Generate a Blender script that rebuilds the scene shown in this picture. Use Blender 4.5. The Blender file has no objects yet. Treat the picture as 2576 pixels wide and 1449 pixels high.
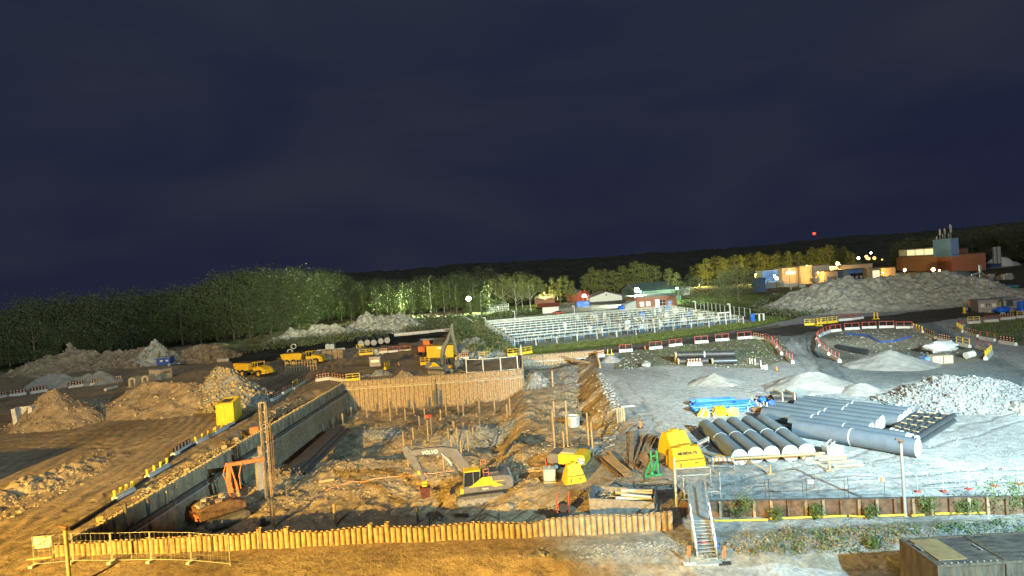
import bpy, math, random
import numpy as np
from mathutils import Vector, Matrix, Euler
random.seed(7); rng = np.random.default_rng(7)
R_ = math.radians
S = bpy.context.scene
# ------------------------------------------------------------------ camera
F, CH, ROLL, Y0, CX, CY = 1450., 17., R_(3.9), 695., 1288., 724.5
PIT = math.atan((CY - Y0) * math.cos(ROLL) / F)
cam = bpy.data.cameras.new('camera'); camo = bpy.data.objects.new('camera', cam)
S.collection.objects.link(camo); S.camera = camo
cam.sensor_width = 36; cam.lens = 36 * F / 2576; cam.clip_end = 6000; cam.clip_start = .3
camo.matrix_world = Matrix.Translation((0, 0, CH)) @ Matrix.Rotation(math.pi / 2 - PIT, 4, 'X') @ Matrix.Rotation(-ROLL, 4, 'Z')
S.render.engine = 'CYCLES'
S.view_settings.view_transform = 'Standard'; S.view_settings.look = 'None'; S.view_settings.exposure = 0
S.cycles.max_bounces = 4; S.cycles.transparent_max_bounces = 4; S.cycles.sample_clamp_indirect = 3
# ------------------------------------------------------------------ night sky
W = bpy.data.worlds.new('World'); S.world = W; W.use_nodes = True
nt = W.node_tree; nt.nodes.clear(); N = nt.nodes.new; L = nt.links.new
out = N('ShaderNodeOutputWorld'); bg = N('ShaderNodeBackground'); L(bg.outputs[0], out.inputs[0])
tc = N('ShaderNodeTexCoord'); sp = N('ShaderNodeSeparateXYZ'); L(tc.outputs['Generated'], sp.inputs[0])
mx = N('ShaderNodeMapping'); mx.inputs['Scale'].default_value = (1, 1, 3.2); L(tc.outputs['Generated'], mx.inputs[0])
nz = N('ShaderNodeTexNoise'); nz.inputs['Scale'].default_value = 1.9; nz.inputs['Detail'].default_value = 4; nz.inputs['Distortion'].default_value = .5; L(mx.outputs[0], nz.inputs['Vector'])
cr = N('ShaderNodeValToRGB'); L(sp.outputs['Z'], cr.inputs[0])
e = cr.color_ramp.elements; e[0].position = 0; e[0].color = (.0175, .0205, .040, 1); e[1].position = .5; e[1].color = (.020, .0255, .046, 1)
a = cr.color_ramp.elements.new(.12); a.color = (.0155, .0182, .041, 1)
c2 = N('ShaderNodeValToRGB'); L(nz.outputs['Fac'], c2.inputs[0])
e = c2.color_ramp.elements; e[0].position = .4; e[0].color = (.85, .88, 1.0, 1); e[1].position = .75; e[1].color = (1.45, 1.42, 1.1, 1)
mu = N('ShaderNodeMix'); mu.data_type = 'RGBA'; mu.blend_type = 'MULTIPLY'; mu.inputs[0].default_value = 1
L(cr.outputs[0], mu.inputs[6]); L(c2.outputs[0], mu.inputs[7]); L(mu.outputs[2], bg.inputs[0]); bg.inputs[1].default_value = 1.0
# ------------------------------------------------------------------ lamps
def spot(name, loc, aim, power, col, size=110, blend=1., rad=.25):
    l = bpy.data.lights.new(name, 'SPOT'); l.energy = power; l.color = col; l.spot_size = R_(size); l.spot_blend = blend; l.shadow_soft_size = rad
    o = bpy.data.objects.new(name, l); S.collection.objects.link(o); o.location = loc
    o.rotation_euler = (Vector(aim) - Vector(loc)).to_track_quat('-Z', 'Y').to_euler(); return o
def plamp(name, loc, power, col, rad=.3):
    l = bpy.data.lights.new(name, 'POINT'); l.energy = power; l.color = col; l.shadow_soft_size = rad
    o = bpy.data.objects.new(name, l); S.collection.objects.link(o); o.location = loc; return o
spot('sodium_floodlight', (-46, -26, 22), (-26, 44, 0), 0.1e5, (1., .58, .085), 130, 1.)
spot('sodium_floodlight', (-46.6, -26, 22), (-12, 88, -4), 1.25e6, (1., .58, .085), 80, 1.)
spot('white_floodlight', (34, -6, 27), (19, 50, 0), 3.0e5, (.50, .84, 1.), 132, .9)
spot('white_floodlight', (34.6, -6, 27), (38, 135, 0), 1.3e6, (.70, .93, 1.), 52, 1.)
spot('pen_mast_floodlight', (-25, 283, 16), (-130, 240, 6), 6e5, (.86, 1., .62), 120, .8)
for k_, (ax_, ay_) in enumerate(((-165, 200), (-110, 300), (-20, 340), (72, 330))): spot('treeline_fill', (34, -6, 27.5), (ax_, ay_, 44), (.75e6, 1.6e6, 2.2e6, 2.4e6)[k_], (.93, 1., .74), 27, .7)  # added fill spots that brighten the treeline from the viewpoint side
sun = bpy.data.lights.new('night_fill', 'SUN'); sun.energy = .72; sun.color = (.92, .95, .95); sun.angle = R_(4)  # weak fill added to open up the shadows, not a real moon
so = bpy.data.objects.new('night_fill', sun); S.collection.objects.link(so); so.rotation_euler = (R_(52), 0, R_(-18))
# ------------------------------------------------------------------ mapping of the survey of the photo to the ground
Z3 = 2576 / 960
RG = {'T1': (0, 1000, Z3), 'T2': (960, 1000, Z3), 'T3': (1920, 1000, Z3), 'T4': (2880, 820, Z3), 'B1': (0, 1620, Z3), 'B2': (960, 1540, Z3),
      'B3': (1920, 1540, Z3), 'B4': (2880, 1620, Z3), 'M1': (0, 1260, Z3), 'M2': (960, 1300, Z3), 'M3': (1920, 1300, Z3), 'M4': (2880, 1300, Z3),
      'C1': (760, 1440, 2.5875), 'C2': (1720, 980, 4.025), 'C3': (2280, 980, 4.025), 'C4': (2480, 1760, 3.8118), 'C5': (1500, 1680, 6.038),
      'C6': (3400, 1000, 5.795), 'C7': (2560, 1440, 5.3667), 'C8': (1540, 1240, 8.05), 'P': (0, 0, 1 / 1.490683)}
def P(r, a, b):
    X, Y, s = RG[r]; return ((X + a / s) / 1.490683, (Y + b / s) / 1.490683)
def ray(x, y):
    a = x - CX; b = CY - y; c, s = math.cos(ROLL), math.sin(ROLL)
    u = a * c + b * s; w = -a * s + b * c; cp, sn = math.cos(PIT), math.sin(PIT)
    return Vector((u, F * cp + w * sn, w * cp - F * sn))
def at(r, a, b, z=0.):
    d = ray(*P(r, a, b)); return Vector((d.x, d.y, d.z)) * ((z - CH) / d.z) + Vector((0, 0, CH))
def atY(r, a, b, Y):
    d = ray(*P(r, a, b)); return d * (Y / d.y) + Vector((0, 0, CH))
def pxof(x, y, z):
    cp, sn = math.cos(PIT), math.sin(PIT); dz = z - CH
    f = y * cp - dz * sn; w = y * sn + dz * cp
    f = np.maximum(f, .01); u = x / f * F; w = w / f * F; c, s = math.cos(ROLL), math.sin(ROLL)
    a = u * c - w * s; b = u * s + w * c
    return CX + a, CY - b
# ------------------------------------------------------------------ noise + terrain
_tab = rng.random((256, 256))
def vn(x, y):
    xi = np.floor(x).astype(int); yi = np.floor(y).astype(int); fx = x - xi; fy = y - yi
    fx = fx * fx * (3 - 2 * fx); fy = fy * fy * (3 - 2 * fy)
    g = lambda i, j: _tab[(xi + i) & 255, (yi + j) & 255]
    return (g(0, 0) * (1 - fx) + g(1, 0) * fx) * (1 - fy) + (g(0, 1) * (1 - fx) + g(1, 1) * fx) * fy
def fbm(x, y, o=4):
    s = 0; a = 1; t = 0
    for k in range(o):
        s = s + a * (vn(x * 2 ** k + 17 * k, y * 2 ** k + 31 * k) - .5); t += a; a *= .5
    return s / t * 2
def ss(a, b, x):
    t = np.clip((x - a) / (b - a), 0, 1); return t * t * (3 - 2 * t)
def ip(v, pts): return np.interp(v, [p[0] for p in pts], [p[1] for p in pts])
FRONT = [(-33, 38.9), (-10, 37.8), (10, 36.9)]
XE = [(60, 12.8), (69, 12.2), (76, 12.0), (97, 13.6), (118, 16.2)]
def hz(x, y):
    x = np.asarray(x, float); y = np.asarray(y, float)
    yf = ip(x, FRONT); xl = -32.6 + (y - 40) * .03
    fm = ip(y, [(39, -5.2), (46, -4.8), (54, -3.9), (68, -3.6), (73, -5.2), (78, -5.7), (83, -4.8), (101, -4.8)])
    wob = fbm(x / 9, y / 9, 3)
    ze = fm * (1 - ss(-14, 9, x + wob * 3))
    co = ip(y, [(50, 0), (58, -1.2), (66, -2.4), (90, -2.8), (118, -2.2)])
    xe = ip(y, XE) + fbm(y / 3, y * 0 + 3.3, 2) * .6
    zc = co * (1 - ss(xe - 4.2, xe, x))
    zb = fm + (zc - fm) * ss(-3.8, 1.2, x + wob)
    z = ze + (zb - ze) * ss(55, 67, y)
    yb = np.where(x < .8, 101.0, 118.0)
    m = ss(xl + .05, xl + .5, x) * ss(yf + .35, yf + 1.0, y) * (1 - ss(yb + .3, yb + .8, y))
    z = z * m
    rough = fbm(x / 3.1, y / 3.1, 4) * .55 + fbm(x / .8, y / .8, 3) * .16
    z = z + m * rough * ss(.4, 1.5, -z) * (1 - ss(5, 9, x) * 0)
    # bank in front of the wall
    z = z - .9 * (1 - ss(31.5, 35.5, y + fbm(x / 2, y / 2, 2))) * ss(-14, -4, x) * (y < 60)
    # disturbed ground outside
    o = 1 - m
    rd = ss(-56, -50, x + y * .12) * (1 - ss(-38, -36, x))
    z = z + o * fbm(x / 7, y / 7, 3) * .14 + o * fbm(x / 1.3, y / 1.3, 3) * .08 * (1 - .6 * rd)
    z = z + o * .05 * np.sin((x * .75 + y * .12) * 5.5 + fbm(x / 6, y / 6, 2) * 6) * rd
    z = z + o * .10 * np.abs(fbm(x / 14, y / 2.2, 3)) * (1 - ss(-45, -38, x))
    # ditch beside the haul road on the left, rubble strip
    z = z + .75 * np.exp(-((x + 47.5 + (y - 50) * -.12) / 2.0) ** 2) * ss(38, 46, y) * (1 - ss(58, 66, y)) * (1 + fbm(x / .9, y / .9, 3) * 1.2)
    z = z - 1.6 * np.exp(-((x + 35.4 - (y - 40) * .03) / 1.0) ** 2) * ss(66, 74, y) * (1 - ss(92, 99, y))
    z = z + .5 * fbm(x / 1.1, y / 1.1, 3) * np.exp(-((x + 35.0 - (y - 40) * .03) / 1.2) ** 2) * ss(50, 56, y) * (1 - ss(96, 100, y))
    # hollow in the ring of barriers
    z = z - 1.5 * np.exp(-(((x - 64) / 13) ** 2 + ((y - 103) / 10) ** 2) ** 2)
    z = z + (fbm(x / 9, y / 9, 4) * 1.2) * ss(118, 135, y) * (1 - ss(-30, -8, x))
    z = z + fbm(x / 60, y / 60, 3) * 3 * ss(300, 600, y)
    return z
def h1(x, y): return float(hz(np.array([x]), np.array([y]))[0])
_tt = np.concatenate([np.arange(24, 140, .12), np.geomspace(140, 900, 900)])
def G(r, a, b, dz=0.):
    d = ray(*P(r, a, b)); t = _tt / d.y
    x = d.x * t; y = d.y * t; z = CH + d.z * t; k = np.nonzero(z - hz(x, y) < dz)[0]
    i = k[0] if len(k) else len(_tt) - 1
    return Vector((x[i], y[i], h1(x[i], y[i])))
def GB(PX, PY):
    c, s_ = math.cos(ROLL), math.sin(ROLL); cp, sn = math.cos(PIT), math.sin(PIT)
    a = PX - CX; b = CY - PY; u = a * c + b * s_; w = -a * s_ + b * c; dy = F * cp + w * sn; dz = w * cp - F * sn
    z = np.zeros(len(PX))
    for _ in range(7):
        t = (z - CH) / dz; x = u * t; y = dy * t; z = z * .4 + hz(x, y) * .6
    return np.stack([x, y, hz(x, y)], 1)
def topz(base, r, a, b): return atY(r, a, b, base.y).z
# ------------------------------------------------------------------ materials
MT = {}
def mat(name, col, rough=.8, metal=0., var=.35, sc=3., bump=.0, bsc=None, emit=None, es=1., spec=.3, col2=None, stretch=None, detail=6):
    if name in MT: return MT[name]
    m = bpy.data.materials.new(name); m.use_nodes = True; n = m.node_tree.nodes; l = m.node_tree.links; b = n['Principled BSDF']
    b.inputs['Roughness'].default_value = rough; b.inputs['Metallic'].default_value = metal; b.inputs['Specular IOR Level'].default_value = spec
    if emit:
        b.inputs['Base Color'].default_value = (*col, 1); b.inputs['Emission Color'].default_value = (*emit, 1); b.inputs['Emission Strength'].default_value = es
        MT[name] = m; return m
    t = n.new('ShaderNodeTexCoord'); z = n.new('ShaderNodeTexNoise'); z.inputs['Scale'].default_value = sc; z.inputs['Detail'].default_value = detail; z.inputs['Roughness'].default_value = .65
    mp = n.new('ShaderNodeMapping'); l.new(t.outputs['Object'], mp.inputs[0])
    if stretch: mp.inputs['Scale'].default_value = stretch
    l.new(mp.outputs[0], z.inputs['Vector'])
    r = n.new('ShaderNodeValToRGB'); r.color_ramp.elements[0].position = .33; r.color_ramp.elements[1].position = .68
    c2 = col2 or tuple(c * (1 + var) for c in col)
    r.color_ramp.elements[0].color = (*[c * (1 - var) for c in col], 1); r.color_ramp.elements[1].color = (*[min(c, .9) for c in c2], 1)
    l.new(z.outputs['Fac'], r.inputs[0]); l.new(r.outputs[0], b.inputs['Base Color'])
    if bump:
        z2 = n.new('ShaderNodeTexNoise'); z2.inputs['Scale'].default_value = bsc or sc * 4; z2.inputs['Detail'].default_value = 5; l.new(t.outputs['Object'], z2.inputs['Vector'])
        bp = n.new('ShaderNodeBump'); bp.inputs['Strength'].default_value = 1; bp.inputs['Distance'].default_value = bump; l.new(z2.outputs['Fac'], bp.inputs['Height']); l.new(bp.outputs[0], b.inputs['Normal'])
    MT[name] = m; return m
M = dict(
    galv=mat('galvanised_steel', (.42, .45, .44), .45, .3, .15, 4), steel=mat('dark_steel', (.12, .11, .10), .55, .3, .4, 3),
    rust=mat('rusty_steel', (.14, .08, .045), .85, 0, .45, 2.2, .01, col2=(.20, .125, .075)), tube=mat('pile_steel', (.34, .25, .15), .6, .1, .35, 2.5, .004, col2=(.44, .34, .22)),
    wood=mat('wood', (.34, .26, .15), .8, 0, .3, 5, stretch=(1, 1, 8)), conc=mat('concrete', (.55, .54, .50), .9, 0, .18, 2, .01),
    wall=mat('stained_sheet', (.25, .21, .14), .75, 0, .6, .8, .01, stretch=(1, 1, .25)),
    black=mat('black_plastic', (.035, .04, .042), .38, 0, .25, 1.5, spec=.5), rubber=mat('rubber', (.03, .03, .03), .8, 0, .3, 3),
    grayp=mat('grey_coated_pipe', (.13, .165, .185), .5, 0, .12, .6, spec=.5), cap=mat('pale_cap', (.38, .42, .42), .55, 0, .12, 1.5),
    yellow=mat('yellow_paint', (.62, .41, .03), .5, 0, .16, 2.5), ybar=mat('yellow_rail_paint', (.68, .48, .04), .5, 0, .1, 2), red=mat('red_paint', (.40, .07, .045), .5, 0, .2, 3),
    white=mat('white_paint', (.58, .58, .55), .5, 0, .07, 3), gray=mat('grey_paint', (.13, .125, .125), .5, 0, .2, 2), lgray=mat('light_grey_paint', (.27, .265, .265), .5, 0, .15, 2),
    orange=mat('orange_paint', (.6, .19, .06), .55, 0, .25, 2.5), pvc=mat('pvc_tube', (.7, .66, .45), .5, 0, .2, 3), blue=mat('blue_paint', (.04, .10, .38), .5, 0, .25, 3), blueplas=mat('blue_plastic_sheet', (.02, .13, .75), .35, 0, .4, 2.5, .03),
    yplas=mat('yellow_plastic_pipe', (.72, .66, .03), .4, 0, .3, 3), gplas=mat('lime_plastic', (.42, .62, .10), .5, 0, .25, 4, .02), green=mat('green_paint', (.03, .28, .10), .5, 0, .2, 3),
    glass=mat('dark_glass', (.02, .025, .03), .08, 0, .1, 1, spec=.8), navy=mat('navy_paint', (.05, .08, .16), .6, 0, .2, 2),
    brick=mat('brick', (.26, .125, .085), .9, 0, .18, 1.2, .01), bluew=mat('blue_cladding', (.11, .22, .48), .6, 0, .06, .7), pale=mat('pale_cladding', (.56, .57, .50), .7, 0, .08, 1), beige=mat('beige_cladding', (.45, .38, .26), .7, 0, .12, 1),
    roof=mat('dark_roof', (.07, .072, .075), .75, 0, .25, 1), groof=mat('green_grey_roof', (.10, .15, .14), .6, 0, .15, .5), broof=mat('brown_roof', (.20, .06, .035), .7, 0, .2, 2),
    sand=mat('sand', (.25, .245, .22), .95, 0, .12, 1.1, .05, 9), gravel=mat('gravel', (.22, .23, .225), .95, 0, .4, 2.6, .16, 4.5), spoil=mat('spoil', (.40, .41, .345), .95, 0, .42, .8, .22, 2.5),
    brown=mat('brown_soil', (.27, .21, .14), .95, 0, .4, .9, .2, 3), stone=mat('stone', (.23, .235, .22), .9, 0, .45, .9), stoneb=mat('brown_stone', (.33, .27, .18), .9, 0, .45, .9),
    bark=mat('bark', (.14, .12, .09), .9, 0, .3, 6), birchb=mat('birch_bark', (.26, .25, .20), .8, 0, .3, 6),
    leaf=mat('broad_leaves', (.10, .14, .055), .7, 0, .5, .22, col2=(.16, .21, .085), detail=3), leafd=mat('dark_leaves', (.105, .125, .062), .75, 0, .5, .3, detail=3),
    leafb=mat('birch_leaves', (.10, .155, .045), .7, 0, .5, .3, detail=3, col2=(.19, .25, .08)), leafy=mat('poplar_leaves', (.16, .19, .055), .7, 0, .5, .35, detail=3, col2=(.29, .31, .09)),
    weed=mat('weeds', (.11, .155, .05), .8, 0, .5, 2.), dry=mat('dry_weeds', (.27, .21, .10), .85, 0, .4, 2.), tarp=mat('white_membrane', (.66, .76, .78), .5, 0, .25, 3, .05),
    lampw=mat('lit_white_lamp', (1, 1, 1), emit=(.92, 1., .86), es=60), lampg=mat('lit_green_lamp', (1, 1, 1), emit=(.35, 1., .65), es=14), lampo=mat('lit_sodium_lamp', (1, 1, 1), emit=(1., .46, .12), es=2.6),
    winw=mat('lit_window', (1, 1, 1), emit=(1., .80, .42), es=.95), winy=mat('lit_roof_light', (1, 1, 1), emit=(.8, .76, .42), es=.75), redl=mat('red_warning_lamp', (1, 0, 0), emit=(1, .02, .01), es=12), pinkl=mat('pink_sign_light', (1, 1, 1), emit=(1., .35, .32), es=3.),
    signp=mat('sign_plate', (.78, .78, .72), .5, 0, .06, 2), textd=mat('dark_lettering', (.03, .03, .06), .6), textr=mat('red_lettering', (.55, .02, .10), .6), textw=mat('pale_lettering', (.8, .75, .6), .6))
M['trackm'] = mat('muddy_track_steel', (.10, .095, .085), .75, .1, .35, 4); M['longp'] = mat('dark_grey_coated_pipe', (.075, .095, .11), .42, 0, .12, .6, spec=.5); M['ribp'] = mat('ribbed_grey_pipe', (.085, .105, .125), .40, 0, .15, 1); M['hosepink'] = mat('pinkish_hose', (.6, .3, .2), .6); M['hallg'] = mat('green_grey_wall', (.14, .19, .17), .7, 0, .1, 1); M['redwall'] = mat('red_painted_wall', (.36, .07, .035), .7, 0, .15, 1)
# ------------------------------------------------------------------ mesh builder
class MB:
    def __init__(s): s.v = []; s.f = []; s.m = []; s.mi = 0; s.T = None
    def add(s, vs, fs):
        o = len(s.v)
        if s.T is not None: vs = [s.T @ Vector(v) for v in vs]
        s.v += [tuple(v) for v in vs]; s.f += [tuple(i + o for i in f) for f in fs]; s.m += [s.mi] * len(fs)
    def box(s, c, d, rz=0, rx=0, ry=0):
        Mx = Matrix.Translation(c) @ Euler((rx, ry, rz)).to_matrix().to_4x4(); a, b, h = d[0] / 2, d[1] / 2, d[2] / 2
        vs = [Mx @ Vector((x, y, z)) for z in (-h, h) for x, y in ((-a, -b), (a, -b), (a, b), (-a, b))]
        s.add(vs, [(0, 3, 2, 1), (4, 5, 6, 7), (0, 1, 5, 4), (1, 2, 6, 5), (2, 3, 7, 6), (3, 0, 4, 7)]); return s
    def beam(s, p, q, w=.05, h=None):
        p = Vector(p); q = Vector(q); d = q - p; h = h or w
        rot = d.to_track_quat('X', 'Z').to_matrix().to_4x4(); Mx = Matrix.Translation((p + q) / 2) @ rot; l = d.length / 2
        vs = [Mx @ Vector((x * l, y * w / 2, z * h / 2)) for z in (-1, 1) for x, y in ((-1, -1), (1, -1), (1, 1), (-1, 1))]
        s.add(vs, [(0, 3, 2, 1), (4, 5, 6, 7), (0, 1, 5, 4), (1, 2, 6, 5), (2, 3, 7, 6), (3, 0, 4, 7)]); return s
    def cyl(s, p, q, r, r2=None, n=10, caps=True, inner=None):
        p = Vector(p); q = Vector(q); r2 = r if r2 is None else r2; rot = (q - p).to_track_quat('Z', 'Y').to_matrix()
        ring = lambda c, rr: [c + rot @ Vector((math.cos(2 * math.pi * i / n) * rr, math.sin(2 * math.pi * i / n) * rr, 0)) for i in range(n)]
        vs = ring(p, r) + ring(q, r2); fs = [(i, (i + 1) % n, n + (i + 1) % n, n + i) for i in range(n)]
        if inner:
            qi = q - (q - p).normalized() * inner[1]
            vs += ring(q, r2 * inner[0]) + ring(qi, r2 * inner[0])
            fs += [(n + i, n + (i + 1) % n, 2 * n + (i + 1) % n, 2 * n + i) for i in range(n)] + [(2 * n + i, 2 * n + (i + 1) % n, 3 * n + (i + 1) % n, 3 * n + i) for i in range(n)]
            fs += [tuple(range(3 * n, 4 * n)), tuple(range(n - 1, -1, -1))]
        elif caps: fs += [tuple(range(n, 2 * n)), tuple(range(n - 1, -1, -1))]
        s.add(vs, fs); return s
    def path(s, pts, r, n=6):
        for a, b in zip(pts[:-1], pts[1:]): s.cyl(a, b, r, n=n)
        return s
    def prism(s, prof, y0, y1):            # profile in x,z extruded in y
        n = len(prof); vs = [(x, y0, z) for x, z in prof] + [(x, y1, z) for x, z in prof]
        s.add(vs, [tuple(range(n)), tuple(range(2 * n - 1, n - 1, -1))] + [(i, n + i, n + (i + 1) % n, (i + 1) % n) for i in range(n)]); return s
    def rock(s, c, r):
        vs = []
        for a in ((-1, -1, -1), (1, -1, -1), (1, 1, -1), (-1, 1, -1), (-1, -1, 1), (1, -1, 1), (1, 1, 1), (-1, 1, 1)):
            k = r * random.uniform(.45, .8); vs.append((c[0] + a[0] * k * random.uniform(.6, 1.3), c[1] + a[1] * k * random.uniform(.6, 1.3), c[2] + a[2] * k * .8))
        s.add(vs, [(0, 3, 2, 1), (4, 5, 6, 7), (0, 1, 5, 4), (1, 2, 6, 5), (2, 3, 7, 6), (3, 0, 4, 7)]); return s
    def build(s, name, m, parent=None, loc=None, rz=0, smooth=False, bevel=0):
        me = bpy.data.meshes.new(name); me.from_pydata(s.v, [], s.f)
        for x in (m if isinstance(m, (list, tuple)) else [m]): me.materials.append(M[x] if isinstance(x, str) else x)
        if isinstance(m, (list, tuple)): me.polygons.foreach_set('material_index', s.m)
        if smooth: me.shade_smooth() if hasattr(me, 'shade_smooth') else None
        if smooth: me.set_sharp_from_angle(angle=R_(40))
        o = bpy.data.objects.new(name, me); S.collection.objects.link(o)
        if parent: o.parent = parent
        if loc is not None: o.location = loc
        o.rotation_euler.z = rz
        if bevel:
            b = o.modifiers.new('bevel', 'BEVEL'); b.width = bevel; b.segments = 1; b.limit_method = 'ANGLE'
        return o
def tag(o, label, cat, group=None, kind=None):
    if label: o['label'] = label
    if cat: o['category'] = cat
    if group: o['group'] = group
    if kind: o['kind'] = kind
    return o
def thing(name, label, cat, loc=(0, 0, 0), rz=0, group=None):
    o = bpy.data.objects.new(name, None); S.collection.objects.link(o); o.empty_display_size = .3
    o.location = loc; o.rotation_euler.z = rz; return tag(o, label, cat, group)
def dup(root, loc, rz=0, label=None, scale=None, group=None):
    r = root.copy(); S.collection.objects.link(r); r.location = loc; r.rotation_euler.z = rz
    if scale is not None: r.scale = scale if hasattr(scale, '__len__') else (scale,) * 3
    if label: r['label'] = label
    if group: r['group'] = group
    for c in root.children:
        k = c.copy(); S.collection.objects.link(k); k.parent = r
        for g in c.children:
            j = g.copy(); S.collection.objects.link(j); j.parent = k
    return r
def fast(name, V, Fq, m, parent=None, smooth=False):
    me = bpy.data.meshes.new(name); V = np.asarray(V, np.float32); Fq = np.asarray(Fq, np.int32); k = Fq.shape[1]
    me.vertices.add(len(V)); me.vertices.foreach_set('co', V.ravel()); me.loops.add(Fq.size); me.loops.foreach_set('vertex_index', Fq.ravel())
    me.polygons.add(len(Fq)); me.polygons.foreach_set('loop_start', np.arange(len(Fq), dtype=np.int32) * k); me.polygons.foreach_set('loop_total', np.full(len(Fq), k, np.int32))
    me.update(calc_edges=True)
    if smooth: me.polygons.foreach_set('use_smooth', np.ones(len(Fq), bool))
    me.materials.append(M[m] if isinstance(m, str) else m)
    o = bpy.data.objects.new(name, me); S.collection.objects.link(o)
    if parent: o.parent = parent
    return o
def text(s, size, loc, rot, m, parent, name='lettering'):
    c = bpy.data.curves.new('t', 'FONT'); c.body = s; c.size = size; c.extrude = .012; c.align_x = 'CENTER'; c.align_y = 'CENTER'; c.offset = size * .02
    o = bpy.data.objects.new('t', c); S.collection.objects.link(o); bpy.context.view_layer.update()
    me = bpy.data.meshes.new_from_object(o); bpy.data.objects.remove(o); me.materials.clear(); me.materials.append(M[m])
    q = bpy.data.objects.new(name, me); S.collection.objects.link(q); q.parent = parent; q.location = loc; q.rotation_euler = rot; return q
def yaw(a, b): return math.atan2(b.y - a.y, b.x - a.x)
# ------------------------------------------------------------------ ground sheet
rows = np.concatenate([np.linspace(-10, 26, 24, endpoint=False), F * CH / np.arange(F * CH / 26, 12, -1.25), np.geomspace(2150, 5200, 12)])
cols = np.concatenate([np.linspace(-3.2, -1.06, 16, endpoint=False), np.linspace(-1.06, 1.06, 1150), np.linspace(1.06, 3.2, 17)[1:]])
nr, nc = len(rows), len(cols)
YY, UU = np.meshgrid(rows, cols, indexing='ij'); XX = UU * np.maximum(YY, 12)
ZZ = hz(XX, YY)
idx = np.arange(nr * nc).reshape(nr, nc)
quads = np.stack([idx[:-1, :-1].ravel(), idx[:-1, 1:].ravel(), idx[1:, 1:].ravel(), idx[1:, :-1].ravel()], 1)
V = np.stack([XX.ravel(), YY.ravel(), ZZ.ravel()], 1)
def inpoly(px, py, poly):
    r = np.zeros(px.shape, bool); n = len(poly); j = n - 1
    for i in range(n):
        xi, yi = poly[i]; xj, yj = poly[j]
        c = ((yi > py) != (yj > py)) & (px < (xj - xi) * (py - yi) / (yj - yi + 1e-9) + xi); r ^= c; j = i
    return r
X, Y = XX.ravel(), YY.ravel(); qx, qy = pxof(X, Y, np.zeros_like(X))
jx = fbm(X / 2.5, Y / 2.5, 3); jy = fbm(X / 2.5 + 50, Y / 2.5, 3)
qx = qx + jx * 7; qy = qy + jy * 3
col = np.empty((len(X), 3)); col[:] = (.30, .235, .15)                 # trodden earth
yard = ss(4, 16, X + jx * 4)[:, None]; col = col * (1 - yard) + np.array((.36, .365, .345)) * yard   # grey crushed stone yard
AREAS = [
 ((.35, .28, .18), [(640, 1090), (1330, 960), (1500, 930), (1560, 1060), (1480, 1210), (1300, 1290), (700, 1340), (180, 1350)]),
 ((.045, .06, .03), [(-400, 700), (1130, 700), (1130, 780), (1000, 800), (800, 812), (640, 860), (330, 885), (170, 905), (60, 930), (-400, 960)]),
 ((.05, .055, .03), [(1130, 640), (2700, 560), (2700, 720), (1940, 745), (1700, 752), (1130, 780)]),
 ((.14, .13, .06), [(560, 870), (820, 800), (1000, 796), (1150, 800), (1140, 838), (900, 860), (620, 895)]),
 ((.026, .028, .026), [(540, 905), (700, 868), (860, 840), (1020, 820), (1150, 826), (1145, 838), (900, 878), (760, 890), (600, 918)]),  # black ditch: its shade is put into the soil colour
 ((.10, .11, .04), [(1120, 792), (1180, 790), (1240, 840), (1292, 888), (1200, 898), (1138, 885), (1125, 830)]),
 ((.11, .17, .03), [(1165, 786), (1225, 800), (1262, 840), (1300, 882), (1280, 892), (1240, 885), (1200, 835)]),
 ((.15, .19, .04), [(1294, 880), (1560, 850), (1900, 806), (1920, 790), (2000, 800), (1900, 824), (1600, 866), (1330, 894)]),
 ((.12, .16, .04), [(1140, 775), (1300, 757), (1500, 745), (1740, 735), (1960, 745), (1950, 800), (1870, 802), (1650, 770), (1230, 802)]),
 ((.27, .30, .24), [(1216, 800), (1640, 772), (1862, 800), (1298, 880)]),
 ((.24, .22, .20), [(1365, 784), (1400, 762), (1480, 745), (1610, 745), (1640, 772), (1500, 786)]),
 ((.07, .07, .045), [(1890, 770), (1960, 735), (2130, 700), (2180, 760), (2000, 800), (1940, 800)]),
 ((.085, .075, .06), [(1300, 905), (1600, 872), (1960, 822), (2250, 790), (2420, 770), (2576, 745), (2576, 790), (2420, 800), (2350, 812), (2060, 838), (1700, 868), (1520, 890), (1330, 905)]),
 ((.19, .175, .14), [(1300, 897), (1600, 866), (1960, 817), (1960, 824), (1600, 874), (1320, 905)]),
 ((.22, .24, .23), [(1960, 850), (2060, 832), (2350, 812), (2440, 870), (2576, 930), (2576, 990), (2380, 940), (2200, 985), (2060, 935), (2040, 880), (1990, 850), (1960, 900)]),
 ((.26, .245, .18), [(2060, 850), (2130, 828), (2300, 825), (2420, 870), (2480, 905), (2300, 935), (2120, 920), (2080, 890)]),
 ((.20, .22, .12), [(2430, 815), (2576, 800), (2576, 870), (2480, 855)]),
 ((.23, .22, .14), [(1560, 885), (1960, 842), (1990, 900), (1920, 925), (1860, 925), (1680, 920), (1540, 930)]),
 ((.27, .25, .20), [(1400, 1362), (1700, 1345), (2576, 1300), (2576, 1352), (2250, 1360), (2200, 1395), (1880, 1400), (1700, 1395), (1400, 1410)]),
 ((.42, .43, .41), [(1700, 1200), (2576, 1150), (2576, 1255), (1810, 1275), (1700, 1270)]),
]
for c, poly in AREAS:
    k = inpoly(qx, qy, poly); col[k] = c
k = (Y > 330); col[k] = (.045, .055, .03)
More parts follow.
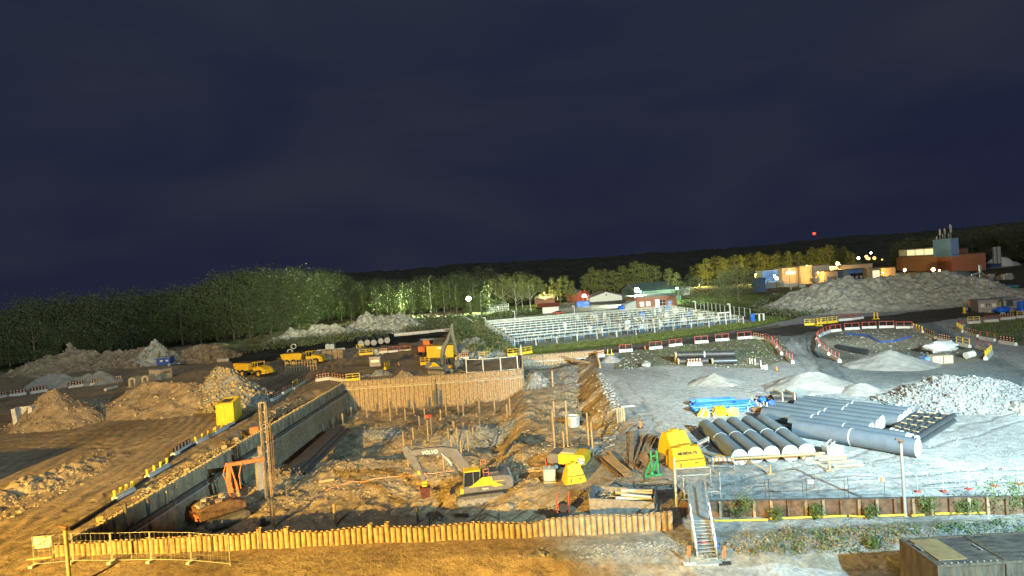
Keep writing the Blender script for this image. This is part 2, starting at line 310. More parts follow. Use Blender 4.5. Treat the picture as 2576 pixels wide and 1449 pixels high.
RUT = [[(1550, 925), (1900, 985), (2220, 1015)], [(1965, 850), (2060, 945), (2250, 1015)], [(2020, 850), (2100, 950), (2240, 1000)], [(2350, 815), (2450, 880), (2600, 945)], [(1290, 1275), (1600, 1240), (2000, 1218), (2600, 1192)], [(1150, 1300), (1350, 1262), (1700, 1225)], [(1560, 1235), (1640, 1130), (1620, 1040), (1560, 960)],
 [(-60, 1440), (250, 1290), (600, 1085), (770, 975), (900, 930)], [(-60, 1380), (200, 1270), (560, 1085)], [(0, 1449), (150, 1370), (420, 1200)], [(-60, 1062), (300, 1078), (540, 1062), (650, 1010)], [(-60, 1100), (350, 1085), (560, 1040)], [(60, 1120), (300, 1120), (520, 1075)], [(1330, 915), (1700, 870), (2100, 825), (2576, 765)], [(800, 925), (1000, 905), (1140, 890)], [(2576, 1040), (2300, 1120), (1900, 1210)]]
dep_ = np.zeros(len(X))
for pl in RUT:
    W_ = [at('P', *c) for c in pl]
    for u, v in zip(W_[:-1], W_[1:]):
        d_ = (v - u).xy; l2 = d_.length_squared; t_ = np.clip(((X - u.x) * d_.x + (Y - u.y) * d_.y) / l2, 0, 1); dx_ = X - u.x - t_ * d_.x + jx * .8; dy_ = Y - u.y - t_ * d_.y + jy * .8
        nd = np.abs(np.sqrt(dx_ ** 2 + dy_ ** 2) - 1.0); dep_ = np.maximum(dep_, np.exp(-(nd / .26) ** 2))
V[:, 2] -= dep_ * .07; col = col * (1 - .22 * dep_)[:, None]
fine = 1 + .22 * fbm(X / .7, Y / .7, 3) + .18 * fbm(X / 5, Y / 5, 3)
tr = np.sin((X * .75 + Y * .12) * 5.5 + fbm(X / 6, Y / 6, 2) * 6); road = ss(-56, -50, X + Y * .12) * (1 - ss(-37, -35, X))
fine = fine * (1 + .10 * tr * road)
wet = ss(.15, .5, fbm(X / 11 + 9, Y / 26 + 4, 4)); fine = fine * (1 - .28 * wet)
col = np.clip(col * fine[:, None], .004, .8)
gm = bpy.data.materials.new('ground'); gm.use_nodes = True; n = gm.node_tree.nodes; l = gm.node_tree.links; b = n['Principled BSDF']
b.inputs['Roughness'].default_value = .95; b.inputs['Specular IOR Level'].default_value = .15
at_ = n.new('ShaderNodeVertexColor'); at_.layer_name = 'soil'; tcn = n.new('ShaderNodeTexCoord')
n1 = n.new('ShaderNodeTexNoise'); n1.inputs['Scale'].default_value = 1.7; n1.inputs['Detail'].default_value = 9; n1.inputs['Roughness'].default_value = .72; l.new(tcn.outputs['Object'], n1.inputs['Vector'])
vo = n.new('ShaderNodeTexVoronoi'); vo.inputs['Scale'].default_value = 6.5; l.new(tcn.outputs['Object'], vo.inputs['Vector'])
rp = n.new('ShaderNodeValToRGB'); rp.color_ramp.elements[0].position = .3; rp.color_ramp.elements[1].position = .7; rp.color_ramp.elements[0].color = (.60, .59, .57, 1); rp.color_ramp.elements[1].color = (1.38, 1.38, 1.38, 1)
l.new(n1.outputs['Fac'], rp.inputs[0])
m1 = n.new('ShaderNodeMix'); m1.data_type = 'RGBA'; m1.blend_type = 'MULTIPLY'; m1.inputs[0].default_value = 1; l.new(at_.outputs[0], m1.inputs[6]); l.new(rp.outputs[0], m1.inputs[7])
rv = n.new('ShaderNodeValToRGB'); rv.color_ramp.elements[0].position = 0; rv.color_ramp.elements[1].position = 1; rv.color_ramp.elements[0].color = (.86, .86, .86, 1); rv.color_ramp.elements[1].color = (1.14, 1.14, 1.14, 1)
l.new(vo.outputs['Color'], rv.inputs[0])
m2 = n.new('ShaderNodeMix'); m2.data_type = 'RGBA'; m2.blend_type = 'MULTIPLY'; m2.inputs[0].default_value = 1; l.new(m1.outputs[2], m2.inputs[6]); l.new(rv.outputs[0], m2.inputs[7]); l.new(m2.outputs[2], b.inputs['Base Color'])
b1 = n.new('ShaderNodeBump'); b1.inputs['Distance'].default_value = .16; b1.inputs['Strength'].default_value = .9; l.new(n1.outputs['Fac'], b1.inputs['Height'])
b2 = n.new('ShaderNodeBump'); b2.inputs['Distance'].default_value = .03; b2.inputs['Strength'].default_value = .7; b2.invert = True; l.new(vo.outputs['Distance'], b2.inputs['Height']); l.new(b1.outputs[0], b2.inputs['Normal']); l.new(b2.outputs[0], b.inputs['Normal'])
M['ground'] = gm
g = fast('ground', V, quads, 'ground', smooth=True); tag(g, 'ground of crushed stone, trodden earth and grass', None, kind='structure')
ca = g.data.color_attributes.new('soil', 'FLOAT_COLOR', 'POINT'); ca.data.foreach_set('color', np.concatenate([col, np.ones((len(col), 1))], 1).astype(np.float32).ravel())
# ------------------------------------------------------------------ far hills
def ridge(name, label, sky, D, front, m, rough):
    pts = []; xs = np.arange(-900, 3500, 9.)
    base = []
    for x in xs:
        y = np.interp(x, [p[0] for p in sky], [p[1] for p in sky]); c = atY('P', x, y, D); pts.append(c)
    n = len(pts); V = []
    prof = [(front, 0.), (front + (D - front) * .35, .38), (front + (D - front) * .7, .78), (front + (D - front) * .9, .96), (D, 1.), (D * 1.25, .6), (D * 1.5, 0)]
    dn = []
    for k, (d, hgt) in enumerate(prof):
        for j in range(10 if k < len(prof) - 1 else 1):
            t = j / 10; d2, h2 = prof[min(k + 1, len(prof) - 1)]; dn.append((d + (d2 - d) * t, hgt + (h2 - hgt) * t))
    for d, hh in dn:
        for i, p in enumerate(pts):
            z = (p.z + 2) * hh - 2
            V.append((p.x * d / D, d, z))
    V = np.array(V); V[:, 2] += fbm(V[:, 0] / 26, V[:, 1] / 26, 3) * rough * (V[:, 2] > 3); V[:, 2] += rng.normal(0, rough * .16, len(V))
    idx = np.arange(len(dn) * n).reshape(len(dn), n); Q = np.stack([idx[:-1, :-1].ravel(), idx[:-1, 1:].ravel(), idx[1:, 1:].ravel(), idx[1:, :-1].ravel()], 1)
    o = fast(name, V, Q, m); tag(o, label, None, kind='structure'); return o
M['hill'] = mat('wooded_hill', (.05, .055, .034), .95, 0, .5, .05, 2., .12)
ridge('hills', 'dark wooded hills along the horizon', [(-900, 800), (0, 790), (700, 712), (830, 690), (980, 684), (1150, 668), (1288, 661), (1500, 650), (1700, 636), (1850, 626), (2000, 611), (2150, 596), (2300, 588), (2576, 560), (3500, 520)], 1500, 620, 'hill', 7)
# ------------------------------------------------------------------ heaps
def heap(name, label, cat, c, rx, ry, h, m, rz=0, rough=.12, pw=1.0, rocks=0, rs=.25, rm=None, n=90, ridge_=0., group=None, flat=0.):
    u = np.linspace(-1, 1, n); A, B = np.meshgrid(u, u, indexing='ij')
    r = np.sqrt(np.maximum(np.abs(A) - ridge_, 0) ** 2 / (1 - ridge_ + 1e-6) ** 2 + B ** 2)
    sx, sy = A * rx, B * ry; s = random.random() * 50
    r = r * (1 + .18 * fbm(A * 1.8 + s, B * 1.8 + s, 3))
    z = np.clip(1 - r ** pw, 0, 1); z = np.minimum(z, 1 - flat) / (1 - flat + 1e-9)
    edge = np.clip((1 - r) * 4, 0, 1)
    z = z * h * (1 + .25 * fbm(sx / 4 + s, sy / 4, 2) * (rough > .1)) + (fbm(sx / 1.7 + s, sy / 1.7, 4) * rough * 3 + fbm(sx / .5 + s, sy / .5, 3) * rough) * edge
    cz, sn = math.cos(rz), math.sin(rz); wx = c.x + sx * cz - sy * sn; wy = c.y + sx * sn + sy * cz
    gz = hz(wx, wy); W = gz - .12 + z - .4 * (r >= 1)
    V = np.stack([(wx - c.x).ravel(), (wy - c.y).ravel(), (W - c.z).ravel()], 1)
    idx = np.arange(n * n).reshape(n, n); Q = np.stack([idx[:-1, :-1].ravel(), idx[1:, :-1].ravel(), idx[1:, 1:].ravel(), idx[:-1, 1:].ravel()], 1)
    o = fast(name, V, Q, m, smooth=True); o.location = c; tag(o, label, cat, group)
    if rocks:
        b = MB(); rr = r.ravel(); ok = np.nonzero(rr < 1.02)[0]
        rs = rs * .7
        for i in rng.choice(ok, rocks):
            b.rock((V[i, 0] + rng.normal(0, .2), V[i, 1] + rng.normal(0, .2), V[i, 2] + .02), rs * float(rng.lognormal(0, .45)))
        k = b.build('loose_stones', rm or 'stone', o); k['kind'] = 'stuff'
    return o
def heap2(name, label, cat, foot, apex, rx, ry, m, **k):
    p = at(*foot); c = p * ((p.xy.length + ry * .85) / p.xy.length); c.z = 0; c.x = atY(*apex, c.y).x; h = atY(*apex, c.y).z + .1 - min(0, h1(c.x, c.y))
    return heap(name, label, cat, c, rx, ry, h, m, **k)
heap2('sand_pile', 'small pointed heap of pale sand below the black pipe stack', 'sand heap', ('M3', 2040, 405), ('M3', 2035, 255), 3.9, 3.4, 'sand', rough=.06)
heap2('sand_pile', 'broad pale sand heap behind the long grey pipes', 'sand heap', ('M4', 440, 475), ('M4', 420, 258), 6.0, 5.0, 'sand', rough=.06, ridge_=.2)
heap2('sand_pile', 'low sand tongue joining the right foot of the broad pale sand heap', 'sand heap', ('M4', 930, 492), ('M4', 930, 375), 3.0, 2.6, 'sand', rough=.06, ridge_=.2)
heap2('sand_pile', 'grey sand cone in the hollow inside the ring of red barriers', 'sand heap', ('M4', 1230, 242), ('M4', 1220, 30), 6.6, 6, 'sand', rough=.05)
heap2('gravel_pile', 'big heap of pale crushed rock at the right, behind the bundle of black pipes', 'gravel heap', ('M4', 1960, 655), ('M4', 1960, 275), 8.4, 6.5, 'gravel', rough=.14, rocks=6500, rs=.115, ridge_=.1)
heap('gravel_pile', 'low green grown heap at the right edge beside the crushed rock', 'gravel heap', at('M4', 2530, 640), 2.2, 2.4, .8, 'spoil', rough=.2, rocks=80)
heap2('spoil_heap', 'very large flat topped heap of grey rubble in front of the brick works', 'spoil heap', ('T4', 1080, 925), ('T4', 1250, 602), 41, 24, 'spoil', rz=R_(3), rough=.28, ridge_=.45, rocks=5000, rs=.22, n=190, flat=.15)
heap2('spoil_heap', 'low rubble ridge in front of the right end of the very large heap', 'spoil heap', ('T4', 2100, 860), ('T4', 2100, 690), 24, 12, 'spoil', rz=R_(4), rough=.25, ridge_=.3, rocks=1400, rs=.22, n=120)
heap2('earth_heap', 'yellow brown cone of earth at the left edge with rubble at its foot', 'earth heap', ('M1', 480, 935), ('M1', 560, 520), 7.0, 5.6, 'brown', rough=.13, rocks=500, rs=.16, rm='stoneb')
heap('earth_heap', 'flat lobe of brown earth to the right of the earth cone', 'earth heap', at('M1', 900, 720), 6.5, 5, 1.2, 'brown', rough=.22, rocks=300, rs=.22, rm='stoneb', ridge_=.3)
heap2('earth_heap', 'wide sloping brown heap behind the near yellow container', 'earth heap', ('M1', 1500, 800), ('M1', 1700, 480), 13, 9, 'brown', rz=R_(-8), rough=.15, rocks=500, rs=.18, rm='stoneb', ridge_=.3)
heap2('rubble_heap', 'heap of grey boulders at the right end of the wide brown heap', 'rubble heap', ('M1', 2150, 745), ('M1', 2250, 365), 7.6, 7, 'gravel', rz=R_(-20), rough=.22, rocks=1900, rs=.22, rm='stoneb', ridge_=.2)
heap2('spoil_heap', 'long pale brown ridge of spoil in front of the dark forest at the left', 'spoil heap', ('M1', 900, 350), ('M1', 1000, 165), 24, 12, 'brown', rz=R_(10), rough=.4, rocks=500, rs=.4, rm='stoneb', ridge_=.45, n=130)
heap2('spoil_heap', 'peaked spoil mound at the right end of the long ridge, above the blue cabin', 'spoil heap', ('M1', 1560, 300), ('M1', 1560, 75), 7.5, 7, 'spoil', rough=.4, rocks=250, rs=.4, rm='stoneb', n=100)
heap2('spoil_heap', 'rounded hump of spoil on the left part of the long ridge', 'spoil heap', ('M1', 700, 300), ('M1', 700, 115), 4.6, 4.5, 'brown', rough=.35, rocks=150, rs=.35, rm='stoneb', n=70)
heap2('spoil_heap', 'low spoil tongue in front of the forest between the ridge and the black ditch', 'spoil heap', ('M1', 2050, 250), ('M1', 2050, 130), 9.5, 7, 'brown', rz=R_(5), rough=.35, rocks=150, rs=.35, rm='stoneb', n=80, ridge_=.3)
heap2('spoil_heap', 'pale low bank along the row of white footed barriers at the left', 'spoil heap', ('M1', 620, 520), ('M1', 720, 385), 10.5, 3., 'sand', rz=R_(8), rough=.25, ridge_=.6, n=90)
heap2('overgrown_mound', 'overgrown mound with bare pale crest behind the six concrete rings', 'mound', ('T2', 1230, 680), ('T2', 1280, 475), 17, 14, 'spoil', rz=R_(4), rough=.5, rocks=500, rs=.5, n=120, ridge_=.35)
heap2('overgrown_mound', 'overgrown low mound behind the black ditch with the two pipe ends', 'mound', ('T2', 560, 760), ('T2', 560, 620), 17, 9, 'spoil', rz=R_(6), rough=.4, rocks=200, rs=.4, n=100, ridge_=.4)
heap('overgrown_mound', 'bushy bank sloping down between the yellow container and the grass by the pens', 'mound', at('T2', 2200, 830), 7, 22, 2.4, 'spoil', rz=R_(14), rough=.4, n=90, ridge_=.1)
heap('rubble_heap', 'small mound of broken rock beside the far excavator bucket', 'rubble heap', at('T2', 1480, 1110), 2.4, 1.4, 1.1, 'brown', rough=.2, rocks=90, rs=.2, rm='stoneb', n=40)
heap('rubble_heap', 'small rock pile under the pale box near the far end of the pit', 'rubble heap', at('T2', 1210, 1095), 3.0, 1.8, 1.0, 'gravel', rough=.25, rocks=160, rs=.22, n=40)
heap2('sand_pile', 'small grey cone with two yellow stands at the head of the pit', 'sand heap', ('T3', 1030, 968), ('T3', 985, 872), 2.2, 2.0, 'sand', rough=.05, n=40)
heap('rubble_heap', 'grey boulders and clay at the corner of the step in the pit wall', 'rubble heap', G('T3', 230, 1170), 2.6, 4.6, 2.4, 'gravel', rough=.35, rocks=260, rs=.3, n=50)
heap('gravel_pile', 'low mound of wet grey gravel in the middle of the pit', 'gravel heap', G('M2', 1270, 880), 3.6, 2.6, 1.0, 'gravel', rough=.15, rocks=260, rs=.14, n=50)
heap('gravel_pile', 'pebbly bank below the trench, right of the pit middle', 'gravel heap', G('M2', 2250, 900), 6.5, 3.6, 1.1, 'gravel', rough=.15, rocks=400, rs=.15, n=60, ridge_=.3)
# loose stones over the site
def scatter(name, label, poly, cnt, rs, m, grp=None):
    rs = rs * .62; b = MB(); xs = [p[0] for p in poly]; ys = [p[1] for p in poly]
    a = np.random.default_rng(len(name) + cnt); PX = a.uniform(min(xs), max(xs), cnt * 4); PY = a.uniform(min(ys), max(ys), cnt * 4)
    ok = inpoly(PX, PY, poly); PX = PX[ok][:cnt]; PY = PY[ok][:cnt]
    for p in GB(PX, PY): b.rock((p[0], p[1], p[2] + rs * .15), rs * float(a.lognormal(0, .5)))
    o = b.build(name, m); tag(o, label, 'stones', kind='stuff'); return o
scatter('stones', 'loose stones strewn over the pit floor', [(700, 1090), (900, 1040), (1330, 1030), (1400, 930), (1500, 930), (1550, 1060), (1480, 1180), (1280, 1230), (900, 1260), (560, 1290)], 5200, .10, 'stoneb')
scatter('stones', 'stones on the weedy bank in front of the wall', [(1400, 1375), (1700, 1360), (2250, 1330), (2576, 1310), (2576, 1345), (2250, 1350), (2230, 1390), (1720, 1400), (1400, 1405), (1300, 1400), (1340, 1380)], 6000, .06, 'stone')
scatter('stones', 'gravel lying on the pale yard', [(1300, 1240), (1450, 1190), (1600, 1060), (1700, 1050), (1760, 1120), (2100, 1180), (2400, 1100), (2576, 1050), (2576, 1180), (1750, 1260), (1300, 1290)], 2600, .05, 'stone')
scatter('stones', 'stones on the slope behind the red barriers', [(1560, 885), (1960, 842), (2000, 900), (1860, 925), (1550, 930)], 900, .14, 'stone')
scatter('stones', 'stones along the rubble strip beside the haul road', [(0, 1245), (250, 1130), (300, 1135), (250, 1200), (0, 1320)], 420, .11, 'stoneb')
scatter('stones', 'stones on the ledge behind the left pit wall', [(330, 1250), (640, 1075), (720, 1000), (780, 1005), (660, 1090), (340, 1265)], 900, .14, 'stoneb')
scatter('stones', 'boulders along the torn edge of the yard', [(1505, 935), (1530, 950), (1575, 1050), (1540, 1120), (1480, 1150), (1520, 1080), (1545, 1040), (1515, 980)], 700, .16, 'stone')
scatter('stones', 'stones in the hollow with the sand cone', [(2085, 850), (2140, 830), (2300, 830), (2420, 880), (2400, 900), (2150, 900)], 700, .16, 'stone')
# ------------------------------------------------------------------ plants
def cards(cs, cnt, spread, size, up=0.):
    c = np.repeat(cs, cnt, 0) + rng.normal(0, 1, (len(cs) * cnt, 3)) * spread
    n = len(c); a = rng.normal(0, 1, (n, 3)); a[:, 2] += up; a /= np.linalg.norm(a, axis=1)[:, None]; b = np.cross(a, rng.normal(0, 1, (n, 3))); b /= np.linalg.norm(b, axis=1)[:, None] + 1e-9
    s = size * rng.uniform(.6, 1.4, (n, 1)); w = s * rng.uniform(.45, .9, (n, 1))
    V = np.stack([c - a * s, c - b * w, c + a * s, c + b * w], 1).reshape(-1, 3); Q = np.arange(n * 4).reshape(-1, 4); return V, Q
def crown_pts(kind, n):
    P_ = []
    while len(P_) < n:
        u = rng.uniform(-1, 1, 3)
        if kind == 'broad':
            z = u[2] * .5 + .5; r = math.sin(math.pi * min(1, max(0, z)) ** .75) ** .6; q = math.hypot(u[0], u[1])
            if q < r and q > r * .45: P_.append((u[0] * .36, u[1] * .36, .05 + z * .92))
        elif kind == 'birch':
            z = u[2] * .5 + .5; r = (1 - z) ** .55 * (.35 + .65 * min(1, z * 4)); q = math.hypot(u[0], u[1])
            if q < r and q > r * .3: P_.append((u[0] * .22, u[1] * .22, .07 + z * .91))
        elif kind == 'poplar':
            z = u[2] * .5 + .5; r = math.sin(math.pi * min(1, z * .93 + .05)) ** .5; q = math.hypot(u[0], u[1])
            if q < r: P_.append((u[0] * .155, u[1] * .155, .07 + z * .92))
        elif kind == 'thin':
            z = u[2] * .5 + .5; r = .35 + .65 * math.sin(math.pi * z); q = math.hypot(u[0], u[1])
            if q < r and rng.random() < .8: P_.append((u[0] * .42, u[1] * .42, .3 + z * .68))
    return np.array(P_)
HID = -500
def proto_tree(name, kind, leaf, bark, nclump, per, spread, size, limbs=9):
    t = thing(name, 'x', 'tree'); b = MB()                     # unit height tree
    b.cyl((0, 0, -.02), (.01, 0, .45), .014, .009, n=7); b.cyl((.01, 0, .45), (0, .01, .86), .009, .002, n=6)
    cp = crown_pts(kind, nclump)
    for i in range(limbs):
        q = cp[i * len(cp) // limbs]; b.cyl((.005, 0, max(.12, q[2] * .62)), tuple(q), .006, .0015, n=5)
    b.build('trunk', bark, t)
    sub = cp + 0; Vv, Q = cards(sub, per, np.array([spread, spread, spread * .8]), size)
    fast('crown', Vv, Q, leaf, t); return t
protos = {
 'broad': [proto_tree('broadleaf_tree', 'broad', 'leaf', 'bark', 85, 58, .045, .0095), proto_tree('broadleaf_tree', 'broad', 'leaf', 'bark', 60, 80, .052, .0095)],
 'dark': [proto_tree('broadleaf_tree', 'broad', 'leafd', 'bark', 75, 64, .05, .010)],
 'birch': [proto_tree('birch_tree', 'birch', 'leafb', 'birchb', 80, 40, .026, .0085), proto_tree('birch_tree', 'birch', 'leafb', 'birchb', 60, 52, .030, .0085)],
 'poplar': [proto_tree('poplar_tree', 'poplar', 'leafy', 'bark', 75, 42, .026, .009), proto_tree('poplar_tree', 'poplar', 'leafy', 'bark', 55, 56, .030, .009)],
 'thin': [proto_tree('thin_crowned_tree', 'thin', 'leafy', 'birchb', 120, 34, .04, .008, 16)]}
used = set()
def plant(kind, px, by, ty, label, group=None, wf=1., z=None, D=None):
    p = at('P', px, by); 
    if D: q = atY('P', px, by, D); p = Vector((q.x, D, 0))
    p.z = h1(p.x, p.y) if z is None else z
    H = max(3, atY('P', px, ty, p.y).z - p.z) * 1.04; pr = protos[kind][random.randrange(len(protos[kind]))]
    s = (H * wf, H * wf, H)
    if pr not in used:
        used.add(pr); pr.location = p; pr.scale = s; pr.rotation_euler.z = random.random() * 6; pr['label'] = label
        if group: pr['group'] = group
        return pr
    return dup(pr, p, random.random() * 6, label, s, group)
def lin(pts, x): return float(np.interp(x, [p[0] for p in pts], [p[1] for p in pts]))
BASE = [(-60, 935), (75, 921), (200, 902), (330, 878), (640, 852), (800, 806), (1000, 797), (1132, 784), (1300, 765)]
SKY = [(-60, 755), (0, 744), (100, 738), (230, 726), (350, 722), (450, 712), (490, 696), (520, 676), (700, 674), (785, 680), (815, 700), (880, 704), (1000, 697), (1100, 690), (1180, 700), (1230, 696)]
FR = [(-60, 800), (60, 790), (120, 800), (200, 790), (400, 760), (470, 742), (600, 726), (720, 722), (850, 722), (950, 705), (1050, 700), (1130, 700), (1230, 715)]
x = -55.
while x < 1085:
    u = lin(BASE, x); d = at('P', x, u).y
    k = 'dark' if x < 400 else 'broad'
    lab = 'dark broadleaf tree in the front row of the forest at the left' if x < 400 else 'broadleaf tree in the front row of the forest behind the spoil mounds'
    plant(k, x, u, lin(FR, x) + random.uniform(-8, 34), lab, 'trees of the forest edge, front row left' if x < 400 else 'trees of the forest edge, front row middle', random.uniform(1.0, 1.5))
    x += 1450 / d * random.uniform(4.5, 7.5)
for dd, w in ((14, 1.25), (32, 1.35), (60, 1.4)):
    x = -50.
    while x < 1150:
        d = at('P', x, lin(BASE, x)).y + dd
        lab = 'dark tree in the depth of the forest, its crown rising behind the front row'
        if dd < 60 or 480 < x < 840: plant('dark' if x < 400 or random.random() < .35 else 'broad', x, 0, lin(SKY, x) + random.uniform(-3, 8) + (14 if dd == 14 else 0), lab, 'trees in the depth of the forest', random.uniform(.9, 1.2) * w, D=d)
        x += 1450 / d * random.uniform(5.5, 8)
# birch row lit by the pen lamps
for x, ty in ((860, 742), (885, 752), (915, 728), (950, 716), (985, 720), (1010, 712), (1040, 704), (1062, 722), (1085, 690), (1098, 716), (1118, 700), (1135, 706), (1150, 712), (1165, 722)):
    plant('birch', x, lin(BASE, x) + random.uniform(-2, 6), ty, 'slender pale green birch in the row left of the bright pen lamp', 'birches left of the pen lamp', 1.15)
for x, by, ty in ((1195, 792, 712), (1212, 800, 726), (1232, 785, 700), (1186, 800, 740), (1250, 780, 705)):
    plant('birch', x, by, ty, 'leafy birch close to the bright pen lamp at the corner of the pens', 'birches close to the pen lamp', 1.5)
for x, by, ty in ((1268, 790, 690), (1300, 792, 684), (1335, 785, 690), (1315, 780, 700)):
    plant('thin', x, by, ty, 'tall thin crowned tree with bare pale limbs behind the left of the pens', 'thin crowned trees behind the pens', .95)
for x, ty, w in ((1365, 698, 1.2), (1392, 700, 1.), (1410, 694, 1.05), (1428, 696, 1), (1442, 708, 1.1)):
    plant('poplar', x, 762, ty, 'poplar behind the small brick hut and the red house', 'poplars behind the small brick hut', w)
for x, ty, w in ((1475, 688, 1.3), (1492, 676, 1.2), (1505, 678, 1.1), (1525, 680, 1.2), (1548, 678, 1.3), (1570, 672, 1.4), (1600, 662, 1.5), (1625, 660, 1.6), (1655, 672, 1.5), (1685, 678, 1.3), (1705, 688, 1.2)):
    plant('poplar', x, 752, ty, 'poplar in the row behind the white gabled sheds and the green roofed hall', 'poplars behind the gabled sheds', w)
plant('dark', 1220, 748, 668, 'large round dark tree rising behind the birches by the pen lamp', wf=1.5, D=430)
plant('dark', 1165, 760, 676, 'large dark tree on the left of the large round one behind the birches', wf=1.4, D=430)
plant('broad', 1742, 779, 690, 'mid green round crowned tree on a single pale trunk right of the brick building', wf=1.25)
plant('dark', 1858, 752, 662, 'massive dark green tree between the pens and the lit works', wf=1.45, D=245)
plant('dark', 1822, 752, 676, 'dark tree leaning against the left side of the massive dark tree', wf=1.2, D=250)
x = 1700.
while x < 2125:
    ty = lin([(1700, 668), (1760, 650), (1830, 645), (1850, 632), (1880, 634), (1950, 638), (1985, 640), (2010, 628), (2060, 618), (2100, 632), (2125, 655)], x) + random.uniform(-3, 7)
    plant('poplar', x, 0, ty, 'golden green poplar in the long row behind the lit works', 'golden poplars behind the works', random.uniform(1.0, 1.4), D=random.uniform(440, 480)); x += random.uniform(8, 15)
x = 2090.
while x < 2250:
    plant('leafy' if 0 else 'dark', x, 0, lin([(2090, 655), (2150, 640), (2250, 655)], x) + random.uniform(0, 14), 'low dark tree behind the works, around the distant street lamps', 'low dark trees behind the works', 1.5, D=random.uniform(520, 600)); x += random.uniform(14, 22)
for dd, o in ((455, 0), (500, -8)):
    x = 2235.
    while x < 2640:
        ty = lin([(2235, 602), (2300, 590), (2350, 588), (2400, 578), (2430, 560), (2480, 566), (2540, 556), (2640, 545)], x) + random.uniform(-4, 12) - o
        plant('dark', x, 0, ty, 'tall dark tree on the rise behind the big brick works', 'tall trees behind the brick works', random.uniform(.8, 1.15), D=dd + random.uniform(0, 25)); x += random.uniform(15, 24)
# weeds, shrubs and grass
M['weedy'] = mat('yellow_green_grass', (.15, .19, .055), .8, 0, .45, .6)
def brush(name, label, poly, cnt, h, m, per=14, spread=.35, size=.11, kind='stuff', cat='plants'):
    a = np.random.default_rng(cnt); xs = [p[0] for p in poly]; ys = [p[1] for p in poly]; PX = a.uniform(min(xs), max(xs), cnt * 5); PY = a.uniform(min(ys), max(ys), cnt * 5)
    ok = inpoly(PX, PY, poly); PX = PX[ok][:cnt]; PY = PY[ok][:cnt]; c = []
    for p in GB(PX, PY): c.append((p[0], p[1], p[2] + h * .4))
    Vv, Q = cards(np.array(c), per, np.array([spread, spread, h * .3]), size, 1.5); o = fast(name, Vv, Q, m); return tag(o, label, cat, kind=kind)
brush('brush', 'scrub and bushes on the bank beside the pens', [(1128, 800), (1180, 795), (1240, 850), (1285, 888), (1200, 897), (1140, 880), (1135, 830)], 900, 2.2, 'leaf', 26, .8, .2)
brush('brush', 'dry reddish scrub on the bank beside the pens', [(1180, 800), (1215, 830), (1285, 890), (1240, 892), (1190, 840)], 160, 1.8, 'dry', 26, .6, .2)
brush('brush', 'low bushes on the overgrown mounds at the forest edge', [(620, 890), (760, 845), (900, 820), (960, 800), (1150, 800), (1135, 832), (1000, 840), (900, 858), (760, 872)], 1500, 2.0, 'leafd', 20, 1.1, .24)
brush('brush', 'low bushes on the slope under the thin crowned trees', [(1215, 800), (1300, 780), (1420, 765), (1420, 772), (1300, 792), (1225, 806)], 120, 1.5, 'leaf', 22, 1.2, .3)
brush('brush', 'scrub at the foot of the spoil heap right of the pens', [(1880, 770), (1960, 740), (2040, 760), (2180, 780), (2000, 800), (1930, 795)], 380, 1.6, 'leafd', 22, 1.1, .3)
brush('grass', 'bright grass strip along the front of the pens', [(1296, 878), (1560, 850), (1900, 806), (1925, 795), (1990, 800), (1900, 822), (1600, 862), (1330, 888)], 5200, .3, 'weedy', 8, .5, .07)
brush('grass', 'lit grass on the slope left of the pens', [(1190, 795), (1225, 805), (1290, 878), (1270, 885), (1230, 850)], 2200, .25, 'weedy', 9, .6, .07)
brush('weeds', 'green weeds on the stony bank in front of the rusty wall', [(1880, 1350), (2200, 1330), (2576, 1310), (2576, 1345), (2240, 1350), (2230, 1390), (1900, 1400)], 150, .35, 'weed', 14, .16, .06)
brush('weeds', 'dry yellow weeds on the stony bank', [(1720, 1370), (1990, 1330), (2300, 1330), (2240, 1380), (1740, 1405)], 170, .35, 'dry', 14, .18, .06)
brush('weeds', 'weeds behind the left pit wall', [(400, 1215), (560, 1120), (640, 1080), (700, 1020), (640, 1085), (560, 1150), (420, 1235)], 240, .35, 'dry', 14, .2, .07)
brush('weeds', 'patchy green growth on the slope behind the red barriers', [(1580, 885), (1940, 850), (1960, 900), (1700, 900)], 160, .3, 'weed', 12, .3, .1)
brush('weeds', 'green growth inside the right hand ring of barriers', [(2430, 820), (2576, 805), (2576, 860), (2480, 850)], 110, .3, 'weed', 14, .5, .14)
for r, a, b, hh, lab in (('B4', 480, 880, 1.0, 'green bush against the rusty wall, third panel from the stair side'), ('B4', 1040, 880, .8, 'wide low blue green weed clump at the wall left of the tall pole'), ('B4', 1610, 850, 1.35, 'blue green bush at the wall right of the tall pole'), ('B4', 1960, 840, 1.0, 'dry bush at the wall between two ribs, right of the blue green bush'), ('B4', 2080, 835, 1.0, 'small blue green shrub at the wall beside the dry bush'), ('B4', 2310, 825, 2.3, 'tall yellow green shrub covering the wall near the right edge'), ('B4', 2540, 825, 2.0, 'tall shrub at the wall on the very right edge'), ('B3', 2300, 1100, 1.7, 'tall pale willow like shrub at the wall beside the stair'), ('B4', 1070, 1200, .7, 'bright lime green tuft on the stony bank'), ('B3', 2660, 1110, .9, 'small olive bush at the foot of the wall, left of the second rib')):
    p = G(r, a, b); V_, Q_ = cards(np.array([(rng.normal(0, hh * .22), rng.normal(0, hh * .15), hh * rng.uniform(.15, .9)) for _ in range(40)]), 16, np.array([.07, .07, .14]) * hh, .055, 2.)
    o = fast('shrub', V_, Q_, 'weed'); o.location = p; tag(o, lab, 'shrub')
# ------------------------------------------------------------------ pit walls
def lerp(a, b, t): return a + (b - a) * t
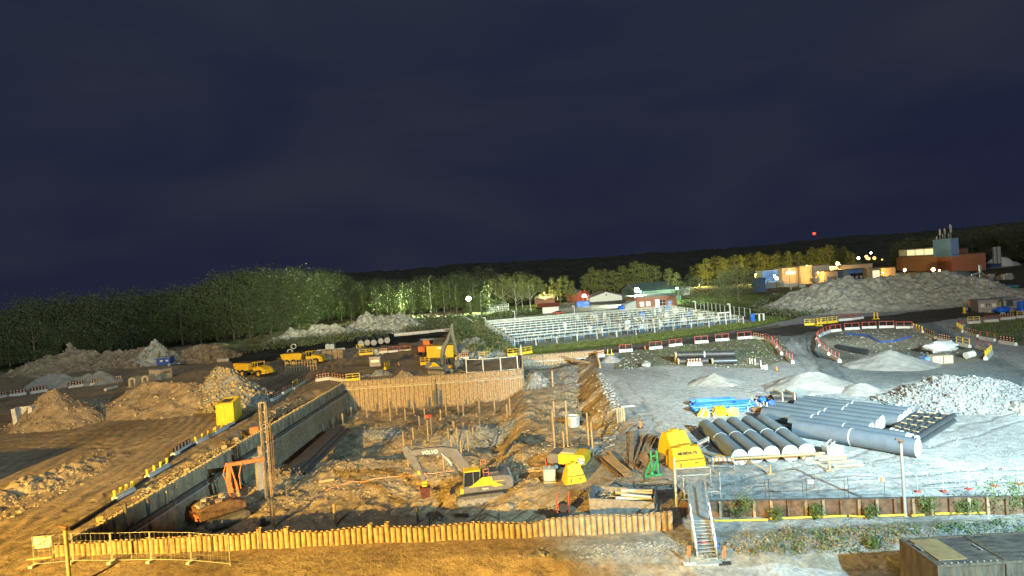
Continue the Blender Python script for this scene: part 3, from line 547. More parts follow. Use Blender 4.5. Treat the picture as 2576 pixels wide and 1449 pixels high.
# front wall of open steel tubes
A_ = at('B1', 585, 1245); B_ = at('B1', 2576, 1170); C_ = at('B2', 1280, 1325); D_ = at('B3', 0, 1280); E_ = at('B3', 1600, 1200)
line = [A_, B_, C_, D_, E_]; seg = [(line[i + 1] - line[i]).length for i in range(4)]; tot = sum(seg)
def along(s):
    for i in range(4):
        if s <= seg[i] or i == 3: return lerp(line[i], line[i + 1], s / seg[i])
        s -= seg[i]
tw = thing('tube_pile_wall', 'long retaining wall of open topped steel tubes along the near edge of the pit', 'pile wall', A_)
stf = MB(); NT = 111
for i in range(NT):
    p = along(tot * i / (NT - 1)) - A_; f = i / (NT - 1); big = i in (38, 43, 58, 61)
    base_h = 1.02 + .07 * math.sin(i * .35) * (f > .3) - (.25 if f < .25 else 0) * (1 - f * 4) + .12 * (f > .8)
    hgt = base_h + random.uniform(-.04, .05) + (.26 if big else 0); r = tot / (NT - 1) * .485
    b = MB() if i < 100 else stf
    b.cyl(p + Vector((random.uniform(-.01, .01), random.uniform(-.04, .04), -1.5)), p + Vector((random.uniform(-.02, .02), 0, hgt)), r * random.uniform(.93, 1.), n=14, inner=(.84, .5))
    if i < 100: b.build('tube', 'tube', tw, smooth=True)
k = stf.build('tube', 'tube', tw, smooth=True); k['kind'] = 'stuff'
b = MB()
for i in range(NT - 1):
    p = along(tot * (i + .5) / (NT - 1)) - A_; b.box(p + Vector((0, .05, -.35)), (.1, .1, 1.9))
b.build('interlock_strip', 'rust', tw)
def corr_wall(name, label, p, q, zt, zb, m, pitch=.8, dep=.22, cat='retaining wall', capm='tube', caps=True, waler=None, wm='steel', wallside=1):
    p = Vector((p[0], p[1], 0)); q = Vector((q[0], q[1], 0)); d = (q - p); Ln = d.length; d.normalize(); nn = Vector((-d.y, d.x, 0)) * wallside
    t = thing(name, label, cat, p); prof = []; s = 0
    while s < Ln:
        for o, h in ((0, 0), (.35, 0), (.5, 1), (.85, 1)): prof.append((min(Ln, s + o * pitch), h * dep))
        s += pitch
    prof.append((Ln, 0)); V = []; n = len(prof); ZN = 6
    for k in range(ZN + 1):
        z = zt + (zb - zt) * k / ZN
        for s, h in prof: V.append(d * s + nn * h + Vector((0, 0, z)))
    Q = [(k * n + i, k * n + i + 1, (k + 1) * n + i + 1, (k + 1) * n + i) for k in range(ZN) for i in range(n - 1)]
    b = MB(); b.add(V, Q); 
    # back face and top strip give it thickness
    b.add([-nn * .06 + Vector((0, 0, zt)), d * Ln - nn * .06 + Vector((0, 0, zt)), d * Ln - nn * .06 + Vector((0, 0, zb)), -nn * .06 + Vector((0, 0, zb))], [(0, 1, 2, 3)])
    b.build('sheet_piling', m, t)
    if caps:
        c = MB(); s = pitch * .3
        while s < Ln: c.cyl(d * s + Vector((0, 0, zt - .5)), d * s + Vector((0, 0, zt + .22 + random.uniform(-.04, .05))), pitch * .2, n=8, inner=(.8, .2)); s += pitch * .5
        k = c.build('tube_head', capm, t, smooth=True); k['kind'] = 'stuff'
    if waler is not None:
        c = MB(); c.beam(nn * (dep + .25) + Vector((0, 0, waler)), d * Ln + nn * (dep + .25) + Vector((0, 0, waler)), .3, .3)
        c.build('waler_beam', wm, t)
        c = MB(); c.beam(nn * (dep + .5) + Vector((0, 0, waler - .28)), d * Ln + nn * (dep + .5) + Vector((0, 0, waler - .28)), .14, .12); c.build('waler_beam', 'galv', t)
        s = 2.5
        while s < Ln - 2:
            c = MB(); c.beam(d * s + nn * .2 + Vector((0, 0, waler + .55)), d * (s - .5) + nn * (dep + .55) + Vector((0, 0, waler - .35)), .14, .14); c.build('bracket', 'tube', t); s += 5.2
    return t
corr_wall('sheet_pile_wall', 'stained sheet pile wall with a long steel beam down the left side of the pit', (-32.75, 39.2), (-30.95, 101.2), .12, -6.2, 'wall', pitch=1.25, dep=.34, waler=-1.25, wallside=-1, capm='wood')
corr_wall('sheet_pile_wall', 'tall ribbed sheet pile wall across the far end of the deep pit', (-31.2, 101.2), (.9, 101.35), .35, -5.6, 'tube', pitch=.8, dep=.2, wallside=-1, waler=-.55, wm='tube')
corr_wall('sheet_pile_wall', 'short return wall joining the two far walls of the pit', (.9, 101.4), (1.1, 118.4), .35, -5, 'tube', pitch=.8, dep=.18, wallside=-1)
corr_wall('sheet_pile_wall', 'ribbed wall at the head of the narrow arm of the pit', (1.1, 118.4), (16.3, 118.6), .4, -4, 'tube', pitch=.8, dep=.18, wallside=-1, waler=-.5, wm='tube')
corr_wall('sheet_pile_wall', 'short wall at the right corner of the narrow arm of the pit', (16.4, 118.6), (14.4, 100.0), .4, -4, 'tube', pitch=.8, dep=.18, wallside=-1)
t = thing('strut_beam', 'diagonal rusty strut across the right corner of the narrow arm', 'strut', (9.5, 118.2, -.5)); b = MB(); b.cyl((0, 0, 0), (5.6, -9.6, -.2), .28, n=10); b.build('beam', 'tube', t, smooth=True)
b = MB(); b.box((0, .1, 0), (.8, .3, .8)); b.box((5.6, -9.6, -.2), (.3, .8, .8)); b.build('bearing_plate', 'rust', t)
for r, a, bb, hgt, lab in (('M2', 1805, 600, 4.6, 'pale vertical pipe fixed to the far wall of the pit'),):
    p = G(r, a, bb); p.y = 100.6; b = MB(); b.cyl((0, 0, 0), (0, 0, hgt), .33, n=12); o = b.build('wall_pipe', 'wood', loc=p, smooth=True); tag(o, lab, 'pipe')
# hoses looping over the far wall
b = MB(); pts = [(-12 + i * .5, 100.3 - .1 * math.sin(i), .2 - 1.2 * abs(math.sin(i * .42))) for i in range(26)]; b.path(pts, .05, 5); tag(b.build('hose', 'galv'), 'pale hose looping along the top of the far pit wall', 'hose')
# ------------------------------------------------------------------ rusty wall on the right
a0 = at('B3', 1700, 1085); a1 = at('B4', 2640, 832); d = (a1 - a0); Ln = d.length; d.normalize(); yw = math.atan2(d.y, d.x)
t = thing('rusty_panel_wall', 'low wall of rusty steel panels with ribs, right of the stair', 'retaining wall', a0, yw)
zt = topz(at('B4', 1000, 870), 'B4', 1000, 697)
b = MB(); b.box((Ln / 2, .12, zt / 2 - .3), (Ln, .04, zt + .6)); b.build('steel_panel', 'rust', t)
b = MB(); b.box((Ln / 2, .12, zt + .03), (Ln, .14, .05)); b.build('top_edge', 'steel', t)
nrib = 21
for i in range(nrib):
    s = (i + .4) * 1.08
    if s < Ln: b = MB(); b.box((s, .04, zt / 2 - .25), (.16, .14, zt + .5)); b.build('rib', 'tube' if i % 3 else 'rust', t)
s = 3.0; i = 0
ylab = ['yellow pipe lying along the wall nearest the stair', 'second yellow pipe from the stair, lying along the wall', 'yellow pipe at the wall just before the tall pole', 'short yellow pipe at the wall right of the tall pole', 'yellow pipe lying at the wall towards the right edge']
for (r, x0, y0_, x1, y1_) in (('B4', 20, 890, 790, 862), ('B4', 815, 862, 975, 870), ('B4', 1100, 862, 1395, 852), ('B4', 1445, 860, 1570, 852), ('B4', 1680, 842, 2330, 822)):
    p, q = at(r, x0, y0_), at(r, x1, y1_); b = MB(); b.cyl((0, 0, .12), q - p + Vector((0, 0, .12)), .07, n=8, inner=(.7, .1)); tag(b.build('yellow_pipe', 'ybar', loc=p, smooth=True), ylab[i], 'pipe'); i += 1
p, q = at('B3', 2040, 1125), at('B3', 2576, 1115); b = MB(); b.cyl((0, 0, .12), q - p + Vector((0, 0, .12)), .07, n=8, inner=(.7, .1)); tag(b.build('yellow_pipe', 'ybar', loc=p, smooth=True), 'yellow pipe running from the stair along the foot of the wall', 'pipe')
# ------------------------------------------------------------------ stair with platform
t = thing('access_stair', 'galvanised access stair with platform leading over the wall', 'stair', at('C4', 660, 1330, -.6))
bs = at('C4', 660, 1330, -.6); x0 = 0
pT = at('C4', 560, 735, 1.35) - bs; pF = at('C4', 510, 330, 1.35) - bs     # platform near and far middles (z 1.35 over site)
pT.z = pF.z = 1.95; wd = .58
b = MB(); n_ = 11
for i in range(n_):
    f = (i + .5) / n_; c = Vector((0, 0, .15)).lerp(pT, f); 
    m_ = MB(); m_.box(c, (wd * 2, .25, .04)); m_.build('tread', 'galv', t)
for sx in (-1, 1):
    o = Vector((sx * wd, 0, 0)); b = MB(); b.beam(o + Vector((0, 0, .05)), pT + o, .05, .2); b.build('stringer', 'galv', t)
    b = MB()
    for hh in (.55, 1.05): b.beam(o + Vector((0, 0, hh)), pT + o + Vector((0, 0, hh)), .075)
    for f in (0, .33, .66, 1.): c = Vector((0, 0, 0)).lerp(pT, f) + o; b.beam(c, c + Vector((0, 0, 1.05)), .065)
    b.build('handrail', 'galv', t)
    b = MB()
    for hh in (.55, 1.05): b.beam(pT + o + Vector((0, 0, hh)), pF + o + Vector((0, 0, hh)), .075)
    for f in (0, .25, .5, .75, 1.): c = pT.lerp(pF, f) + o; b.beam(c, c + Vector((0, 0, 1.05)), .065)
    b.build('guard_rail', 'galv', t)
b = MB(); mid = (pT + pF) / 2; dl = (pF - pT).length; b.box(mid, (wd * 2 + .1, dl, .06), rz=math.atan2(pF.y - pT.y, pF.x - pT.x) - math.pi / 2); b.build('platform_deck', 'galv', t)
# far landing, wider cage
b = MB(); b.box(pF + Vector((.35, .9, -.02)), (2.5, 1.9, .06)); b.build('platform_deck', 'galv', t)
b = MB(); cc = pF + Vector((.35, .9, 0)); q4 = [cc + Vector((sx * 1.25, sy * .95, 0)) for sx, sy in ((-1, -1), (-1, 1), (1, 1), (1, -1))]
for hh in (.55, 1.05):
    for i in range(3): b.beam(q4[i] + Vector((0, 0, hh)), q4[i + 1] + Vector((0, 0, hh)), .075)
for i in range(4): b.beam(q4[i] + Vector((0, 0, -1.5)), q4[i] + Vector((0, 0, 1.3 if i % 2 else 1.05)), .05)
b.beam(q4[0] + Vector((0, 0, 0)), q4[1] + Vector((0, 0, 1)), .03); b.build('guard_rail', 'galv', t)
b = MB(); b.beam(pT + Vector((-wd, 0, 0)), pT + Vector((-wd, 0, -2)), .06); b.beam(pT + Vector((wd, 0, 0)), pT + Vector((wd, 0, -2)), .06); b.beam(pF + Vector((-wd, 0, 0)), pF + Vector((-wd, 0, -2)), .06); b.build('support_leg', 'galv', t)
b = MB(); b.box((0, -.2, .08), (wd * 2 + .3, .5, .1)); b.build('bottom_step', 'galv', t)
b = MB(); b.beam((-wd, .4, .9), (wd, 1.0, 1.6), .03); b.beam((-wd, .5, .95), (wd, .6, .9), .03); b.box((.02, .5, .95), (.22, .02, .18)); o = b.build('barrier_tape', 'red', t); o['label'] = 'red and white tape across the stair'
b = MB(); b.beam((.85, 1.2, 1.35), (.75, .2, .7), .07); b.cyl((.8, .7, .7), (.82, .75, 1.1), .09, n=8); b.build('blue_hose', 'blueplas', t)
for r, a, bb, lab in (('C4', 405, 1370, 'orange net barrier post on a grey foot left of the stair'), ('C4', 905, 1370, 'orange net barrier post on a dark foot right of the stair')):
    p = G(r, a, bb); tt = thing('barrier_post', lab, 'post', p); b = MB(); b.box((0, 0, .06), (.7, .25, .1)); b.build('foot', 'conc' if 'left' in lab else 'rubber', tt)
    b = MB(); b.cyl((0, 0, 0), (0, 0, 1.15), .025, n=6); b.build('pole', 'steel', tt); b = MB(); b.box((0, 0, .75), (.16, .02, .7), ry=.1); b.build('net', 'orange', tt)
# ------------------------------------------------------------------ tall poles
def pole(lab, r, a, bt, top, rad, m='galv', cat='pole', zb=None, head=True, name='pole'):
    p = at(r, a, bt); z = topz(p, *top); t = thing(name, lab, cat, p); tp = atY(*top, p.y)
    b = MB(); b.cyl((0, 0, -1), (tp.x - p.x, 0, z), rad, rad * .85, n=10); b.build('shaft', m, t, smooth=True)
    if head: b = MB(); b.cyl((tp.x - p.x, 0, z), (tp.x - p.x, 0, z + .12), rad * 1.3, n=8); b.box((tp.x - p.x - .1, 0, z + .2), (.5, .12, .12), ry=.3); b.build('bracket', 'rust', t)
    return t
pole('tall steel pole right of the middle of the rusty wall, a bracket at its top', 'B4', 1385, 850, ('B4', 1335, 110), .10)
pole('tall steel pole at the corner left of the stair platform', 'B3', 1660, 1010, ('B3', 1628, 480), .095, head=False)
pole('tall pole at the lower left with a clamp and cable reels on top', 'B1', 705, 1560, ('B1', 655, 985), .12, 'tube')
b = MB(); P0 = at('B1', 705, 1560); tz = topz(P0, 'B1', 655, 985)
for e_, lab in ((G('B1', 300, 1200), 'a'), (G('B1', 60, 1420), 'b')): b.path([(P0.x, P0.y, tz), tuple((Vector((P0.x, P0.y, tz)) + e_ + Vector((0, 0, 1.6))) / 2 - Vector((0, 0, .5))), (e_.x, e_.y, 1.2)], .018, 4)
tag(b.build('cable', 'rubber'), 'black cables sagging to the left from the lower left pole', 'cable')
# ------------------------------------------------------------------ steel piles standing in the pit
def pile(r, a, t_, b_, w=16, lab=None, grp=None, m='wood', dark=0, lean=0):
    p = G(r, a, b_); z = topz(p, r, a, t_); rad = w / 2 / Z3 / 1.49 * p.y / F
    tt = thing('steel_pile', lab, 'pile', p, group=grp); tx = atY(r, a - (b_ - t_) * 0, t_, p.y).x - p.x
    b = MB(); b.cyl((0, 0, -.6), (0, 0, z - p.z), rad, n=10, inner=(.8, .2)); b.build('tube', m, tt, smooth=True)
    if dark: b = MB(); b.cyl((0, 0, z - p.z), (0, 0, z - p.z + dark), rad * 1.02, n=10); b.build('sleeve', 'steel', tt, smooth=True)
    return tt
for a, t_, b_ in ((960, 610, 700), (875, 672, 770), (1118, 570, 705), (1270, 550, 690), (1355, 590, 750), (1420, 545, 685), (1505, 622, 735), (1590, 510, 672), (1700, 615, 725), (1757, 510, 662), (1645, 700, 785), (1915, 530, 690), (1860, 635, 720), (2040, 535, 705), (2090, 560, 690), (2250, 540, 670), (2405, 475, 665), (2530, 580, 720), (2560, 450, 690), (778, 725, 815), (675, 765, 850), (2390, 655, 690), (2220, 670, 700)):
    pile('M2', a, t_, b_, 17, 'upright steel pile in front of the ribbed far wall of the pit', 'piles along the far wall', 'tube')
for a, t_, b_ in ((945, 808, 835), (1095, 800, 840), (1207, 785, 808), (2250, 735, 785), (2510, 725, 775)): pile('M2', a, t_, b_, 16, 'short pile stub standing in the dark trench', 'pile stubs in the trench', 'tube')
for a, t_, b_ in ((1735, 738, 945), (1495, 850, 1090), (1590, 815, 1005), (1570, 940, 1035), (1533, 1000, 1210), (1980, 745, 800), (1998, 750, 865), (1940, 815, 965), (2092, 775, 910), (2032, 810, 1010), (2187, 810, 950), (2140, 870, 1060), (1972, 890, 1070), (2070, 940, 1120), (1705, 950, 985), (1660, 1005, 1035)):
    pile('M2', a, t_, b_, 17, 'upright steel pile on the gravel in the middle of the pit, behind the near excavator', 'piles in the middle of the pit', 'tube')
pile('M2', 1893, 1000, 1250, 17, 'pile seen under the boom of the near excavator', None, 'tube')
q = pile('M2', 1772, 712, 885, 18, 'pile with a red top in the middle of the pit', None, 'tube'); b = MB(); zz = topz(q.location, 'M2', 1772, 712) - q.location.z; b.cyl((0, 0, zz), (0, 0, zz + .5), .17, n=8); b.box((-.5, 0, zz + .2), (.5, .2, .5)); b.build('red_cap', 'red', q)
for a, t_, b_, lab in ((412, 245, 400, 'lone pile in the far arm of the pit'), (430, 630, 1015, 'tall pile behind the grey end of the compressor'), (426, 545, 700, 'upper thin pile directly behind the tall pile over the compressor'), (545, 540, 660, 'thin pile right of the two in line over the compressor'), (563, 680, 1010, 'tall pale pile left of the white bucket shaped tank'), (525, 850, 1022, 'short pile between two tall ones behind the compressor'), (775, 665, 1000, 'tall pile at the right, left one of the leaning pair'), (818, 755, 1110, 'tallest pile at the right, right one of the pair')):
    pile('M3', a, t_, b_, 21, lab, None, 'tube')
for r, a, t_, b_, w, dk, lab in (('B1', 1280, 820, 1010, 34, .9, 'pale pile with a dark sleeve in the left corner of the pit'), ('B1', 1510, 860, 985, 32, 1.6, 'half dark pile in the left part of the pit'), ('B1', 1695, 590, 880, 24, 0, 'slender pile by the left wall beam'), ('B2', 175, 870, 1190, 32, 0, 'lit pile right below the mast of the drilling rig'), ('B2', 800, 935, 1170, 34, 0, 'pile with a pale head close behind the tube wall'), ('B2', 1630, 965, 1140, 26, 0, 'dark pile behind the tube wall, below the excavator arm'), ('B2', 1752, 1020, 1150, 24, 0, 'short dark pile right of the one below the excavator arm'), ('B2', 2447, 1000, 1110, 22, 0, 'short dark pile behind the tube wall below the tracks')):
    p = G(r, a, b_); tt = pile(r, a, t_, b_, w, lab, None, 'steel' if 'dark' in lab and 'sleeve' not in lab else 'tube', dk)
    if '800' == str(a): pass
for a, bb, c, d_ in ((1775, 1050, 1850, 1130), (1820, 1045, 1900, 1130), (2010, 1065, 2160, 1105)):
    p, q = G('B2', a, bb), G('B2', c, d_); b = MB(); b.cyl((0, 0, .15), q - p + Vector((0, 0, .4)), .14, n=8); tag(b.build('steel_tube', 'steel', loc=p, smooth=True), 'dark tube lying on the pit floor behind the tube wall', 'tube', 'dark tubes behind the tube wall')
# ------------------------------------------------------------------ pipes lying in the pit and yard
def lying(r1, a1, b1, r2, a2, b2, rad, m, name, lab, cat, grp=None, inner=None, lift=0, n=12, z=None):
    p, q = G(r1, a1, b1), G(r2, a2, b2); b = MB(); b.cyl((0, 0, rad + lift), q - p + Vector((0, 0, rad + lift)), rad, n=n, inner=inner); return tag(b.build(name, m, loc=p, smooth=True), lab, cat, grp)
pa, pb = G('M2', 380, 1290), G('M2', 850, 935); dv = (pb - pa); dv.z = 0; sd = Vector((dv.y, -dv.x, 0)).normalized()
ii = 0
for lay, cnt in ((0, 13), (1, 9), (2, 5)):
    for i in range(cnt):
        o = sd * ((i - cnt / 2 + .5) * .27) + Vector((0, 0, .15 + lay * .23)); j = dv.normalized() * random.uniform(-.5, .5); b = MB(); b.cyl(o + j, o + dv + j, .125, n=8, inner=(.82, .4)); zz = pa + Vector((0, 0, 0))
        tag(b.build('steel_tube', 'steel', loc=zz, smooth=True), 'dark steel tube in the long bundle lying on the pit floor left of the middle', 'tube', 'bundle of tubes on the pit floor'); ii += 1
lying('B2', 635, 735, 'B2', 790, 710, .16, 'tube', 'steel_tube', 'lone short tube on the pit floor below the bundle', 'tube')
for k, (a1, b1, a2, b2, m) in enumerate(((860, 475, 1080, 680, 'rust'), (925, 482, 1140, 668, 'tube'), (950, 480, 1165, 668, 'tube'), (975, 478, 1190, 664, 'tube'), (995, 472, 1212, 655, 'wood'), (985, 430, 1060, 515, 'wood'))):
    lying('B3', a1, b1, 'B3', a2, b2, .13, m, 'steel_tube', ['rusty tube apart at the left of the fan of tubes on the gravel', None, None, None, None, 'short tube behind the fan of tubes on the gravel'][k] or 'tube in the close fan of four tubes on the gravel right of the compressor', 'tube', 'tubes right of the compressor' if k in (1, 2, 3, 4) else None, inner=(.8, .3))
for k, (a1, b1, a2, b2) in enumerate(((1190, 600, 1205, 230), (1210, 605, 1222, 225), (1214, 605, 1335, 258), (1245, 600, 1395, 258), (1258, 605, 1415, 258), (1275, 605, 1432, 258), (1285, 600, 1470, 270))):
    p, q = G('B3', a1, b1), G('B3', a2, b2); b = MB(); dd = q - p; w_ = Vector((-dd.y, dd.x, 0)).normalized() * .1
    b.beam((0, 0, .06), dd + Vector((0, 0, .06)), .2, .02); b.beam((0, 0, .28), dd + Vector((0, 0, .28)), .2, .02); b.beam((0, 0, .17), dd + Vector((0, 0, .17)), .02, .2)
    tag(b.build('steel_beam', 'tube', loc=p), ['left of the two beams pointing straight away from the pit, beside the yellow buckets', 'right of the two beams pointing straight away from the pit', 'thin beam lying alone between the two groups of steel beams'][k] if k < 3 else 'steel beam in the slanting group left of the yellow buckets', 'beam', 'slanting steel beams' if k > 2 else None)
# five big coated pipes
dia = 1.40
far = [('C7', 450, 712), ('C7', 730, 690), ('C7', 1000, 652), ('C7', 1310, 630), ('C7', 1600, 605)]; near = [('M3', 2285, 1030), ('M3', 2448, 1008), ('M3', 2606, 996), ('M4', 222, 988), ('M4', 385, 975)]
for i in range(5):
    p = at(*near[i], dia); q = at(*far[i], dia); dd = q - p; dd.z = 0; m_ = dd * .5; t = thing('big_pipe', ['left end pipe', 'second pipe from the left', 'middle pipe', 'second pipe from the right', 'right end pipe'][i] + ' of the five grey pipes side by side behind the trestle', 'pipe', Vector((p.x, p.y, 0)), group='five grey pipes side by side')
    c = Vector((0, 0, dia / 2)); b = MB(); b.cyl(c, c + dd, dia / 2, n=32); b.build('pipe_body', 'grayp', t, smooth=True)
    u_ = dd.normalized(); b = MB(); b.cyl(c - u_ * .03, c - u_ * .0, dia / 2 * .98, n=32); b.build('end_cap', 'cap', t, smooth=True)
    b = MB(); b.cyl(c + m_ - u_ * .04, c + m_ + u_ * .04, dia / 2 + .02, n=32); b.build('joint_ring', 'cap', t, smooth=True)
# long pipes
LP = [('front pipe of the long row, its cap beside the tall pole', (1500, 925), (840, 822), 1.55), ('second long pipe from the front, mostly hidden', (1400, 865), (770, 770), 1.4), ('third long pipe from the front', (1035, 765), (455, 682), 1.35), ('fourth long pipe from the front', (1105, 728), (520, 650), 1.35), ('fifth long pipe, its round cap fully visible', (1143, 692), (585, 618), 1.35), ('sixth long pipe from the front', (1330, 682), (770, 602), 1.35), ('seventh long pipe from the front', (1376, 645), (808, 573), 1.35), ('rearmost pipe of the long row', (1415, 612), (858, 548), 1.35)]
for lab, a, m_, dd_ in LP:
    p = at('M4', *a, dd_); q = at('M4', *m_, dd_); dd = (q - p) * 2; dd.z = 0; t = thing('long_pipe', lab, 'pipe', Vector((p.x, p.y, 0)), group='row of long grey pipes'); c = Vector((0, 0, dd_ / 2)); u_ = dd.normalized()
    b = MB(); nseg = 1; b.cyl(c, c + dd, dd_ / 2, n=32); b.build('pipe_body', 'longp' if dd_ < 1.5 else 'ribp', t, smooth=True)
    b = MB(); b.cyl(c - u_ * .05, c, dd_ / 2 * .98, n=32); b.build('end_cap', 'cap', t, smooth=True)
    b = MB(); b.cyl(c + dd / 2 - u_ * .05, c + dd / 2 + u_ * .05, dd_ / 2 + .02, n=32); b.build('joint_ring', 'cap', t, smooth=True)
# bundle of slim black pipes with battens
nl, nr_, fr_, fl = [at('M4', *c, 1.0) for c in ((1250, 815), (1500, 890), (1870, 668), (1500, 650))]
t = thing('black_pipe_bundle', 'bundle of slim black pipes held by rows of pale battens, beside the crushed rock heap', 'pipe bundle', Vector((nl.x, nl.y, 0)))
o_ = Vector((nl.x, nl.y, 0)); nP = 6
for lay in (0, 1):
    for i in range(nP):
        f = i / (nP - 1); a = nl.lerp(nr_, f) - o_; bq = fl.lerp(fr_, f) - o_; z_ = .28 + lay * .52; a.z = bq.z = z_
        b = MB(); b.cyl(a, bq, .22, n=14); b.build('pipe', 'black', t, smooth=True)
        dv = (bq - a).normalized(); b = MB(); b.cyl(a - dv * .06, a, .21, n=12); b.build('end_cap', 'cap', t, smooth=True); b = MB(); b.cyl(bq, bq + dv * .06, .21, n=12); b.build('end_cap', 'cap', t, smooth=True)
for j in range(5):
    for k in range(3):
        f = .08 + j * .21; a0_ = nl.lerp(fl, f).lerp(nr_.lerp(fr_, f), .04 + k * .35) - o_; a1_ = nl.lerp(fl, f).lerp(nr_.lerp(fr_, f), .24 + k * .35) - o_; a0_.z = a1_.z = 1.06
        b = MB(); b.beam(a0_, a1_, .12, .06); b.build('batten', 'wood', t)
b = MB(); b.cyl((0, 0, .3), at('M4', 1545, 930, .3) - at('M4', 1850, 735, .3) + Vector((0, 0, .3)), .1, n=8); tag(b.build('steel_tube', 'tube', loc=at('M4', 1850, 740)), 'pale tube lying along the right side of the black pipe bundle', 'tube')
# far stack of black pipes
for lab, r1, a1, b1, a2, b2, zc, dd_ in (('lower left black pipe of the far stack, half behind the dotted barrier', 'T3', 1672, 985, 1980, 980, .55, 1.1), ('lower right black pipe of the far stack with an orange open end', 'T3', 2010, 985, 2260, 978, .55, 1.1), ('black pipe at the back of the far stack', 'T3', 1640, 965, 2255, 958, .55, 1.1), ('top black pipe of the far stack with a white joint', 'T3', 1650, 975, 2245, 965, 1.5, 1.1)):
    p, q = at(r1, a1, b1), at(r1, a2, b2); t = thing('black_pipe', lab, 'pipe', p, group='far stack of black pipes'); c = Vector((0, 0, zc)); dd = q - p; b = MB(); b.cyl(c + dd, c, dd_ / 2, n=24, inner=(.86, .6)); b.build('pipe_body', 'black', t, smooth=True)
    u_ = dd.normalized(); b = MB(); b.cyl(c - u_ * .02, c + u_ * .25, dd_ / 2 + .01, n=24, caps=False); b.build('end_rim', 'wood', t, smooth=True)
    if 'top' in lab: b = MB(); b.cyl(c + dd * .5 - u_ * .12, c + dd * .5 + u_ * .12, dd_ / 2 + .02, n=24); b.build('joint_ring', 'cap', t, smooth=True)
# trestle, planks
p, q = at('M3', 2200, 1130, .9), at('M4', 565, 1075, .9); t = thing('trestle', 'long timber trestle rail standing in front of the five grey pipes', 'trestle', Vector((p.x, p.y, 0))); dd = q - p; dd.z = 0
b = MB(); b.beam((0, 0, .95), dd + Vector((0, 0, .95)), .22, .14); b.beam(dd * .05 + Vector((0, .3, .75)), dd * .97 + Vector((0, .3, .75)), .1, .1); b.build('rail', 'wood', t)
for f in (.22, .83):
    c = dd * f; b = MB(); b.beam(c + Vector((0, .9, .05)), c + Vector((0, 0, .85)), .08); b.beam(c + Vector((-.5, -.3, .85)), c + Vector((.9, -1.4, .2)), .07); b.beam(c + Vector((.9, -1.4, 0)), c + Vector((.9, -1.4, .75)), .12); b.box(c + Vector((.9, -1.4, .04)), (.6, .3, .08)); b.build('leg', 'wood', t)
for k, (a1, b1, a2, b2) in enumerate(((470, 1115, 795, 1115), (510, 1160, 790, 1140), (595, 1185, 885, 1165), (660, 1225, 965, 1205))): lying('M4', a1, b1, 'M4', a2, b2, .10, 'wood', 'timber', ['topmost', 'second', 'third', 'lowest'][k] + ' of the four timbers lying beside the trestle', 'timber', n=4)
t = thing('pale_bucket', 'pale grey digger bucket lying between the trestle and the timbers', 'bucket', at('M4', 650, 1090)); b = MB(); b.prism([(-.6, 0), (.6, .05), (.75, .7), (.2, 1.0), (-.7, .8)], -.45, .45); b.build('shell', 'galv', t); b = MB(); b.beam((-.3, -.3, .95), (.1, -.3, 1.25), .08); b.beam((-.3, .3, .95), (.1, .3, 1.25), .08); b.build('hook', 'galv', t)
# striped road work barriers
for r, a1, b1, a2, b2, bt, lab in (('M3', 1875, 1075, 1985, 1020, 55, 'tilted orange and white barrier board at the left of the five pipes'), ('M3', 2025, 1235, 2240, 1240, 60, 'orange and white barrier board in front of the trestle')):
    p, q = at(r, a1, b1), at(r, a2, b2); t = thing('barrier_board', lab, 'barrier', p); dd = q - p; b = MB()
    for c in (Vector(), dd): b.beam(c, c + Vector((0, 0, 1.05)), .05); b.beam(c + Vector((0, -.3, .03)), c + Vector((0, .3, .03)), .06)
    b.beam((0, 0, 1.05), dd + Vector((0, 0, 1.05)), .05); b.beam((0, 0, .3), dd + Vector((0, 0, .3)), .04); b.build('frame', 'galv', t)
    b = MB(); b.beam((0, 0, .82), dd + Vector((0, 0, .82)), .02, .24); b.build('board', 'white', t)
    for i in range(5): b = MB(); b.beam(dd * (i * .2 + .04) + Vector((0, -.02, .82)), dd * (i * .2 + .13) + Vector((0, -.02, .82)), .02, .22); b.build('stripe', 'orange', t)
lying('M3', 1930, 1080, 'M3', 2185, 1145, .16, 'galv', 'steel_beam', 'pale steel profile leaning in front of the first big pipe', 'beam')
for k, (a1, b1, a2, b2) in enumerate(((1820, 1040, 2060, 1130), (1840, 1080, 1990, 1160), (1880, 1065, 2110, 1140))): lying('M3', a1, b1, 'M3', a2, b2, .13, 'wood', 'log', ['rear', 'front', 'middle'][k] + ' one of the three logs behind the yellow bucket with dark writing', 'log')

# unseen block added behind the view; its corner cuts off the white floodlight at the lower left
t = thing('unseen_light_block', 'pale unseen block added behind the viewpoint to cut off the white floodlight', 'building', (3.5, -15, 0)); b = MB(); b.box((13.2, 7.2, 11.95), (26.4, 14.4, 23.9)); b.build('wall', 'conc', t)
for i in range(4):
    for j in range(4): b = MB(); b.box((3.5 + i * 6, 14.45, 3 + j * 6), (3, .08, 1.8)); b.build('window', 'glass', t)
b = MB(); b.box((13.2, 7.2, 24.1), (26.5, 14.5, .4)); b.build('roof', 'roof', t)
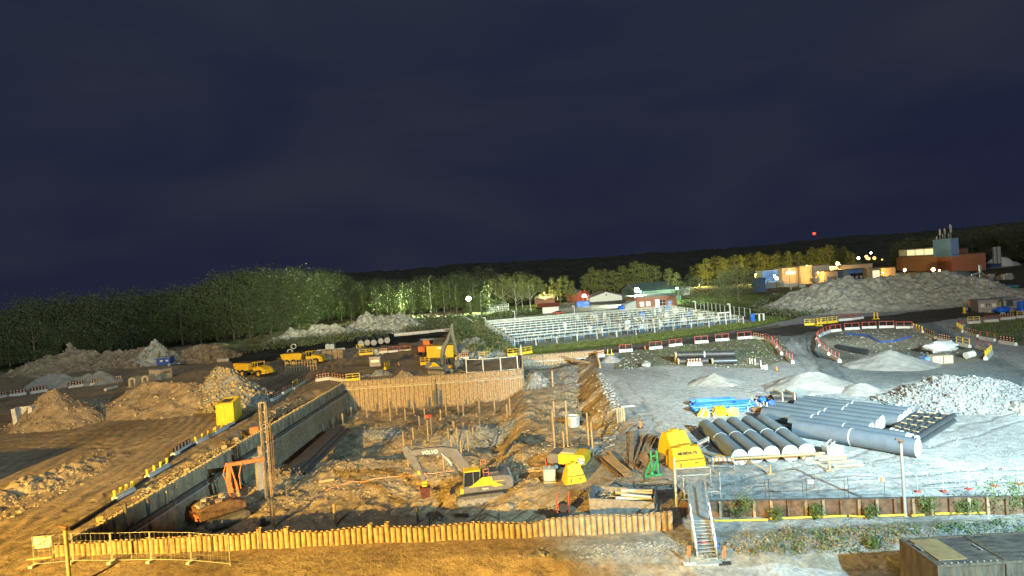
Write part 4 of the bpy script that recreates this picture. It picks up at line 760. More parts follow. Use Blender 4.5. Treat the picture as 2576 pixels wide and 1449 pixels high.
# ------------------------------------------------------------------ excavators
M['rollm'] = mat('dusty_steel', (.19, .18, .16), .8, 0, .4, 3)
def tracks(t, L_, gauge, w, h, m='galvt'):
    for s in (-1, 1):
        b = MB(); pr = []; r = h / 2
        for i in range(9): a = math.pi / 2 + math.pi * i / 8; pr.append((-L_ / 2 + r + math.cos(a) * r, r + math.sin(a) * r))
        for i in range(9): a = -math.pi / 2 + math.pi * i / 8; pr.append((L_ / 2 - r + math.cos(a) * r, r + math.sin(a) * r))
        y = s * gauge / 2; b.prism(pr, y - w / 2, y + w / 2)
        for i in range(22):
            x = -L_ / 2 + r + (L_ - 2 * r) * i / 21
            b.box((x, y, h + .02), (.1, w + .04, .05)); b.box((x, y, 0), (.1, w + .04, .05))
        tr = b.build('track', 'trackm', t)
        b = MB()
        for i in range(5): x = -L_ / 2 + r * 1.6 + (L_ - 3.2 * r) * i / 4; b.cyl((x, y - w / 2 - .03, r * .75), (x, y + w / 2 + .03, r * .75), r * .45, n=10)
        for x in (-L_ / 2 + r, L_ / 2 - r): b.cyl((x, y - w / 2 - .04, r), (x, y + w / 2 + .04, r), r * .72, n=14)
        b.prism([(-L_ / 2 + r * 1.5, r * .7), (L_ / 2 - r * 1.5, r * .7), (L_ / 2 - r * 1.9, r * 1.45), (-L_ / 2 + r * 1.9, r * 1.45)], y - w / 2 - .05, y + w / 2 + .05); b.build('roller_frame', 'rollm', tr)
def boomshape(b, pts, hs, w):
    n = len(pts); up = []; dn = []
    for i, (x, z) in enumerate(pts):
        a = pts[max(0, i - 1)]; c = pts[min(n - 1, i + 1)]; dx, dz = c[0] - a[0], c[1] - a[1]; l = math.hypot(dx, dz); nx, nz_ = -dz / l, dx / l; h = hs[i] / 2; up.append((x + nx * h, z + nz_ * h)); dn.append((x - nx * h, z - nz_ * h))
    b.prism(up + dn[::-1], -w / 2, w / 2)
def excavator(lab, loc, rz, boom, bh, arm, ah, tool, sc=1., bodycol='gray', boomcol='gray', text_=True, rails=True):
    t = thing('excavator', lab, 'excavator', loc, rz); t.scale = (sc,) * 3
    tracks(t, 4.5, 2.5, .6, .95)
    b = MB(); b.box((0, 0, .75), (2.2, 1.9, .45)); b.cyl((0, 0, .9), (0, 0, 1.15), .65, n=16); b.build('undercarriage', 'lgray', t)
    b = MB(); b.prism([(1.55, 1.12), (1.5, 1.5), (.9, 1.62), (-1.9, 1.62), (-2.4, 1.5), (-2.4, 1.12)], -1.35, 1.35)
    b.prism([(-.2, 1.6), (-.35, 2.4), (-2.2, 2.4), (-2.5, 2.0), (-2.5, 1.6)], -1.33, 1.33); body = b.build('body', bodycol, t, bevel=.05)
    b = MB(); b.prism([(-2.15, 1.15), (-2.15, 2.35), (-2.6, 2.35), (-2.95, 2.0), (-2.95, 1.3), (-2.7, 1.15)], -1.32, 1.32); cw = b.build('counterweight', 'gray' if bodycol == 'gray' else bodycol, t, bevel=.08)
    b = MB(); b.prism([(1.0, 1.66), (-.2, 2.42), (-1.0, 2.42), (-1.1, 1.95), (-2.0, 1.55), (-1.3, 1.45), (-.9, 1.66)], 1.36, 1.40); b.build('side_panel', 'yellow', t)
    b = MB(); b.prism([(1.0, 1.66), (-.2, 2.42), (-1.0, 2.42), (-1.1, 1.95), (-2.0, 1.55), (-1.3, 1.45), (-.9, 1.66)], -1.40, -1.36); b.build('side_panel', 'yellow', t)
    # cab on the left hand side
    b = MB(); y0, y1 = .35, 1.36
    for x0_, x1_ in (((1.5, 1.55), (1.35, 3.0)), ((.05, 1.55), (.0, 3.0)), ((.6, 1.55), (.6, 3.0))):
        for y in (y0 + .04, y1 - .04): b.beam((x0_[0], y, x0_[1]), (x1_[0], y, x1_[1]), .08)
    b.prism([(1.5, 1.5), (1.5, 1.75), (.0, 1.75), (0, 1.5)], y0, y1); cab = b.build('cab', 'gray', t)
    b = MB(); b.prism([(1.46, 1.75), (1.33, 2.98), (.04, 2.98), (.04, 1.75)], y0 + .05, y1 - .05); b.build('cab_window', 'glass', cab)
    b = MB(); b.prism([(1.45, 2.98), (1.35, 3.1), (-.05, 3.1), (-.05, 2.98)], y0 - .03, y1 + .05); b.build('cab_roof', 'yellow', cab, bevel=.03)
    b = MB(); b.box((1.62, .85, 1.35), (.35, .9, .45)); b.build('step_box', 'yellow', t)
    if rails:
        for y in (1.3, -1.3):
            b = MB()
            for x in (-.3, -.75): b.beam((x, y, 2.4), (x, y, 3.1), .04)
            b.beam((-.3, y, 3.1), (-.75, y, 3.1), .04); b.beam((-.3, y, 2.8), (-.75, y, 2.8), .035); b.build('guard_rail', 'orange', t)
        b = MB(); b.cyl((-1.7, -.4, 2.4), (-1.7, -.4, 3.0), .08, n=8); b.box((-1.3, .2, 2.5), (.8, .9, .2)); b.build('exhaust', 'steel', t)
        b = MB(); b.beam((-1.1, 1.35, 1.95), (-2.1, 1.35, 1.95), .03, .07); b.build('stripe', 'yellow', t)
    b = MB(); boomshape(b, boom, bh, .42); bm = b.build('boom', boomcol, t, bevel=.03)
    b = MB(); boomshape(b, arm, ah, .34); am = b.build('arm', boomcol, t, bevel=.03)
    mid = boom[len(boom) // 2]
    for y in (-.3, .3):
        b = MB(); s0 = Vector((boom[0][0] + .35, y, boom[0][1] - .35)); s1 = Vector((mid[0], y, mid[1] - .15)); b.cyl(s0, s0.lerp(s1, .6), .11, n=10); b.build('cylinder', 'steel', bm, smooth=True)
        b = MB(); b.cyl(s0.lerp(s1, .58), s1, .055, n=8); b.build('piston_rod', 'galv', bm, smooth=True)
    k = boom[-2]; b = MB(); e_ = Vector((arm[0][0], 0, arm[0][1])); s0 = Vector((k[0], 0, k[1] + .35)); b.cyl(s0, s0.lerp(e_, .6), .1, n=10); b.cyl(s0.lerp(e_, .6), e_, .05, n=8); b.build('cylinder', 'steel', bm, smooth=True)
    e0 = Vector((arm[1][0] - .3, 0, arm[1][1] - .1)); e1 = Vector((arm[-1][0] - .28, 0, arm[-1][1] + .55)); b = MB(); b.cyl(e0, e0.lerp(e1, .6), .085, n=10); b.cyl(e0.lerp(e1, .6), e1, .045, n=8); b.build('cylinder', 'steel', am, smooth=True)
    x, z = arm[-1]
    if tool == 'tilt':
        b = MB(); b.box((x, 0, z - .05), (.4, .3, .3)); b.cyl((x, 0, z - .25), (x, 0, z - .42), .27, n=14); b.build('quick_hitch', 'yellow', t)
        b = MB(); b.prism([(x - .45, z - .5), (x + .45, z - .5), (x + .42, z - 1.15), (x + .1, z - 1.45), (x - .38, z - 1.3)], -.35, .35); b.build('bucket', 'reddark', t)
    else:
        b = MB(); b.prism([(x - .5, z + .1), (x + .45, z + .15), (x + .75, z - .5), (x + .45, z - 1.05), (x - .3, z - 1.15), (x - .65, z - .6)], -.65, .65); b.build('bucket', 'bluegray', t, bevel=.08)
    return t, bm, am
M['rollm'] = mat('dusty_steel', (.19, .18, .16), .8, 0, .4, 3); M['reddark'] = mat('dark_red_paint', (.09, .03, .035), .6); M['bluegray'] = mat('worn_blue_grey_steel', (.17, .20, .22), .5, .2)
c = G('C5', 1760, 1290); cx = at('C5', 1250, 1335, -4) - at('C5', 2270, 1210, -4); rz = math.atan2(cx.y, cx.x)
ex, bm, am = excavator('grey and yellow excavator in the pit close behind the tube wall, boom reaching left', c + Vector((.2, 1.2, 0)), rz, [(.7, 1.9), (1.2, 3.1), (2.1, 4.45), (3.2, 4.75), (4.6, 4.85), (6.1, 4.9)], [.5, .8, .95, .75, .6, .4], [(6.35, 5.5), (6.1, 4.9), (5.4, 3.6), (4.85, 2.2)], [.3, .8, .6, .28], 'tilt', 1.0)
text('VOLVO', .42, (4.2, .235, 4.78), (R_(90), R_(0), R_(180)), 'textw', bm)
text('VOLVO', .17, (-.4, 1.37, 1.38), (R_(90), 0, R_(180)), 'textw', ex)
b = MB(); b.box((4.9 + .38, .18, 3.05), (.2, .02, .34), ry=.4); b.build('sticker', 'ybar', am)
c = at('C8', 870, 1330)
ex2, bm2, am2 = excavator('blue grey excavator on the ground above the far pit wall, boom raised', c + Vector((.3, .9, 0)), R_(-35), [(.5, 1.9), (.5, 3.6), (1.0, 5.2), (2.2, 6.6), (3.3, 8.6)], [.5, .8, .9, .6, .4], [(3.6, 9.7), (3.3, 8.6), (4.0, 5.4), (4.5, 2.6)], [.3, .7, .5, .28], 'bucket', .95, 'bluegray', 'bluegray', rails=False)
o = text('VOLVO', .3, (-2.97, 0, 1.9), (R_(90), 0, R_(-90)), 'textr', ex2)
b = MB(); b.box((-3.0, 0, 1.5), (.06, 2.0, .12)); b.build('stripe', 'white', ex2)
# ------------------------------------------------------------------ drilling rig
c = G('C1', 200, 1330); q = G('C1', 660, 1130); t = thing('drilling_rig', 'drilling rig in the left part of the pit, orange boom and tall slim mast', 'drilling rig', c, 0); d = q - c
yw_ = math.atan2(d.y, d.x); t.rotation_euler.z = yw_; Ld = math.hypot(d.x, d.y)
tracks(t, 4.0, 2.3, .55, .85)
b = MB(); b.prism([(-2.3, .95), (-2.35, 1.9), (-1.6, 2.15), (.6, 2.05), (1.7, 1.7), (1.8, .95)], -1.2, 1.2); b.build('body', 'rust', t, bevel=.06)
for i in range(9): b = MB(); b.box((-2.0 + (i % 5) * .75, -.7 + .7 * (i // 3) + random.uniform(-.1, .1), 2.2), (.55, .5, random.uniform(.12, .4)), rz=random.random()); b.build('deck_box', ['lgray', 'steel', 'tube'][i % 3], t)
b = MB(); b.box((-2.45, 0, 1.45), (.15, 2.3, .18)); b.box((-2.5, -.8, 1.25), (.12, .3, .4)); b.box((-2.5, .1, 1.25), (.12, .3, .35)); b.box((-2.5, .8, 1.25), (.12, .25, .4)); b.build('bumper', 'orange', t)
b = MB(); b.path([(-2.1, -1.1, 2.2), (-2.1, -1.1, 2.9), (1.0, -1.1, 2.9), (1.0, -1.1, 2.2)], .03, 5); b.build('deck_rail', 'tube', t)
zt = topz(c, 'C1', 330, 805) - c.z
for y in (-.28, .28):
    b = MB(); b.cyl((1.5, y, 1.9), (1.3, y * .8, 3.4), .13, n=10); b.build('cylinder', 'orange', t, smooth=True); b = MB(); b.cyl((1.3, y * .8, 3.3), (1.0, y * .4, 4.9), .075, n=8); b.build('cylinder_rod', 'orange', t, smooth=True)
b = MB(); boomshape(b, [(1.0, 1.9), (.7, 3.5), (.9, 5.2)], [.45, .4, .35], .3); b.prism([(.65, 5.25), (Ld - .3, 4.9), (Ld - .3, 4.5), (.8, 4.9)], -.18, .18); b.build('boom', 'orange', t, bevel=.03)
b = MB(); b.path([(.7, .2, 5.2), (.4, .3, 4.2), (.8, .3, 3), (1.6, .3, 2.1)], .05, 5); b.path([(2.0, -.2, 5.0), (1.6, -.3, 3.9), (1.7, -.3, 2.6)], .05, 5); b.build('hose', 'orange', t)
mb = G('C1', 655, 1130); H_ = topz(mb, 'C1', 660, 172) - mb.z; Mi = Matrix.Rotation(-yw_, 4, 'Z') @ Matrix.Translation(-c)
mt = thing('x', None, None); bpy.data.objects.remove(mt)
def ml(x, y, z): return Mi @ Vector((mb.x + x, mb.y + y, mb.z + z))
b = MB()
for x in (-.32, .22):
    for y in (-.2, .2): b.beam(ml(x, y, .3), ml(x, y, H_), .09)
for k in range(7): z = H_ * (.3 + .1 * k); b.beam(ml(-.32, -.2, z), ml(.22, -.2, z), .06); b.beam(ml(-.32, .2, z), ml(.22, .2, z), .06)
b.beam(ml(-.34, 0, H_), ml(.26, 0, H_), .3, .1); mast = b.build('mast', 'tube', t)
b = MB(); b.cyl(ml(-.05, -.35, .2), ml(-.05, -.35, H_ * .95), .07, n=8); b.build('drill_string', 'steel', mast, smooth=True)
b = MB(); b.cyl(ml(.55, -.1, 2.0), ml(.6, -.1, H_ * .8), .06, n=6); b.path([ml(.3, 0, H_ * .72), ml(.75, 0, H_ * .66), ml(.7, -.1, H_ * .3), ml(.45, 0, 1)], .05, 5); b.build('hose', 'rust', mast)
b = MB(); b.box(ml(-.5, -.3, H_ * .52), (.3, .3, .9)); b.box(ml(.1, -.3, H_ * .78), (1.1, .08, .08)); b.build('drill_head', 'tube', mast)
b = MB(); b.box(ml(-.7, 0, 2.6), (.9, .5, 2.8)); b.box(ml(-1.0, 0, 4.2), (.7, .5, .6)); b.build('feed_cradle', 'lgray', mast)
b = MB(); b.cyl((0, 0, .3), (.35, .12, .3), .33, n=16, inner=(.6, .1)); tag(b.build('tyre', 'rubber', loc=G('B2', 50, 1165), smooth=True), 'black tyre standing in the dark corner of the pit', 'tyre')
# ------------------------------------------------------------------ articulated haulers
def hauler(lab, loc, rz, sc=1.):
    t = thing('dump_truck', lab, 'dump truck', loc, rz, 'articulated haulers'); t.scale = (sc,) * 3
    b = MB(); b.prism([(-5.0, 1.75), (-5.4, 2.9), (-4.9, 3.0), (-.6, 3.0), (-.2, 2.75), (-.6, 1.5), (-3.9, 1.25)], -1.35, 1.35); b.build('dump_bed', 'yellow', t, bevel=.05)
    b = MB(); b.prism([(-5.0, 3.02), (-4.9, 3.08), (-.6, 3.08), (-.55, 3.02)], -1.2, 1.2); b.build('bed_floor', 'rust', t)
    b = MB(); b.box((-2.3, 0, 1.15), (5.2, .9, .5)); b.box((1.7, 0, 1.15), (3.6, 1.0, .5)); b.build('frame', 'steel', t)
    b = MB(); b.prism([(1.9, 1.4), (1.9, 2.45), (3.4, 2.2), (4.3, 1.75), (4.4, 1.15), (3.2, 1.15)], -1.15, 1.15); b.build('hood', 'yellow', t, bevel=.08)
    b = MB(); b.prism([(3.5, 1.1), (4.55, 1.2), (4.55, .8), (3.4, .8)], -1.4, 1.4); b.build('bumper', 'ybar', t)
    b = MB()
    for y in (-.85, .85):
        for x in (.55, 1.2, 2.0): b.beam((x, y, 1.5), (x * .97 + .05, y, 3.15), .09)
    b.prism([(2.1, 1.4), (2.1, 2.1), (.5, 2.1), (.5, 1.4)], -.95, .95); b.prism([(2.2, 3.12), (2.15, 3.25), (.4, 3.25), (.4, 3.12)], -1.0, 1.0); cab = b.build('cab', 'yellow', t)
    b = MB(); b.prism([(2.05, 2.1), (1.95, 3.12), (.55, 3.12), (.55, 2.1)], -.83, .83); b.build('cab_window', 'glass', cab)
    b = MB(); 
    for y in (-1.1, 1.1): b.path([(.1, y, 2.0), (.1, y, 2.9), (.5, y, 2.9)], .03, 5); b.path([(2.3, y * 1.2, 2.3), (2.9, y * 1.2, 2.9)], .03, 5)
    b.build('hand_rail', 'galv', t)
    for x in (-3.9, -2.3, 2.9):
        for y in (-1.2, 1.2):
            b = MB(); b.cyl((x, y - .33, .82), (x, y + .33, .82), .82, n=20); w_ = b.build('wheel', 'rubber', t, smooth=True)
            b = MB(); b.cyl((x, y - .35, .82), (x, y + .35, .82), .4, n=14); b.build('rim', 'yellow', w_, smooth=True)
    return t
p = at('T2', 480, 1000); hauler('yellow articulated dump truck standing sideways behind the short row of white posts', p + Vector((0, 1.5, 0)), R_(-4), .98)
p = at('T2', 60, 1110); hauler('yellow articulated dump truck with its nose towards the camera, left of the other one', p + Vector((-2.0, 1.5, 0)), R_(-28), .95)
# ------------------------------------------------------------------ containers
def container(name, lab, loc, rz, L_, w, h, m, roofm=None, cat='container', patch=None, grp=None):
    t = thing(name, lab, cat, loc, rz, grp)
    def side(p, q, out_):
        p = Vector(p); q = Vector(q); d_ = q - p; n_ = int(d_.length / .28); V = []; Q = []
        for i in range(n_ + 1):
            for o_, f in ((0, 0), (.04, .5)):
                c_ = p + d_ * min(1, (i + f * .9) / n_) + Vector(out_) * (-.045 if (i % 2 == 0) == (f == 0) else -.0)
                V += [c_ + Vector((0, 0, .15)), c_ + Vector((0, 0, h - .12))]
        for i in range(len(V) // 2 - 1): Q.append((2 * i, 2 * i + 2, 2 * i + 3, 2 * i + 1))
        b = MB(); b.add(V, Q); return b
    for p_, q_, o_, nm in (((0, 0, 0), (L_, 0, 0), (0, -1, 0), 'side_panel'), ((L_, w, 0), (0, w, 0), (0, 1, 0), 'side_panel'), ((0, w, 0), (0, 0, 0), (-1, 0, 0), 'end_panel'), ((L_, 0, 0), (L_, w, 0), (1, 0, 0), 'end_panel')): side(p_, q_, o_).build(nm, m, t)
    b = MB()
    for x in (0, L_):
        for y in (0, w): b.box((x, y, h / 2), (.14, .14, h))
    for z in (.08, h - .06):
        for y in (0, w): b.box((L_ / 2, y, z), (L_ - .14, .12, .14))
        for x in (0, L_): b.box((x, w / 2, z), (.12, w - .14, .14))
    b.build('frame', m, t)
    b = MB(); n_ = int(L_ / .2)
    V = []; 
    for i in range(n_ + 1):
        for f, z in ((0, 0), (.5, .03)): x = .08 + (L_ - .16) * min(1, (i + f) / n_); V += [(x, .08, h - .03 + z), (x, w - .08, h - .03 + z)]
    b.add(V, [(2 * i, 2 * i + 1, 2 * i + 3, 2 * i + 2) for i in range(len(V) // 2 - 1)]); b.build('roof', roofm or m, t)
    if patch: b = MB(); b.box((patch[0], patch[1], h + .025), (patch[2], patch[3], .03)); b.build('roof_plate', patch[4], t)
    return t
p = at('M1', 2190, 900); q = at('M1', 2355, 880); r_ = at('M1', 2530, 790); e_ = yaw(p, q)
container('storage_container', 'bright yellow container with open roof hatch on the haul road beside the pit', q, e_ + math.pi / 2, (r_ - q).length * 1.02, (q - p).length, 2.75, 'yellow', 'ybar', patch=(2.2, 1.1, 2.6, 1.2, 'steel'))
p = at('T2', 1725, 922); q = at('T2', 1988, 912)
ct = container('storage_container', 'yellow container with a small white sign behind the far excavator', p, yaw(p, q), (q - p).length, 2.5, topz(p, 'T2', 1722, 800), 'yellow', 'roof')
b = MB(); b.box((3.3, -.06, 2.2), (1.5, .03, .4)); b.build('sign_plate', 'signp', ct)
p = at('T1', 1622, 1140); q = at('T1', 1735, 1115); r_ = at('T1', 1800, 1085); 
t = thing('site_cabin', 'beige cabin with a dark line of lettering behind the wide brown heap', 'cabin', p, yaw(p, q)); L_ = (q - p).length; hh = topz(p, 'T1', 1612, 1040); w_ = 3.2
b = MB(); b.box((L_ / 2, w_ / 2, hh / 2), (L_, w_, hh)); b.build('walls', 'beige', t); b = MB(); b.box((L_ / 2, w_ / 2, hh + .06), (L_ + .1, w_ + .1, .12)); b.build('roof', 'lgray', t)
for k in range(7): b = MB(); b.box((L_ * (.26 + k * .08), -.03, hh * .66), (L_ * .055, .03, hh * .13)); b.build('lettering', 'textd', t)
for k in range(5): b = MB(); b.box((L_ + .03, .8 + k * .35, hh * .66), (.03, .24, hh * .11)); b.build('lettering', 'textd', t)
p = at('T1', 1580, 1000); t = thing('blue_cabin', 'blue cabin with two small pale windows at the foot of the spoil mound', 'cabin', p, R_(12)); hh = topz(p, 'T1', 1575, 925); L_ = (at('T1', 1720, 985) - p).length
b = MB(); b.box((L_ / 2, 1.5, hh / 2), (L_, 3, hh)); b.build('walls', 'blue', t); b = MB(); b.box((L_ / 2, 1.5, hh + .1), (L_ + .3, 3.3, .2)); b.build('roof', 'lgray', t)
for x in (.35, .78): b = MB(); b.box((L_ * x, -.03, hh * .62), (L_ * .2, .05, hh * .22)); b.build('window', 'signp', t)
# two short dark containers at the lower right
p1, p2, p3 = at('B4', 1710, 1335, 1.9), at('B4', 2400, 1295, 1.9), at('B4', 1345, 1065, 1.9); L_ = (p2 - p1).length; w_ = (p3 - p1).length * .95; rz = yaw(p1, p2)
M['ctdark'] = mat('weathered_dark_container_paint', (.085, .088, .095), .6, .1, .5, 1.2, col2=(.17, .15, .12), stretch=(1, 4, 1)); M['ctbrown'] = mat('weathered_brown_container_paint', (.105, .085, .06), .65, 0, .4, 1.5, col2=(.16, .13, .09), stretch=(3, 3, .5))
ct = container('storage_container', 'brown container with a tan plate on its roof in the lower right corner', Vector((p1.x, p1.y, -.85)), rz, L_, w_, 2.75, 'ctbrown', 'ctdark', patch=(L_ * .30, w_ * .5, L_ * .42, w_ * .72, 'ctplate') if 0 else None)
M['ctplate'] = mat('tan_plywood', (.24, .17, .08), .75, 0, .2, 2)
b = MB(); b.box((L_ * .30, w_ * .52, 2.77), (L_ * .42, w_ * .78, .05)); b.build('roof_plate', 'ctplate', ct)
for i in range(9): b = MB(); b.cyl((.35 + i * L_ * .095, .02, 2.76), (.35 + i * L_ * .095, .02, 2.81), .035, n=7); b.build('bolt', 'galv', ct)
for x, y in ((.06, .6), (.9, .5)): b = MB(); b.box((L_ * x, w_ * y, 2.80), (.07, .6, .03)); b.build('strip', 'lgray', ct)
nx = Vector((math.cos(rz), math.sin(rz), 0)); container('storage_container', 'dark ridged container beside the brown one at the right edge', Vector((p1.x, p1.y, -.85)) + nx * (L_ + .14), rz, L_, w_, 2.75, 'ctbrown', 'ctdark')
# ------------------------------------------------------------------ things on the gravel near the pit
# compressor: grey end, yellow body
p = G('B3', 470, 595); q = G('B3', 735, 575); L_ = (q - p).length * 1.42; rz = yaw(p, q); t = thing('compressor', 'towed compressor, grey left end and yellow body with a white TLC sign', 'compressor', p + Vector((-1.0, .2, 0)), rz); hh = (topz(p, 'B3', 460, 430) - p.z) * 1.0; w_ = 2.0
b = MB(); b.prism([(0, .55), (0, hh * .85), (.3, hh), (L_ * .3, hh), (L_ * .3, .55)], 0, w_); b.build('end_housing', 'lgrayp', t) if 0 else b.build('end_housing', 'gray', t, bevel=.06)
b = MB(); b.prism([(L_ * .3, .55), (L_ * .3, hh), (L_ * .97, hh), (L_, hh * .9), (L_, .55)], -.02, w_ + .02); b.build('housing', 'yellow', t, bevel=.05)
b = MB(); b.box((L_ * .52, w_ * .45, hh + .05), (L_ * .35, w_ * .6, .1)); b.build('top_hatch', 'beige', t)
for x in (.47, .65, .8): b = MB(); b.box((L_ * x, -.03, hh * .55), (.02, .02, hh * .6)); b.build('door_seam', 'steel', t)
for x in (.25, .82):
    for y in (.0, w_): b = MB(); b.cyl((L_ * x, y - .12, .35), (L_ * x, y + .12, .35), .35, n=16); o = b.build('wheel', 'rubber', t, smooth=True); b = MB(); b.cyl((L_ * x, y - .135, .35), (L_ * x, y + .135, .35), .18, n=10); b.build('rim', 'white', o)
b = MB(); b.box((L_ * .9, -.04, hh * .66), (L_ * .17, .02, hh * .36)); b.build('sign_plate', 'signp', t); text('TLC', .36, (L_ * .9, -.07, hh * .70), (R_(90), 0, 0), 'textr', t)
b = MB(); b.box((-.12, .2, hh * .4), (.1, .4, hh * .5)); b.build('red_stripe_panel', 'red', t)
# small yellow bucket in front of it
def wedge(lab, p, w, h, d_, rz, cat='bucket', tp=.12):
    t = thing('loader_bucket', lab, cat, p, rz); O = [(-.55, 0), (.55, 0), (.72, .06), (.72, .46), (.66, .50), (.22, .96)]; I = [(-.55, .04), (.53, .05), (.66, .10), (.66, .44), (.60, .48), (.16, .93)]
    sc_ = lambda L__: [(x * d_, z * h) for x, z in L__]
    b = MB(); o_, i_ = sc_(O), sc_(I)
    for k in range(5): b.prism([o_[k], o_[k + 1], i_[k + 1], i_[k]], -w / 2, w / 2)
    b.build('shell', 'yellow', t)
    for s_ in (-1, 1): b = MB(); b.prism(sc_(O + [(-.15, .96), (-.45, .5)]), s_ * w / 2 - .05, s_ * w / 2 + .05); b.build('side_plate', 'yellow', t)
    b = MB(); b.prism(sc_([(.22, .90), (.22, 1.06), (-.12, 1.06), (-.15, .90)]), -w * .16, w * .18); b.build('hitch_plate', 'yellow', t)
    b = MB(); b.prism(sc_([(.2, .94), (.2, .97), (-.15, .97), (-.15, .94)]), -w * .48, w * .48); b.build('top_plate', 'yellow', t)
    b = MB(); b.box((.725 * d_, 0, .48 * h), (.05, w * .96, .05)); b.box((.725 * d_, 0, .05 * h), (.05, w * .98, .08)); b.build('wear_strip', 'rust', t)
    b = MB(); b.box((.73 * d_, -w * .3, .25 * h), (.03, .1, .35)); b.box((.73 * d_, w * .22, .3 * h), (.03, .3, .08)); b.build('scrape_mark', 'rust', t)
    for o in t.children:
        for v in o.data.vertices: v.co.y *= 1 - tp * v.co.z / h
    return t
wedge('small yellow bucket standing in front of the compressor', G('B3', 630, 735) + Vector((0, .5, 0)), 1.7, 1.6, 1.2, R_(-80), tp=.42)
t1 = wedge('yellow bucket with a dark line of writing, in front of the other one', at('B3', 1765, 580) + Vector((0, .8, 0)), 2.7, 1.7, 1.6, R_(-83)); text('MI RIDA-13', .34, (.76, 0, 1.24), (R_(49), 0, R_(90)), 'textd', t1)
wedge('yellow bucket with a cracked back, behind the one with writing', at('B3', 1680, 440) + Vector((-.2, .8, 0)), 2.2, 2.0, 1.6, R_(-70))
# tank in a cage
p = G('B3', 388, 735); t = thing('caged_tank', 'white plastic tank in a wire cage in front of the compressor', 'tank', p + Vector((0, .5, 0)), R_(-4)); b = MB(); b.box((0, 0, .68), (.98, .98, .98)); b.cyl((0, 0, 1.17), (0, 0, 1.25), .14, n=10); b.build('tank', 'cap', t, bevel=.05)
b = MB()
for z in (.2, .5, .8, 1.1):
    for s in (-1, 1): b.beam((-.52, s * .52, z), (.52, s * .52, z), .03); b.beam((s * .52, -.52, z), (s * .52, .52, z), .03)
for i in range(5):
    for s in (-1, 1): b.beam((-.52 + i * .26, s * .52, .12), (-.52 + i * .26, s * .52, 1.15), .03); b.beam((s * .52, -.52 + i * .26, .12), (s * .52, -.52 + i * .26, 1.15), .03)
b.build('cage', 'galv', t); b = MB(); b.box((0, 0, .07), (1.1, 1.1, .12)); b.build('pallet', 'wood', t)
p = G('B3', 620, 155); t = thing('round_tank', 'white bucket shaped tank on the gravel between the tall piles', 'tank', p); b = MB(); b.cyl((0, 0, 0), (0, 0, 1.35), .8, .88, n=20, inner=(.9, .25)); b.build('shell', 'cap', t, smooth=True); b = MB(); b.beam((-.5, -.75, .2), (-.5, -.8, 1.2), .08); b.beam((.4, -.8, .2), (.4, -.85, 1.2), .08); b.build('strap', 'lgray', t)
# green frame
p = at('B3', 1430, 640); t = thing('green_stand', 'green steel stand beside the steel beams', 'stand', p); b = MB()
for x in (-.15, .35): b.beam((x, 0, 0), (x, .1, 1.9), .13); b.beam((x - .7, -.5, .05), (x, 0, 1.2), .1)
b.beam((-.9, -.5, .05), (.6, -.2, .05), .12); b.beam((-.15, .05, 1.5), (.35, .05, 1.5), .1); b.build('frame', 'green', t); b = MB(); b.box((-.6, .3, 1.2), (.7, .05, 1.1), ry=-.5); b.build('plate', 'rust', t); b = MB(); b.cyl((-.4, -.5, .25), (-.2, -.5, .25), .2, n=10); b.build('roller', 'green', t)
# open skip full of tubes
p = G('B3', 830, 1050); q = G('B3', 1470, 1020); rz = yaw(p, q); L_ = (q - p).length * 1.02; t = thing('open_skip', 'grey open skip full of pale tubes and scrap wood behind the tube wall', 'skip', p + Vector((-.3, .2, 0)), rz); w_ = 2.4; hh = 1.15
b = MB(); b.box((L_ / 2, 0, hh / 2), (L_, .06, hh)); b.box((L_ / 2, w_, hh / 2), (L_, .06, hh)); b.build('side_panel', 'rollm', t); b = MB(); b.box((0, w_ / 2, hh * .6), (.06, w_ - .06, hh * 1.3)); b.box((L_, w_ / 2, hh * .65), (.06, w_ - .06, hh * 1.4)); b.build('end_panel', 'gray', t); b = MB(); b.box((L_ / 2, w_ / 2, .05), (L_ - .1, w_ - .1, .08)); b.build('floor', 'rust', t)
o_ = t.location
for i in range(13):
    b = MB(); x0_ = random.uniform(1.5, L_ * .5); z0 = .4 + .09 * i * .9; y = random.uniform(.3, w_ - .3); b.cyl((x0_, y, z0), (min(L_ - .2, x0_ + random.uniform(2.2, 3.8)), y + random.uniform(-.4, .4), z0 + random.uniform(0, .3)), random.uniform(.08, .15), n=10, inner=(.8, .1))
    o = b.build('scrap_tube', ['cap', 'wood', 'wood', 'cap'][i % 4], loc=o_, rz=rz, smooth=True); tag(o, 'pale tube lying in the open skip', 'tube', 'tubes in the skip')
b = MB()
for i in range(90): b.box((random.uniform(.5, L_ * .55), random.uniform(.2, w_ - .2), random.uniform(.3, .95)), (random.uniform(.1, .5), .06, .05), rz=random.random() * 6, rx=random.random())
o = b.build('scrap_wood', 'wood', loc=o_, rz=rz); tag(o, 'splintered scrap wood heaped in the left half of the skip', 'scrap', kind='stuff')
